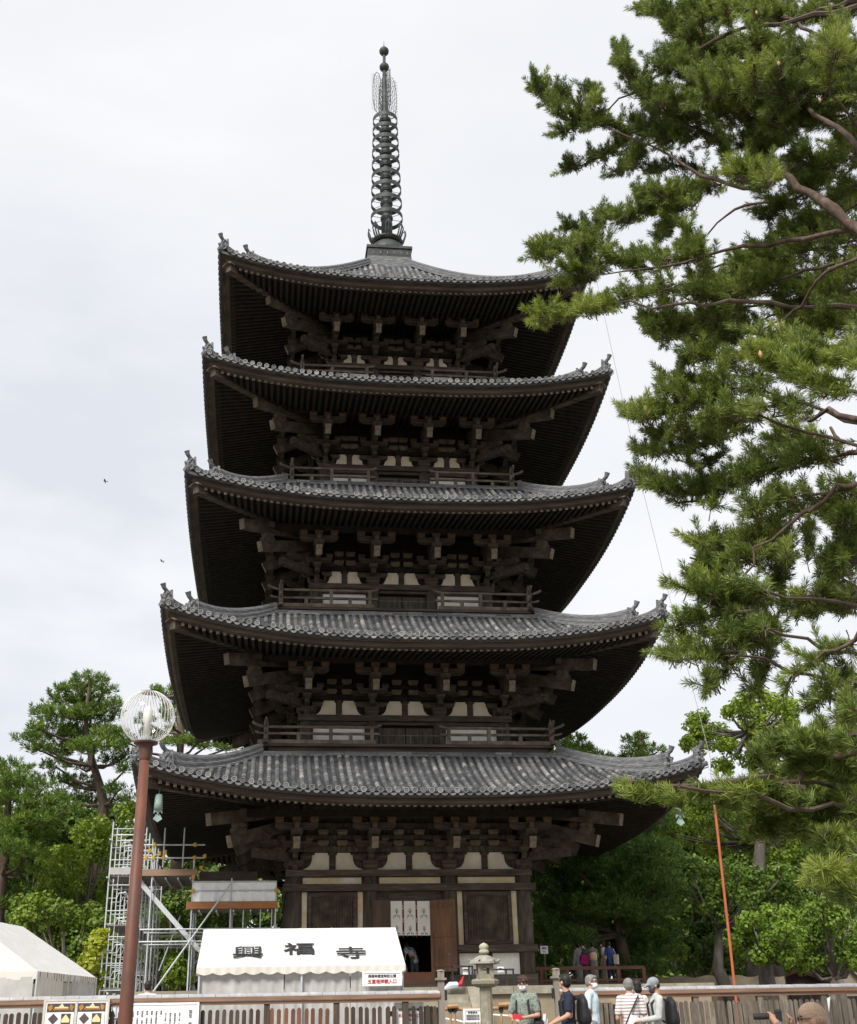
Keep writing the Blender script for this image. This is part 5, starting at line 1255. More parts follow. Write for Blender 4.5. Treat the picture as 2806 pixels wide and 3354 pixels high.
c=P(-.03,.42,1.02); mb=MB(); mb.box(c,(.09,.10,.07),0,rz); mb.tube([c,c+V((-.10,-.02,.01))],[.035,.03],10); mb.box(c+V((0,0,.045)),(.04,.04,.03),0,rz); tag(recenter(mb.build('camera',INK)),'black camera in the hand of the man in the navy polo','camera')
# --- 3 man in pale blue tee with mask
t,P,A,hp=person('grey-haired man in pale blue tee and white mask facing right behind the navy polo',1931,3193,20.9,-72,hair=HGRY,head=(0,-4),arms={-1:((-.26,-.02,1.12),(-.26,.08,.88)),1:((.26,-.02,1.12),(.27,.08,.86))},top=(LBL,'short'),bottom=fabric('blue_grey_trousers',(0.18,0.2,0.26)),mask=MASKW,glasses=True,H=1.66)
# --- 4 striped shirt man
STR=bpy.data.materials.new('striped_shirt'); STR.use_nodes=True; nt=STR.node_tree; b=nt.nodes['Principled BSDF']; b.inputs['Roughness'].default_value=.85
tc=N(nt,'ShaderNodeTexCoord'); wv=N(nt,'ShaderNodeTexWave',bands_direction='Z'); wv.inputs['Scale'].default_value=6.5; wv.inputs['Distortion'].default_value=.6; nt.links.new(tc.outputs['Object'],wv.inputs['Vector']); r=ramp(nt,[(.30,(0.34,0.26,0.26)),(.45,(0.70,0.66,0.64)),(.8,(0.74,0.71,0.69))]); nt.links.new(wv.outputs['Fac'],r.inputs['Fac']); nt.links.new(r.outputs['Color'],b.inputs['Base Color'])
t,P,A,hp=person('grey-haired man seen from behind in a pink-grey striped shirt with a navy shoulder bag',2056,3204,20.9,172,hair=HGRY,top=(STR,'short'),bottom=KHA,H=1.66,arms={-1:((-.27,.0,1.10),(-.20,.14,.92)),1:((.27,.0,1.10),(.22,.18,.95))})
rz=rzof(t); shoulderbag('navy shoulder bag on the hip of the man in the striped shirt',P(-.17,-.17,.80),rz,fabric('navy_bag',(0.03,0.04,0.09)),(.26,.10,.24),[P(-.20,-.16,.86),P(-.05,-.175,1.15),P(.13,-.10,1.44),P(.15,.06,1.40),P(.0,.17,1.1)],INK)
c=P(-.28,-.05,.76); mb=MB(); mb.prism([(-.11,-.15),(.11,-.15),(.12,.15),(-.12,.15)],lambda a,b_,tt:c+V((a,.04*(tt-.5),b_))); tag(recenter(mb.build('paper_bag',fabric('blue_bag',(0.03,0.07,0.35)))),'bright blue bag beside the man in the striped shirt','bag')
# --- 5 person behind him
t,P,A,hp=person('dark-haired person in white half hidden behind the man in the striped shirt',2083,3208,21.6,140,hair=HBLK,top=(fabric('white_top',(0.70,0.70,0.69)),'short'),bottom=GREY,H=1.62,hairstyle='bob',mask=MASKW,fem=True)
# --- 6 man with grey cap
t,P,A,hp=person('man in light grey shirt and grey cap reading a leaflet, black backpack on',2142,3204,20.4,72,hair=HBLK,cap=(fabric('grey_cap',(0.27,0.30,0.33)),'peak'),head=(0,-20),top=(fabric('light_grey_shirt',(0.50,0.51,0.49)),'long'),bottom=fabric('blue_jeans',(0.16,0.22,0.38)),mask=MASKD,arms={-1:((-.26,.06,1.12),(-.08,.30,1.08)),1:((.26,.06,1.12),(.08,.30,1.06))},H=1.66,vox=.011)
rz=rzof(t); backpack('black backpack with a green side bottle on the man in the grey cap',P,MATS['black_nylon'],rz,yc=-.23,w=.26,h=.46,d=.17,accent=pm('green_bottle',(0.25,0.45,0.05),(0.2,0.38,0.04),5,0.3))
c=P(0,.38,1.08); mb=MB(); mb.beam(c+V((-.10,0,.03)),c+V((.08,0,-.04)),.14,.005,up=(0,1,0)); tag(recenter(mb.build('leaflet',PAPER)),'open leaflet read by the man in the grey cap','leaflet')
# --- 7 photographer in the knit cap close to the camera
pc=atd(2660,3289,8.2)
t,P,A,hp=person('photographer in a tan knit cap and glasses close to the camera, raising his camera',2660,3289,10.4,84,hair=None,cap=(fabric('tan_knit',(0.48,0.34,0.25),(0.40,0.28,0.20),60),'knit'),head=(0,0),top=(fabric('grey_jacket',(0.20,0.20,0.21)),'long'),bottom=GREY,glasses=True,arms={-1:((-.27,.17,1.36),(-.07,.285,1.575)),1:((.26,.12,1.34),(.06,.17,1.55))},vox=.008)
rz=rzof(t); c=P(-.01,.27,1.64); ca=thing('camera','black compact camera with long lens raised by the photographer in the knit cap','camera',tuple(c),rz); M_=WM[ca]
mb=MB(); mb.v=[]; pl=[(-.055,-.036),(.055,-.036),(.055,.034),(.026,.038),(.018,.050),(-.018,.050),(-.026,.038),(-.055,.034)]; mb.prism(pl,lambda a,b_,tt:M_@V((a,.05*(tt-.5),b_))); mb.build('camera_body',INK,ca)
mb=MB(); mb.tube([M_@V((0,.02,0)),M_@V((0,.09,0)),M_@V((0,.095,0)),M_@V((0,.19,0))],[.022,.022,.025,.024],14); mb.build('lens',INK,ca)
mb=MB(); c2=P(-.09,.273,1.55); d_=(P(-.07,.285,1.575)-P(-.235,.17,1.36)).normalized(); mb.tube([c2-d_*.012,c2+d_*.012],.031,12); tag(recenter(mb.build('wristwatch',INK)),'black wristwatch on the raised wrist of the photographer in the knit cap','watch')
# --- 8-12 women on the podium
KIM=fabric('grey_kimono',(0.15,0.145,0.14),(0.22,0.215,0.21),14); OBI=fabric('orange_obi',(0.66,0.42,0.25),(0.72,0.52,0.36),6)
py_=-.8
def onpod(px,py): return aty(px,py,py_)
for lab,px,face,topm,botm,sk,hs,arm,hh in (
  ('woman in grey kimono raising her right arm beside a magenta bag',1890,150,KIM,KIM,'kimono','bun',{1:((.24,.12,1.36),(.26,.30,1.56))},1.50),
  ('woman in grey dress and white mask turned left behind the magenta bag',1913,60,fabric('grey_dress',(0.20,0.19,0.18)),fabric('grey_dress2',(0.2,0.19,0.18)),'long','bun',None,1.52),
  ('woman in grey kimono with a broad orange sash seen from behind',1939,178,KIM,KIM,'kimono','bun',{-1:((-.22,.1,1.14),(-.08,.24,1.08)),1:((.22,.1,1.14),(.08,.24,1.08))},1.54),
  ('woman in cream top with a cane, half hidden behind the woman in navy',1975,110,fabric('cream_top',(0.62,0.58,0.50)),fabric('beige_skirt',(0.40,0.34,0.27)),'long','bob',None,1.60),
  ('woman in patterned blue top and navy trousers, seen from behind with a cream bag',1994,170,fabric('blue_print',(0.03,0.05,0.16),(0.06,0.10,0.30),22,lo=.45,hi=.55),fabric('navy_trousers',(0.02,0.025,0.05)),None,'short',None,1.56)):
    off={1913:.35,1975:.45}.get(px,0)
    q=aty(px,3100,py_+off); t,P,A,hp=person(lab,0,0,0,face,H=hh,top=(topm,'kimono' if topm is KIM else 'short'),bottom=botm,skirt=sk,hairstyle=hs,arms=arm,mask=MASKW if face<120 else None,fem=True,vox=.02,loc=V((q.x,q.y,0)),feetz=BZ+.27)
    if px==1939:
        rz=rzof(t); 
        blob('sash',[('c',(0,0,1.02),(0,0,1.22),.158,.160,(1.12,.86)),('e',(0,-.145,1.14),(.15,.07,.16))],.018,OBI,t,4,S=hh/1.72)
    if px==1890: shoulderbag('magenta handbag on the arm of the woman in grey kimono',P(.22,-.14,1.02),rzof(t),fabric('magenta_bag',(0.32,0.01,0.12)),(.36,.12,.34),[P(.12,-.1,1.12),P(.16,-.04,1.36),P(.26,-.10,1.12)])
    if px==1994: shoulderbag('cream shoulder bag of the woman in the blue patterned top',P(.26,-.05,.98),rzof(t)+1.2,fabric('cream_bag',(0.60,0.54,0.44)),(.36,.14,.36),[P(.26,-.10,1.12),P(.18,-.06,1.40),P(.25,.06,1.12)])
    if px==1975:
        c=P(-.15,.28,0); mb=MB(); mb.tube([c,P(-.20,.25,.9)],.013,6); tag(recenter(mb.build('walking_cane',PAPER)),'thin pale walking cane held by the woman in the cream top','cane')
# --- 13 visitor in the doorway, 14 another
q=aty(1356,3080,-3.7); t,P,A,hp=person('visitor in slate-blue shirt stooping inside the dark doorway',0,0,0,150,hair=HBLK,H=1.68,top=(fabric('slate_shirt',(0.36,0.42,0.50)),'short'),bottom=GREY,lean=.9,vox=.02,loc=V((q.x,q.y,0)),feetz=2.56,arms={-1:((-.25,.1,1.16),(-.2,.3,1.0)),1:((.25,.1,1.16),(.2,.3,1.0))})
mb=MB(); mb.tube([P(-.13,.19,1.30),P(0,.17,1.22),P(.16,.02,1.02)],.022,6); tag(recenter(mb.build('bag_strap',INK)),'black bag strap across the back of the visitor in the doorway','strap')
q=aty(1316,3080,-3.2); person('visitor in pale top beside the stooping one in the doorway',0,0,0,20,hair=HGRY,H=1.50,top=(fabric('pale_top',(0.50,0.45,0.43)),'short'),bottom=GREY,vox=.02,loc=V((q.x,q.y,0)),feetz=2.56-.55,fem=True)
# --- 15 person behind the fence at left
person('black-haired person in white shirt seen from behind, between fence and scaffold',485,3213,27.5,185,hair=HBLK,H=1.70,top=(fabric('white_shirt',(0.74,0.74,0.73)),'short'),bottom=fabric('dark_red_trousers',(0.14,0.02,0.03)))
# ================================================================ TREES
import array
BARK=pm('pine_bark',(0.045,0.032,0.026),(0.085,0.06,0.045),6,0.9,0.5,(1,1,.4),c3=(0.13,0.10,0.08)); BARKR=pm('red_pine_bark',(0.045,0.030,0.023),(0.080,0.052,0.039),9,0.9,0.9,(1,1,.6),c3=(0.16,0.12,0.10)); BARKG=pm('grey_bark',(0.07,0.058,0.048),(0.11,0.095,0.08),5,0.9,0.4,(1,1,.4),c3=(0.17,0.15,0.13))
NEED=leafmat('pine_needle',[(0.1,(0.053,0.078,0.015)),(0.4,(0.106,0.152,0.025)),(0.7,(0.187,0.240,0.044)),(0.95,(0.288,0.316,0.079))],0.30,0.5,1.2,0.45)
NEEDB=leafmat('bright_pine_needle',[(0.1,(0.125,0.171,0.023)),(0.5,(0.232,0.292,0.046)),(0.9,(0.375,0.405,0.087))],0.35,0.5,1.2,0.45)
NEEDF=leafmat('far_pine_needle',[(0.1,(0.050,0.095,0.013)),(0.45,(0.106,0.184,0.024)),(0.8,(0.184,0.272,0.038)),(1.0,(0.245,0.336,0.057))],0.3,0.6,0.35,0.5)
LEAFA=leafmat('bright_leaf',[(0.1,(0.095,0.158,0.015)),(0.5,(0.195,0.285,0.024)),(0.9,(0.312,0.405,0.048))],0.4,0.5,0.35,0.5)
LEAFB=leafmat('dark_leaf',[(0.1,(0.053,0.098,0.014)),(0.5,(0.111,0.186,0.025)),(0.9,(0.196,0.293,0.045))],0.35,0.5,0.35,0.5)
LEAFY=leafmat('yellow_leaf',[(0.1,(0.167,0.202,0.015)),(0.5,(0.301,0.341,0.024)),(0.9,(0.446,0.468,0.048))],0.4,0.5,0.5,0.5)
def mesh_tri(name,vs,mat,parent,nper):
    n=len(vs)//3; me=bpy.data.meshes.new(name); I=WM[parent].inverted(); t=I.translation
    rot=I.to_3x3(); ident=(rot-Matrix.Identity(3)).median_scale if False else None
    me.vertices.add(n); co=array.array('f',vs)
    for i in range(0,len(co),3): co[i]+=t.x; co[i+1]+=t.y; co[i+2]+=t.z
    me.vertices.foreach_set('co',co); nf=n//nper
    me.loops.add(n); me.loops.foreach_set('vertex_index',array.array('i',range(n)))
    me.polygons.add(nf); me.polygons.foreach_set('loop_start',array.array('i',range(0,n,nper)))
    me.update(calc_edges=True); me.materials.append(mat)
    o=bpy.data.objects.new(name,me); COL.objects.link(o); o.parent=parent; WM[o]=WM[parent]; return o
def tuft(out,c,ax,L,n,w,rnd,spread=1.15):
    # brush of needles around a shoot: c base, ax direction
    ax=V(ax).normalized(); s=ax.cross(V((.3,.5,.8))).normalized(); q=ax.cross(s)
    sl=L*.85
    for i in range(n):
        a=rnd.random()*2*PI; f=rnd.random(); th=(0.35+spread*(1-f)*.9)*rnd.uniform(.75,1.15)
        b=c+ax*(sl*f*.75)
        d=ax*math.cos(th)+(s*math.cos(a)+q*math.sin(a))*math.sin(th); l=L*rnd.uniform(.7,1.05)
        side=d.cross(V((rnd.uniform(-1,1),rnd.uniform(-1,1),rnd.uniform(-1,1))))
        if side.length<1e-3: continue
        side=side.normalized()*w; t=b+d*l+V((0,0,-l*.04)); m=b+d*(l*.45)
        out.extend((b.x,b.y,b.z)); out.extend((m.x+side.x,m.y+side.y,m.z+side.z)); out.extend((t.x,t.y,t.z)); out.extend((m.x-side.x,m.y-side.y,m.z-side.z))
# ---------------- the big pine at the right
def c1(x,y): return (1700+x/1.5886,y/1.5886)
def c2(x,y): return (1900+x/1.5,1000+y/1.5)
def c3(x,y): return (1900+x/1.9096,2150+y/1.9096)
ST=[] # (points px, radius px (start,end), distance, bright)
def stroke(cf,sc,pts,w,D,br=0,dens=1.0): ST.append(([cf(*p) for p in pts],(w[0]/sc,w[-1]/sc),D,br,dens))
K1=1.5886
for pts,w,D,br in (
 (((630,45),(760,60),(900,80),(1050,60)),(38,65),13.5,0),(((760,110),(870,190),(1000,250),(1150,250)),(50,90),13.2,0),(((880,20),(1050,30),(1250,40),(1400,130)),(60,80),13.0,0),
 (((920,270),(1000,320),(1100,290)),(45,60),13.4,0),(((525,265),(550,350),(620,440),(740,540),(900,600)),(38,95),12.6,0),(((700,350),(830,330),(900,400),(1000,480)),(45,95),12.4,0),
 (((80,410),(130,500),(200,570),(320,610),(450,640),(600,690)),(32,58),13.6,0),(((370,430),(400,500),(380,570)),(40,42),13.4,0),(((200,470),(260,520)),(38,40),13.7,0),(((200,695),(330,640)),(26,38),13.7,0),(((300,500),(330,590)),(40,45),13.5,0),
 (((240,870),(330,860),(450,800),(560,730)),(28,40),14.0,0),(((490,895),(600,850),(640,760)),(34,48),13.9,0),(((600,640),(760,720),(850,680)),(52,60),13.3,0),
 (((950,470),(1200,420),(1400,480),(1600,420),(1757,500)),(120,130),11.8,0),(((1150,180),(1350,280),(1600,300),(1757,300)),(100,110),12.4,0),(((1650,150),(1640,280),(1600,480)),(45,80),10.6,1),(((1220,330),(1230,450)),(50,60),11.0,1),(((1360,260),(1360,380)),(45,50),11.0,1),(((950,60),(960,170)),(35,45),12.4,1),(((1070,20),(1090,120)),(35,45),12.4,1),(((1235,60),(1240,170)),(35,45),12.2,1),
 (((1000,560),(1250,620),(1450,620),(1700,600)),(100,110),12.2,0),(((700,560),(850,640),(1000,700)),(75,90),13.0,0),(((1150,720),(1250,770),(1400,720)),(60,70),12.8,0),(((1120,900),(1230,900),(1310,950)),(60,70),11.2,1),
 (((600,1010),(750,1020),(900,980),(1050,960)),(50,65),13.0,0),(((400,1110),(560,1120),(700,1080),(900,1060)),(45,78),13.2,0),(((240,1170),(330,1190),(450,1180)),(30,45),13.6,0),(((720,1240),(780,1180),(800,1100)),(40,55),13.2,0),
 (((80,1330),(200,1290),(330,1280),(430,1270)),(32,68),12.6,0),(((230,1400),(350,1390),(480,1350),(700,1400)),(55,65),12.4,0),(((230,1480),(330,1460),(420,1400)),(36,50),12.6,0),
 (((100,1650),(220,1640),(330,1620),(480,1580)),(42,45),11.6,1),(((380,1620),(480,1580),(650,1530),(800,1480)),(40,60),12.2,0),(((870,1180),(900,1300),(950,1350)),(55,80),11.6,0),(((560,1330),(800,1350),(1000,1330)),(45,70),12.4,0),
 (((620,1660),(720,1700),(850,1690),(1000,1650),(1150,1600)),(36,85),12.8,0),(((740,1560),(800,1640)),(30,36),13.0,0),(((850,1530),(1000,1540),(1200,1500),(1350,1450)),(80,100),12.2,0),(((870,1880),(950,1830),(1050,1780),(1200,1720)),(36,85),12.6,0),
 (((1270,1120),(1350,1080),(1500,1000),(1600,850)),(55,90),13.4,0),(((1320,1260),(1500,1200),(1700,1100)),(60,95),13.2,0),(((1100,1400),(1300,1350),(1500,1300),(1757,1250)),(70,100),12.8,0),(((1300,1600),(1500,1550),(1757,1500)),(100,115),12.6,0),(((1350,1750),(1550,1700),(1757,1650)),(100,110),12.4,0),
 (((1200,1790),(1300,1830),(1450,1850),(1600,1860),(1757,1800)),(48,75),9.2,1),(((1680,700),(1757,800)),(80,100),12.6,0),(((1650,1000),(1757,960)),(60,80),12.8,0),(((1430,130),(1550,60),(1757,60)),(40,60),13.4,0),
 (((1000,700),(1080,760),(1060,840)),(35,40),13.4,0),(((1400,820),(1500,800),(1650,880)),(60,70),13.0,0),(((650,900),(800,860),(960,880)),(28,30),13.8,0)): stroke(c1,K1,pts,w,D,br)
for pts,w,D,br in (
 (((225,520),(320,540),(420,510),(550,480),(750,450)),(26,75),11.6,0),(((400,400),(500,430),(700,400),(900,420)),(40,78),11.4,0),(((345,640),(480,610),(640,620),(800,560)),(34,55),11.6,0),(((275,715),(400,720),(550,690),(700,660)),(28,40),11.8,0),(((520,770),(620,780),(700,720)),(36,44),11.8,0),
 (((265,850),(400,900),(560,920),(720,880),(850,850)),(34,50),12.0,0),(((470,970),(600,960)),(24,28),12.1,0),(((640,1010),(660,930)),(22,24),12.0,0),(((530,220),(650,250),(780,230)),(28,42),12.2,0),(((660,340),(720,290),(800,260)),(26,30),12.0,0),
 (((830,195),(950,265),(1100,330),(1300,370)),(45,95),8.8,1),(((1330,190),(1340,260)),(40,45),8.8,1),(((900,500),(1000,480),(1100,470)),(45,60),10.6,0),(((800,840),(950,800),(1100,760),(1280,740)),(55,75),11.2,0),(((830,1000),(950,950),(1150,930),(1359,900)),(50,80),11.0,0),(((920,640),(1050,620),(1150,680)),(45,60),11.6,0),
 (((570,1160),(680,1190),(820,1150),(1000,1120)),(32,68),11.2,0),(((540,1240),(640,1270),(800,1240),(950,1200)),(36,80),11.0,0),(((520,1390),(620,1390),(750,1350)),(36,80),10.6,1),(((430,1595),(540,1550),(680,1520),(860,1500)),(34,95),10.4,0),(((400,1705),(500,1740),(640,1730),(780,1700)),(26,58),10.4,0),(((620,1870),(700,1820),(780,1720)),(24,42),10.4,0),
 (((860,1900),(900,1800),(930,1680),(960,1560)),(34,44),10.8,0),(((960,1400),(980,1300),(1000,1220)),(50,58),11.2,0),(((1000,1470),(1100,1440),(1200,1400),(1300,1350)),(45,60),11.0,0),(((990,1920),(1050,1800),(1200,1720),(1359,1640)),(38,50),10.0,0),(((1125,1970),(1220,1900),(1330,1800)),(24,42),10.0,0),
 (((1110,1100),(1120,1250)),(28,34),11.4,0),(((1200,1000),(1300,1050),(1359,1100)),(50,70),11.2,0),(((1200,1300),(1280,1250),(1359,1200)),(45,60),11.2,0),(((1260,1480),(1359,1400)),(50,70),11.0,0),(((1310,1950),(1359,1850)),(34,40),9.8,0),(((1290,2060),(1359,1980)),(34,40),9.6,0),(((600,560),(760,520),(880,540)),(45,50),11.0,0),(((640,1420),(780,1440),(900,1400)),(70,80),10.6,0),(((700,1640),(820,1640),(900,1580)),(50,55),10.5,0)): stroke(c2,1.5,pts,w,D,br)
K3=1.9096
for pts,w,D,br in (
 (((225,768),(330,786),(470,815),(620,812)),(30,38),8.2,1),(((600,812),(800,800),(1000,770),(1200,745)),(34,72),8.3,1),(((640,800),(800,820),(1000,800),(1200,800),(1400,820)),(45,70),8.6,0),(((1080,610),(1250,530),(1400,500),(1600,520),(1730,480)),(60,85),8.6,0),(((550,880),(640,850)),(30,35),8.3,1),
 (((1080,960),(1200,930),(1300,880),(1500,860),(1730,900)),(75,95),9.0,0),(((1050,1060),(1200,1040),(1350,1010),(1500,1010),(1730,1050)),(50,70),9.0,0),(((1400,1080),(1550,1100),(1730,1120)),(45,60),8.8,0),(((1560,1180),(1730,1200)),(50,60),8.8,0),(((1430,1350),(1550,1310),(1730,1330)),(55,85),8.2,1),(((1550,1430),(1730,1440)),(45,60),8.4,0),(((1650,700),(1730,650)),(80,90),9.2,0),(((1150,700),(1300,720),(1500,700),(1700,720)),(55,85),9.4,0),(((850,850),(1000,870),(1200,870),(1400,900)),(34,60),8.9,0),(((1300,960),(1500,950),(1720,960)),(60,80),9.3,0),(((1450,560),(1600,580),(1740,560)),(60,70),9.3,0),(((1300,640),(1450,640),(1600,620)),(70,80),8.8,0)): stroke(c3,K3,pts,w,D,br)
TRX=atd(3040,0,12.4); TRX.z=0; 
bp_=thing('pine_tree','large near pine with long needle tufts filling the right edge of the view','pine tree',(TRX.x,TRX.y,-.3))
rnd=random.Random(11); nd=[];nb=[]; wood=MB()
# trunk
tr=[V((TRX.x-.1,TRX.y,-.5)),V((TRX.x+.05,TRX.y+.1,2.0)),V((TRX.x+.1,TRX.y+.1,4.5)),V((TRX.x-.05,TRX.y+.2,7.0)),V((TRX.x+.15,TRX.y+.2,9.5)),V((TRX.x,TRX.y+.1,12.0)),V((TRX.x+.1,TRX.y,15.5))]
mb=MB(); mb.tube(tr,[.34,.28,.25,.21,.17,.12,.06],14); mb.build('trunk',BARKR,bp_,smooth=True)
def trunk_at(z):
    for a,b in zip(tr,tr[1:]):
        if z<=b.z: return a.lerp(b,max(0,(z-a.z)/(b.z-a.z)))
    return tr[-1]
ntuft=0
rb=random.Random(99)
def crook(mb,P,R,n=7,amp=.022):
    q=[];r=[]
    for i in range(len(P)-1):
        L=(P[i+1]-P[i]).length; k=max(2,int(L/.22))
        for j in range(k):
            t=j/k; p=P[i].lerp(P[i+1],t)
            if q: p=p+V((rb.gauss(0,amp),rb.gauss(0,amp),rb.gauss(0,amp)))
            q.append(p); r.append((R[i]+(R[i+1]-R[i])*t)*rb.uniform(.85,1.15))
    q.append(P[-1]); r.append(R[-1]); mb.tube(q,r,n)
for pts,(w0,w1),D,br,dens in list(ST):
    mx=sum(p[0] for p in pts)/len(pts); my=sum(p[1] for p in pts)/len(pts)
    if mx>2230 and w1>30 and not(2160<my<2330) and (D>9.6 or mx>2480):
        oy=rb.choice((-1,1))*w1*rb.uniform(.4,.9); ox=rb.uniform(.2,.8)*w1
        ST.append(([(x+ox,y+oy) for x,y in pts],(w0*.8,w1*1.0),D+rb.uniform(.9,1.9),0,.75))
for pts,(w0,w1),D,br,dens in ST:
    P3=[atd(x,y,D+.35*math.sin(i*2.3+x*.01)) for i,(x,y) in enumerate(pts)]
    m=FPX/(D/math.cos(math.radians(12)))*.93   # px per metre, approx
    slant=[(p-CAM).dot(FF) for p in P3]
    # twig wood along the stroke, then a branch home to the trunk
    last=P3[-1]; 
    zt=max(2.5,min(14.0,last.z-.8)); tk=trunk_at(zt)
    far=(tk-last).length
    mid=last.lerp(tk,.5)+V((rnd.uniform(-.2,.2),rnd.uniform(-.3,.3),.10*far*rnd.uniform(-.3,.6)))
    big=pts[-1][0]>2600
    wood.tube([p for p in P3],[.010+.010*i/len(P3) for i in range(len(P3))],5)
    if rnd.random()<.22: crook(wood,[last,mid,tk],[.012,.024,.05],6)
    seg=[(P3[i+1]-P3[i]).length for i in range(len(P3)-1)]; Ltot=sum(seg)
    r0,r1=1.08*w0*slant[0]/FPX,1.12*w1*slant[-1]/FPX
    TL=.10
    area=Ltot*(r0+r1); n=max(5,int(area*(150 if D>9.6 else 290)*dens)); ph=rnd.random()*9
    for k in range(n):
        s=rnd.random()*Ltot; i=0; acc=0
        while i<len(seg)-1 and acc+seg[i]<s: acc+=seg[i]; i+=1
        u=min(1,(s-acc)/max(seg[i],1e-5)); c=P3[i].lerp(P3[i+1],u); tt=s/max(Ltot,1e-5)
        R=(r0+(r1-r0)*tt)*(.80+.34*math.sin(s*7.0+ph)+.14*math.sin(s*17.0+ph*2))
        axis=(P3[i]-P3[i+1]).normalized(); Rr=max(0.02,R-TL*.45)
        while True:
            o=V((rnd.uniform(-1,1),rnd.uniform(-1,1),rnd.uniform(-1,1)))
            if o.length<=1: break
        o=V((o.x*Rr,o.y*Rr*1.25,o.z*Rr*.9)); c=c+o
        rad=o.normalized() if o.length>1e-3 else V((0,0,1))
        d=(axis*rnd.uniform(.2,.9)+V((0,0,1))*rnd.uniform(.15,1.1)+rad*.6+V((rnd.uniform(-.35,.35),rnd.uniform(-.35,.35),rnd.uniform(-.2,.2)))).normalized()
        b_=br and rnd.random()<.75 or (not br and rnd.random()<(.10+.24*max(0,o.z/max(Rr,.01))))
        m_=3 if rnd.random()<.75 else 5
        if D<9.6: m_=2 if pts[0][0]<2260 else 3; c=c-d*.05-V((0,0,.03))
        for q in range(m_):
            cc=c+d*((q-1)*.062)+V((rnd.uniform(-.012,.012),rnd.uniform(-.012,.012),rnd.uniform(-.012,.012)))
            tuft(nb if b_ else nd,cc,d,TL*rnd.uniform(.85,1.2)*(.85 if q==m_-1 else 1)*(.88 if D<9.6 else 1),30,.0022+.00013*D,rnd,1.0)
        wood.tube([c+d*.06*(m_-2),c-d*(.09 if D>9.6 else .02),(c-d*.13-o*.5) if D>9.6 else (c-o*.5)],[.004,.006,.007] if D>9.6 else [.003,.0035,.004],3,cap=False)
        ntuft+=1
# visible bare limbs
def limb(cf,pts,D0,D1,r0,r1,name='branch'):
    P=[atd(*cf(*p),D0+(D1-D0)*i/(len(pts)-1)) for i,p in enumerate(pts)]; n=len(P); mb=MB(); crook(mb,P,[(r0+(r1-r0)*i/(n-1))*.8 for i in range(n)],8); mb.build(name,BARKR,bp_,smooth=True)
limb(c1,((1900,1300),(1757,1180),(1650,1090),(1550,1040),(1450,960),(1390,905),(1360,860)),11.0,12.0,.085,.04)
limb(c1,((1900,1200),(1757,1210),(1500,1240),(1280,1270),(1060,1310),(850,1370),(640,1410),(430,1430)),11.2,12.3,.05,.010)
limb(c1,((1800,1330),(1640,1380),(1560,1470),(1480,1590),(1380,1650),(1250,1730)),11.2,12.2,.032,.016)
limb(c1,((1640,1370),(1480,1420),(1350,1450),(1250,1500)),11.6,12.2,.028,.015)
limb(c1,((1300,1050),(1180,1050),(1080,1120),(980,1220)),12.2,12.4,.025,.012)
limb(c1,((1250,980),(1100,960),(950,905),(860,850),(760,790),(590,715),(450,660)),12.2,13.4,.035,.010)
limb(c1,((1800,330),(1700,270),(1560,185),(1430,110),(1280,55)),12.0,13.2,.045,.02)
limb(c1,((1800,800),(1700,720),(1620,640),(1500,560)),11.0,11.8,.05,.03)
limb(c2,((1359,870),(1300,890),(1240,930),(1123,1000),(1050,1030),(1020,1090),(890,1200),(800,1330)),10.6,10.7,.035,.014)
limb(c2,((1500,620),(1359,735),(1280,740),(1260,660),(1230,600)),11.0,11.6,.04,.02)
limb(c2,((1500,500),(1340,560),(1200,520),(1120,570)),10.8,11.4,.05,.02)
limb(c3,((1900,560),(1640,600),(1500,640),(1420,740),(1250,800),(1000,800),(700,815),(470,820)),9.0,8.3,.045,.008)
limb(c3,((1800,860),(1500,880),(1300,920),(1100,1000)),9.4,9.1,.04,.012)
limb(c3,((1800,1280),(1600,1330),(1450,1360)),8.6,8.3,.03,.010)
limb(c2,((1500,1300),(1359,1640),(1200,1730),(1050,1830)),9.6,10.0,.03,.010)
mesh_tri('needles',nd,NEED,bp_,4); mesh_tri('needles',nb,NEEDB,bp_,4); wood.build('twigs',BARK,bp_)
# a few pale cones
for cf,x,y,D in((c1,1630,210,10.5),(c1,1350,330,11.0),(c1,1565,520,11.3),(c1,955,65,12.3),(c1,1235,65,12.1),(c2,885,240,8.7),(c1,120,1655,11.5),(c1,160,1660,11.5)):
    p=atd(*cf(x,y),D-.1); mb=MB(); mb.lathe([(.006,-.03),(.016,-.012),(.015,.012),(.004,.035)],p,8); mb.build('cone',pm('pine_cone',(0.45,0.28,0.16),(0.32,0.19,0.10),20,0.7),bp_)
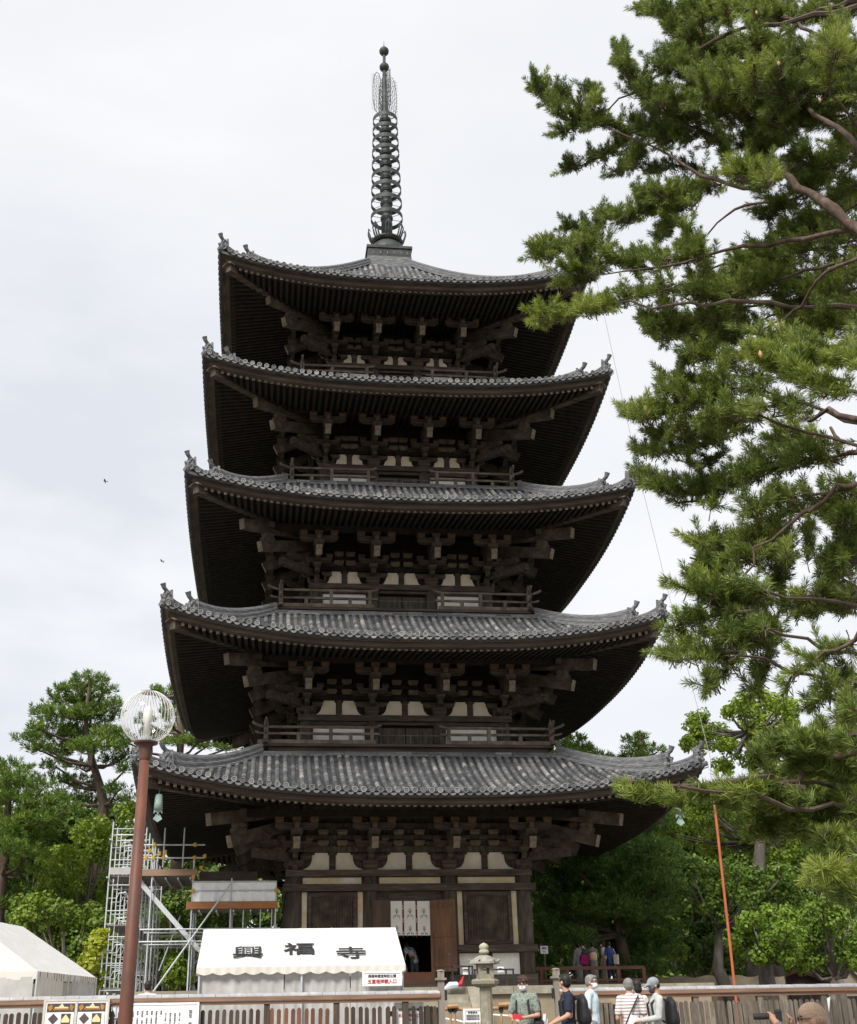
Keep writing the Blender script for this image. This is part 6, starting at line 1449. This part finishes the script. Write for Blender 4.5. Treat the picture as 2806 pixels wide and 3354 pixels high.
# ---------------- background pines
def far_pine(label,x,y,D,top_px,base_z,pads,lean=0,group='pine trees beyond the pagoda',mat=NEEDF,tr=.32,nper=1.0,trunk=None):
    # pads: (px,py,rx_px,ry_px)
    p=atd(x,y,D); root=thing('pine_tree',label,'pine tree',(p.x,p.y,.25),0,group); rnd=random.Random(int(x*7+y))
    if trunk: tp=[atd(a,b,D) for a,b in trunk]
    else: tp=[V((p.x,p.y,.2)),V((p.x,p.y,p.z*.5)),p]
    tp=[V((tp[0].x,tp[0].y,.1))]+tp
    n=len(tp); mb=MB(); mb.tube(tp,[tr*(1-.8*i/(n-1)) for i in range(n)],9); mb.build('trunk',BARK,root,smooth=True)
    out=[]; wood=MB()
    for (px,py,rx,ry) in pads:
        dd=D+rnd.uniform(-2.0,2.0); c=atd(px,py,dd); k=(c-CAM).dot(FF)/FPX*1.1; Rx,Rz=rx*k,ry*k*.82; Ry=Rx*.8
        # limb to the nearest trunk point lower down
        tz=min(tp,key=lambda q:abs(q.z-(c.z-.25*abs(c.x-q.x)))); j=max(0,min(len(tp)-1,tp.index(tz)))
        wood.tube([c,(c+tz)/2+V((0,0,-.2)),tz],[.04,.07,.10],5)
        nt=max(20,int((Rx*Ry*44+Rx*Rz*52)*nper*1.25))
        for _ in range(nt):
            while True:
                o=V((rnd.uniform(-1,1),rnd.uniform(-1,1),rnd.uniform(-1,1)))
                if o.length<=1: break
            # a flattish pad with a lumpy top
            q=c+V((o.x*Rx,o.y*Ry,o.z*Rz)); d=V((o.x*.7,o.y*.7,.9))
            tuft(out,q,d+V((rnd.uniform(-.3,.3),rnd.uniform(-.3,.3),0)),.30*rnd.uniform(.8,1.2),17,.021,rnd,1.0)
            if rnd.random()<.15: wood.tube([q,q.lerp(c,.6)],[.012,.02],3,cap=False)
    mesh_tri('crown',out,mat,root,4); wood.build('branches',BARK,root)
    return root
def l4(x,y): return (x/1.8256,2100+y/1.8256)
def L4(l): return [(l4(a,b)[0],l4(a,b)[1],c/1.8256,d/1.8256) for a,b,c,d in l]
far_pine('tall spreading pine with tiered pads left of the lamp globe',320,2215,60,0,0,L4([(540,240,90,38),(470,290,120,35),(620,300,70,30),(340,320,50,45),(400,370,120,40),(560,370,140,45),(250,420,60,35),(350,450,150,42),(540,450,160,45),(680,400,40,35),(220,520,60,30),(170,590,80,32),(320,560,140,45),(500,550,160,50),(650,560,90,50),(230,650,80,38),(380,650,130,45),(560,640,150,45),(700,620,70,50),(330,750,80,38),(680,720,80,35),(750,690,50,35),(480,760,70,35),(740,780,50,30),(350,830,80,35),(600,900,70,40),(480,860,90,45),(420,940,90,40),(640,990,80,40),(700,900,60,40),(520,960,70,40)]),trunk=[l4(620,980),l4(600,880),l4(560,750),l4(520,600),l4(510,430),l4(540,230)],tr=.30)
far_pine('dense pine leaning in from the left edge above the broadleaf trees',60,2500,56,0,0,L4([(60,770,110,45),(20,850,120,60),(130,850,110,55),(260,880,80,40),(60,950,150,65),(220,960,120,50),(340,960,80,35),(420,1010,70,30),(30,1060,150,60),(200,1080,140,55),(330,1070,70,30),(60,1160,160,60),(230,1170,110,45),(50,1260,140,55),(180,1270,80,50),(40,1370,120,50),(150,1370,70,45),(60,1490,110,45),(30,1600,90,45)]),trunk=[l4(-30,1700),l4(10,1400),l4(40,1100),l4(60,800)],tr=.45)
far_pine('pine rising behind the lowest roof corner, right of the lamp globe',585,2290,64,0,0,L4([(1000,320,70,35),(1040,380,70,45),(930,300,30,16),(1050,460,60,45),(990,440,30,40),(1080,540,80,35),(1130,600,90,30),(1250,620,110,35),(1370,640,90,25),(1200,580,60,20),(960,590,40,30),(1060,610,80,30),(740,600,60,40),(860,480,60,40),(900,560,60,40)]),trunk=[l4(1080,900),l4(1070,700),l4(1090,560),l4(1050,330)],tr=.36)
far_pine('pine mass behind the lowest eave, left of the pagoda',560,2700,66,0,0,L4([(900,1000,90,60),(980,1100,80,70),(900,1150,60,60),(1000,1230,80,40),(1150,1290,90,40),(760,950,50,30),(1230,1300,90,30),(1060,1200,60,50)]),trunk=[l4(960,1500),l4(950,1200),l4(930,1000)],tr=.3)
far_pine('conifer with pointed top showing above the balustrade right of the pagoda',1855,2360,62,0,0,[(1855,2375,14,14),(1852,2400,30,14),(1830,2430,36,16),(1880,2430,40,16),(1850,2465,70,22),(1910,2460,50,14),(1860,2485,80,20),(1955,2485,40,12),(1920,2500,70,14)],trunk=[(1855,2700),(1855,2500),(1855,2370)],tr=.25)
far_pine('small thin conifer between the pagoda and the right-hand trees',2085,2440,64,0,0,[(2102,2418,14,16),(2065,2430,22,14),(2110,2450,26,12),(2080,2455,34,14),(2090,2480,40,12),(2150,2465,26,12),(2060,2490,60,12),(2130,2495,50,10)],trunk=[(2085,2700),(2085,2480),(2098,2415)],tr=.2)
far_pine('dark spreading pine standing behind the podium railing',2010,2740,57,0,0,[(1990,2730,60,30),(2080,2720,55,30),(2150,2700,70,40),(1930,2760,80,35),(2040,2780,110,40),(2130,2790,90,40),(1850,2810,110,35),(1980,2830,130,45),(2120,2860,110,45),(1830,2870,90,35),(1930,2900,130,45),(2070,2920,130,45),(2180,2900,60,40),(1830,2940,90,35),(1940,2970,120,40),(2080,2990,110,40),(2180,2980,60,35),(1820,3010,80,35),(1960,3040,110,40),(2110,3060,110,45),(1850,3080,100,40),(2040,3110,110,40),(2150,3120,90,45),(1780,3060,60,60),(1780,2960,50,60),(1770,3140,60,50),(1900,3150,90,40),(2010,3170,80,30),(2120,3180,80,30),(1760,2900,40,40)],trunk=[(2065,3230),(2030,3060),(2020,2960),(2010,2760)],tr=.40,mat=leafmat('railing_pine_needle',[(0.1,(0.047,0.094,0.022)),(0.5,(0.098,0.180,0.036)),(0.85,(0.181,0.287,0.055)),(1.0,(0.270,0.389,0.071))],0.25,0.6,0.35,0.5))  # own needle green, a little bluer than the other far pines
# ---------------- broadleaf trees
def broad(label,x,D,lumps,mat,group,trunk=None,leaf=.17,dens=1.0,cat='tree',tr=.3,name='broadleaf_tree'):
    p=atd(x,3230,D); root=thing(name,label,cat,(p.x,p.y,.25),0,group); rnd=random.Random(int(x*3+D)); out=[]; wood=MB()
    tp=[V((p.x,p.y,.1))]+([atd(a,b,D) for a,b in trunk] if trunk else [V((p.x,p.y,3.0))])
    n=len(tp); mb=MB(); mb.tube(tp,[tr*(1-.65*i/max(1,n-1)) for i in range(n)],9); mb.build('trunk',BARKG,root,smooth=True)
    lumps=list(lumps)+[(a+rnd.uniform(-.6,.6)*c_,b+rnd.uniform(-.2,.6)*d_,c_*.95,d_*.95) for a,b,c_,d_ in lumps]
    for li,(px,py,rx,ry) in enumerate(lumps):
        dd=D+(2.5 if li>=len(lumps)//2 else 0)+rnd.uniform(-2.2,2.2); c=atd(px,py,dd); k=(c-CAM).dot(FF)/FPX; Rx,Rz=rx*k,ry*k; Ry=(Rx+Rz)/2
        wood.tube([c,c.lerp(tp[-1],.5)+V((0,0,-.3)),tp[-1]],[.03,.05,.08],5)
        # sub-lumps over the surface make an uneven outline
        subs=[]
        ns=max(6,int(9*(Rx*Rz)**.5))
        for _ in range(ns):
            o=V((rnd.gauss(0,1),rnd.gauss(0,1),rnd.gauss(0,1)+.25)).normalized()*rnd.uniform(.55,1.0)
            subs.append((c+V((o.x*Rx,o.y*Ry,o.z*Rz)),rnd.uniform(.30,.55)*min(Rx,Rz)+.15))
        for q,r_ in subs:
            if rnd.random()<.5: wood.tube([q,c],[.015,.035],3,cap=False)
            nl=int(r_*r_*4*PI*42*dens*(.17/leaf)**1.6)
            for _ in range(nl):
                o=V((rnd.gauss(0,1),rnd.gauss(0,1),rnd.gauss(0,1))).normalized(); rr=r_*rnd.uniform(.72,1.12)
                b=q+o*rr; nrm=(o+V((rnd.uniform(-.7,.7),rnd.uniform(-.7,.7),rnd.uniform(-.2,.9)))).normalized()
                s=nrm.cross(V((rnd.uniform(-1,1),rnd.uniform(-1,1),rnd.uniform(-1,1))))
                if s.length<1e-3: continue
                s.normalize(); u=nrm.cross(s); L=leaf*rnd.uniform(.7,1.2); w=L*.42
                for e in(b-s*L*.5,b+u*w,b+s*L*.5,b-u*w): out.extend((e.x,e.y,e.z))
    mesh_tri('crown',out,mat,root,4); wood.build('branches',BARKG,root)
    return root
G1='broadleaf trees at the left'; G2='broadleaf trees at the right'
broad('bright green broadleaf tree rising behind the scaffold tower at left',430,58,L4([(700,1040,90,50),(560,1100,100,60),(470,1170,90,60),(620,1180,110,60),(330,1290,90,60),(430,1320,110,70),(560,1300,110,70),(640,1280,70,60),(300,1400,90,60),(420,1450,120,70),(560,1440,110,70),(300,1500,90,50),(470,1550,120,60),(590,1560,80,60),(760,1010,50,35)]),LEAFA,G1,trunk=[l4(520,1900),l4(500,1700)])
broad('mid-green broadleaf tree above the left tent roof',260,52,L4([(150,1600,100,55),(260,1600,100,60),(380,1640,110,60),(200,1690,110,60),(330,1740,110,60),(450,1720,100,70),(520,1650,80,60),(400,1830,100,60),(500,1850,90,70),(560,1760,70,70),(120,1680,60,40),(560,1930,70,60),(440,1920,80,50),(600,1700,60,70)]),leafmat('mid_leaf',[(0.1,(0.067,0.117,0.014)),(0.5,(0.134,0.209,0.021)),(0.9,(0.229,0.310,0.038))],0.35,0.5,0.35,0.5),G1,trunk=[l4(400,2000)])  # leaf green between the bright and the dark trees
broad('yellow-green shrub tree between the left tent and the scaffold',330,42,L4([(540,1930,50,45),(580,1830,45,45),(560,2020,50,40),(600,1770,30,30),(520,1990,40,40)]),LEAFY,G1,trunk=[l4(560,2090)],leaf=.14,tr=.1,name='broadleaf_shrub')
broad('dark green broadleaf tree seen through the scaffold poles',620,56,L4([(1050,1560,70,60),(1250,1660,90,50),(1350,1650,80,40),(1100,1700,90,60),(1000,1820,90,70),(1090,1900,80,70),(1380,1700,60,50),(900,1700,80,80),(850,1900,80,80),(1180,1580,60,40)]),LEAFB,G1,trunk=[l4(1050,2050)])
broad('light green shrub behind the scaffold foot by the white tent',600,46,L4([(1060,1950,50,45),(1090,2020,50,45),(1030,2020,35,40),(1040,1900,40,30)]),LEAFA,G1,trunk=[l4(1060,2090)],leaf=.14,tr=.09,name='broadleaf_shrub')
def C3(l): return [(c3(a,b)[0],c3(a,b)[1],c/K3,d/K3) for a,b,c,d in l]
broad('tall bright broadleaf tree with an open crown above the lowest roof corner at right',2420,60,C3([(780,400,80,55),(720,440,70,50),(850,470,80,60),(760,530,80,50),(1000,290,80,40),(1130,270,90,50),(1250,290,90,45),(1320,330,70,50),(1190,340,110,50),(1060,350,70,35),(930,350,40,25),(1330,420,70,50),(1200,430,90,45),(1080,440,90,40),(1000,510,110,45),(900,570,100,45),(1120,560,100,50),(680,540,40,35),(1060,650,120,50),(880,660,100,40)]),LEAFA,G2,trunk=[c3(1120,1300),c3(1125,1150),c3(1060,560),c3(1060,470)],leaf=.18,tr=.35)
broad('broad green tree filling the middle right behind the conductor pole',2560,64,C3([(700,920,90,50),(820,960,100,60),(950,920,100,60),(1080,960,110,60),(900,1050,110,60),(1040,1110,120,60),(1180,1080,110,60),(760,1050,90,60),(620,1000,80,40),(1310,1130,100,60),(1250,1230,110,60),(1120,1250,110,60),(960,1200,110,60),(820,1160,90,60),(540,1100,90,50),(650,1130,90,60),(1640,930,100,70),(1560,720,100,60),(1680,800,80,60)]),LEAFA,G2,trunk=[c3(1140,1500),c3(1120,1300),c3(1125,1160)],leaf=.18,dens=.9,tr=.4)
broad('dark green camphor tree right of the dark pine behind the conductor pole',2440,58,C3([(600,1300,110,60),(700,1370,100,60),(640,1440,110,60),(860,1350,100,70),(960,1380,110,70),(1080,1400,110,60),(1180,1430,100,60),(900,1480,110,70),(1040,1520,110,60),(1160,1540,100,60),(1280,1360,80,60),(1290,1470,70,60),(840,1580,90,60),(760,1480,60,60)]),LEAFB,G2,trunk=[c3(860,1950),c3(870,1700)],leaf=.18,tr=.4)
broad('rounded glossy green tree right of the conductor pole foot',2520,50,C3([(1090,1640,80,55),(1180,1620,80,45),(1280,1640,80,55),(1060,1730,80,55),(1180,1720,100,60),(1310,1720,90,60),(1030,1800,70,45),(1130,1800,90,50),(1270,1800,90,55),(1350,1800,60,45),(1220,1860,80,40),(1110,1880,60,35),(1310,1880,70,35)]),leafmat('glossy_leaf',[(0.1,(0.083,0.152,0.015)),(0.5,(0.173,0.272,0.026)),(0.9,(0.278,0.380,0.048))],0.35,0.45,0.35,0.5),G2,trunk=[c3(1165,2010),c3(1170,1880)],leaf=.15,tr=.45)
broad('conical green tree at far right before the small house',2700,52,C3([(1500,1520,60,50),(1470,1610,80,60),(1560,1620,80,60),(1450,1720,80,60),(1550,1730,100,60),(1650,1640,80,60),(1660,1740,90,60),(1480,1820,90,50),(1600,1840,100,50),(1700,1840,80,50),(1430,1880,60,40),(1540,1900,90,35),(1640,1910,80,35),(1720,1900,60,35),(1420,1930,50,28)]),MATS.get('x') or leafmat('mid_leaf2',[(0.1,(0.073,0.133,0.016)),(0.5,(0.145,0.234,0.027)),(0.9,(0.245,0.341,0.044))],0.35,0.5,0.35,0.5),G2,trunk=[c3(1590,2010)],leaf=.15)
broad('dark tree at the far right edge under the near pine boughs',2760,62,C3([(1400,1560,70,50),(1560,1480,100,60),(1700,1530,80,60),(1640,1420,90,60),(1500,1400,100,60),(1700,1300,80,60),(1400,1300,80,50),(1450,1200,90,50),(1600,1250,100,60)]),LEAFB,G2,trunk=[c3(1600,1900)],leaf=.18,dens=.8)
broad('yellow-leaved shrub standing in the gap beside the dark pine',2205,60,C3([(580,1860,50,30),(640,1850,35,30),(560,1830,30,22)]),LEAFY,G2,trunk=[c3(590,1960)],leaf=.14,tr=.06,name='broadleaf_shrub')  # same yellow leaf colour as the shrub by the left tent
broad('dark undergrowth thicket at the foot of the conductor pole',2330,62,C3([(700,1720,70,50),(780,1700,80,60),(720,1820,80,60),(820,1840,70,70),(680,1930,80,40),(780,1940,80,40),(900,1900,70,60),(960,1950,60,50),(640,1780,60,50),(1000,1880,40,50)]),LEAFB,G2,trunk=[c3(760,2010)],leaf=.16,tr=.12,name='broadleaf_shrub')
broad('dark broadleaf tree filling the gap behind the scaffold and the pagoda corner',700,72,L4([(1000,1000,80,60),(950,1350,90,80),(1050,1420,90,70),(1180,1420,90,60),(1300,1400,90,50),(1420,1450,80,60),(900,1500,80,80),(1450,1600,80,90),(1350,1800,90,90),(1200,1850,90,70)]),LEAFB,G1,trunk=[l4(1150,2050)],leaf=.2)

def backdrop(label,x0,x1,y0,D,group,mat,seed):
    rnd=random.Random(seed); l=[]; y=y0
    while y<3230:
        x=x0
        while x<x1:
            if y>y0+40 or rnd.random()<.6: l.append((x+rnd.uniform(-25,25),y+rnd.uniform(-25,25),rnd.uniform(48,75),rnd.uniform(38,55)))
            x+=78
        y+=72
    broad(label,(x0+x1)/2,D,l,mat,group,trunk=[((x0+x1)/2,3000)],leaf=.30,dens=1.0,tr=.35)
GB='dark trees at the back'
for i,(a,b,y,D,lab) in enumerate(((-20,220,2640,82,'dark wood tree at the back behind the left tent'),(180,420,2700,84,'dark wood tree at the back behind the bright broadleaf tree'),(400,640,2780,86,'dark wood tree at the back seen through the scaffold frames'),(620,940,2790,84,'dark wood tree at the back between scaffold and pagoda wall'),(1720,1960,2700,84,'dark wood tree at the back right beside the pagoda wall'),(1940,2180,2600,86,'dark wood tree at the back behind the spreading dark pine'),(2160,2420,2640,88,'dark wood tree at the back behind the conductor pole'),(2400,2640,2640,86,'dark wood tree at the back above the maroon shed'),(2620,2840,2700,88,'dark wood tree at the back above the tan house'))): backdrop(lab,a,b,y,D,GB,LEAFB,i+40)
print('TUFTS',ntuft,len(nd)//12,len(nb)//12)
# ---------------------------------------------------------------- world, sun, ground
w=bpy.data.worlds.new('World'); scn.world=w; w.use_nodes=True; nt=w.node_tree; bg=nt.nodes['Background']
SUN_EL,SUN_AZ=math.radians(47),math.radians(212)   # azimuth measured clockwise from +Y
sky=N(nt,'ShaderNodeTexSky',sky_type='NISHITA'); sky.sun_disc=False; sky.sun_elevation=SUN_EL; sky.sun_rotation=SUN_AZ
sm=N(nt,'ShaderNodeVectorMath',operation='SCALE'); sm.inputs['Scale'].default_value=0.10; nt.links.new(sky.outputs[0],sm.inputs[0])
tc=N(nt,'ShaderNodeTexCoord'); mp=N(nt,'ShaderNodeMapping'); mp.inputs['Scale'].default_value=(1.0,1.0,2.6); mp.inputs['Location'].default_value=(0.4,0.1,0.2)
nt.links.new(tc.outputs['Generated'],mp.inputs['Vector'])
no=N(nt,'ShaderNodeTexNoise'); no.inputs['Scale'].default_value=1.6; no.inputs['Detail'].default_value=7; no.inputs['Roughness'].default_value=0.5; no.inputs['Distortion'].default_value=0.4
nt.links.new(mp.outputs['Vector'],no.inputs['Vector'])
r=ramp(nt,[(0.36,(0.485,0.493,0.512)),(0.50,(0.515,0.52,0.532)),(0.62,(0.56,0.561,0.565))]); nt.links.new(no.outputs['Fac'],r.inputs['Fac'])
dp=N(nt,'ShaderNodeVectorMath',operation='DOT_PRODUCT'); dp.inputs[1].default_value=(-0.2284,0.8910,0.3922); nt.links.new(tc.outputs['Generated'],dp.inputs[0])
mr=N(nt,'ShaderNodeMapRange',interpolation_type='SMOOTHSTEP'); mr.inputs[1].default_value=0.945; mr.inputs[2].default_value=1.0; nt.links.new(dp.outputs['Value'],mr.inputs[0])
n3=N(nt,'ShaderNodeTexNoise'); n3.inputs['Scale'].default_value=4.5; n3.inputs['Detail'].default_value=5; n3.inputs['Roughness'].default_value=0.5; nt.links.new(mp.outputs['Vector'],n3.inputs['Vector'])
m3=N(nt,'ShaderNodeMapRange'); m3.inputs[1].default_value=0.36; m3.inputs[2].default_value=0.60; nt.links.new(n3.outputs['Fac'],m3.inputs[0])
mm=N(nt,'ShaderNodeMath',operation='MULTIPLY'); nt.links.new(mr.outputs[0],mm.inputs[0]); nt.links.new(m3.outputs[0],mm.inputs[1])
mk=N(nt,'ShaderNodeMix'); mk.data_type='RGBA'; nt.links.new(mm.outputs[0],mk.inputs[0]); nt.links.new(r.outputs['Color'],mk.inputs[6]); mk.inputs[7].default_value=(0.425,0.437,0.468,1)
mx=N(nt,'ShaderNodeMix'); mx.data_type='RGBA'; mx.inputs[0].default_value=0.94
nt.links.new(sm.outputs[0],mx.inputs[6]); nt.links.new(mk.outputs[2],mx.inputs[7])
nt.links.new(mx.outputs[2],bg.inputs['Color']); bg.inputs['Strength'].default_value=1.0
sd=bpy.data.lights.new('sun','SUN'); sd.energy=2.8; sd.angle=math.radians(18); sd.color=(1,0.96,0.9)
so=bpy.data.objects.new('sun',sd); COL.objects.link(so)
dirv=V((math.sin(SUN_AZ)*math.cos(SUN_EL),math.cos(SUN_AZ)*math.cos(SUN_EL),math.sin(SUN_EL)))
so.rotation_euler=(-dirv).to_track_quat('-Z','Y').to_euler(); so.location=(0,-30,60)
scn.view_settings.exposure=0.90
GRAV=pm('gravel',(0.21,0.19,0.16),(0.16,0.145,0.12),0.6,0.95,0.2,c3=(0.26,0.24,0.20))
def gz(x,y):
    pts=[(-400,-.48),(-46,-.45),(-34,0.0),(-30,.08),(-20,.2),(-11,.25),(400,.25)]
    for (a,za),(b,zb) in zip(pts,pts[1:]):
        if y<=b: return za+(zb-za)*(y-a)/(b-a)
    return .25
mb=MB(); ys=[-400,-46,-34,-30,-20,-11,60,1500]
for y in ys:
    for x in(-1500,-60,0,60,1500): mb.v.append((x,y,gz(x,y)))
for j in range(len(ys)-1):
    for i in range(4): a=j*5+i; mb.face([a,a+1,a+6,a+5])
tag(mb.build('ground',GRAV),kind='structure')
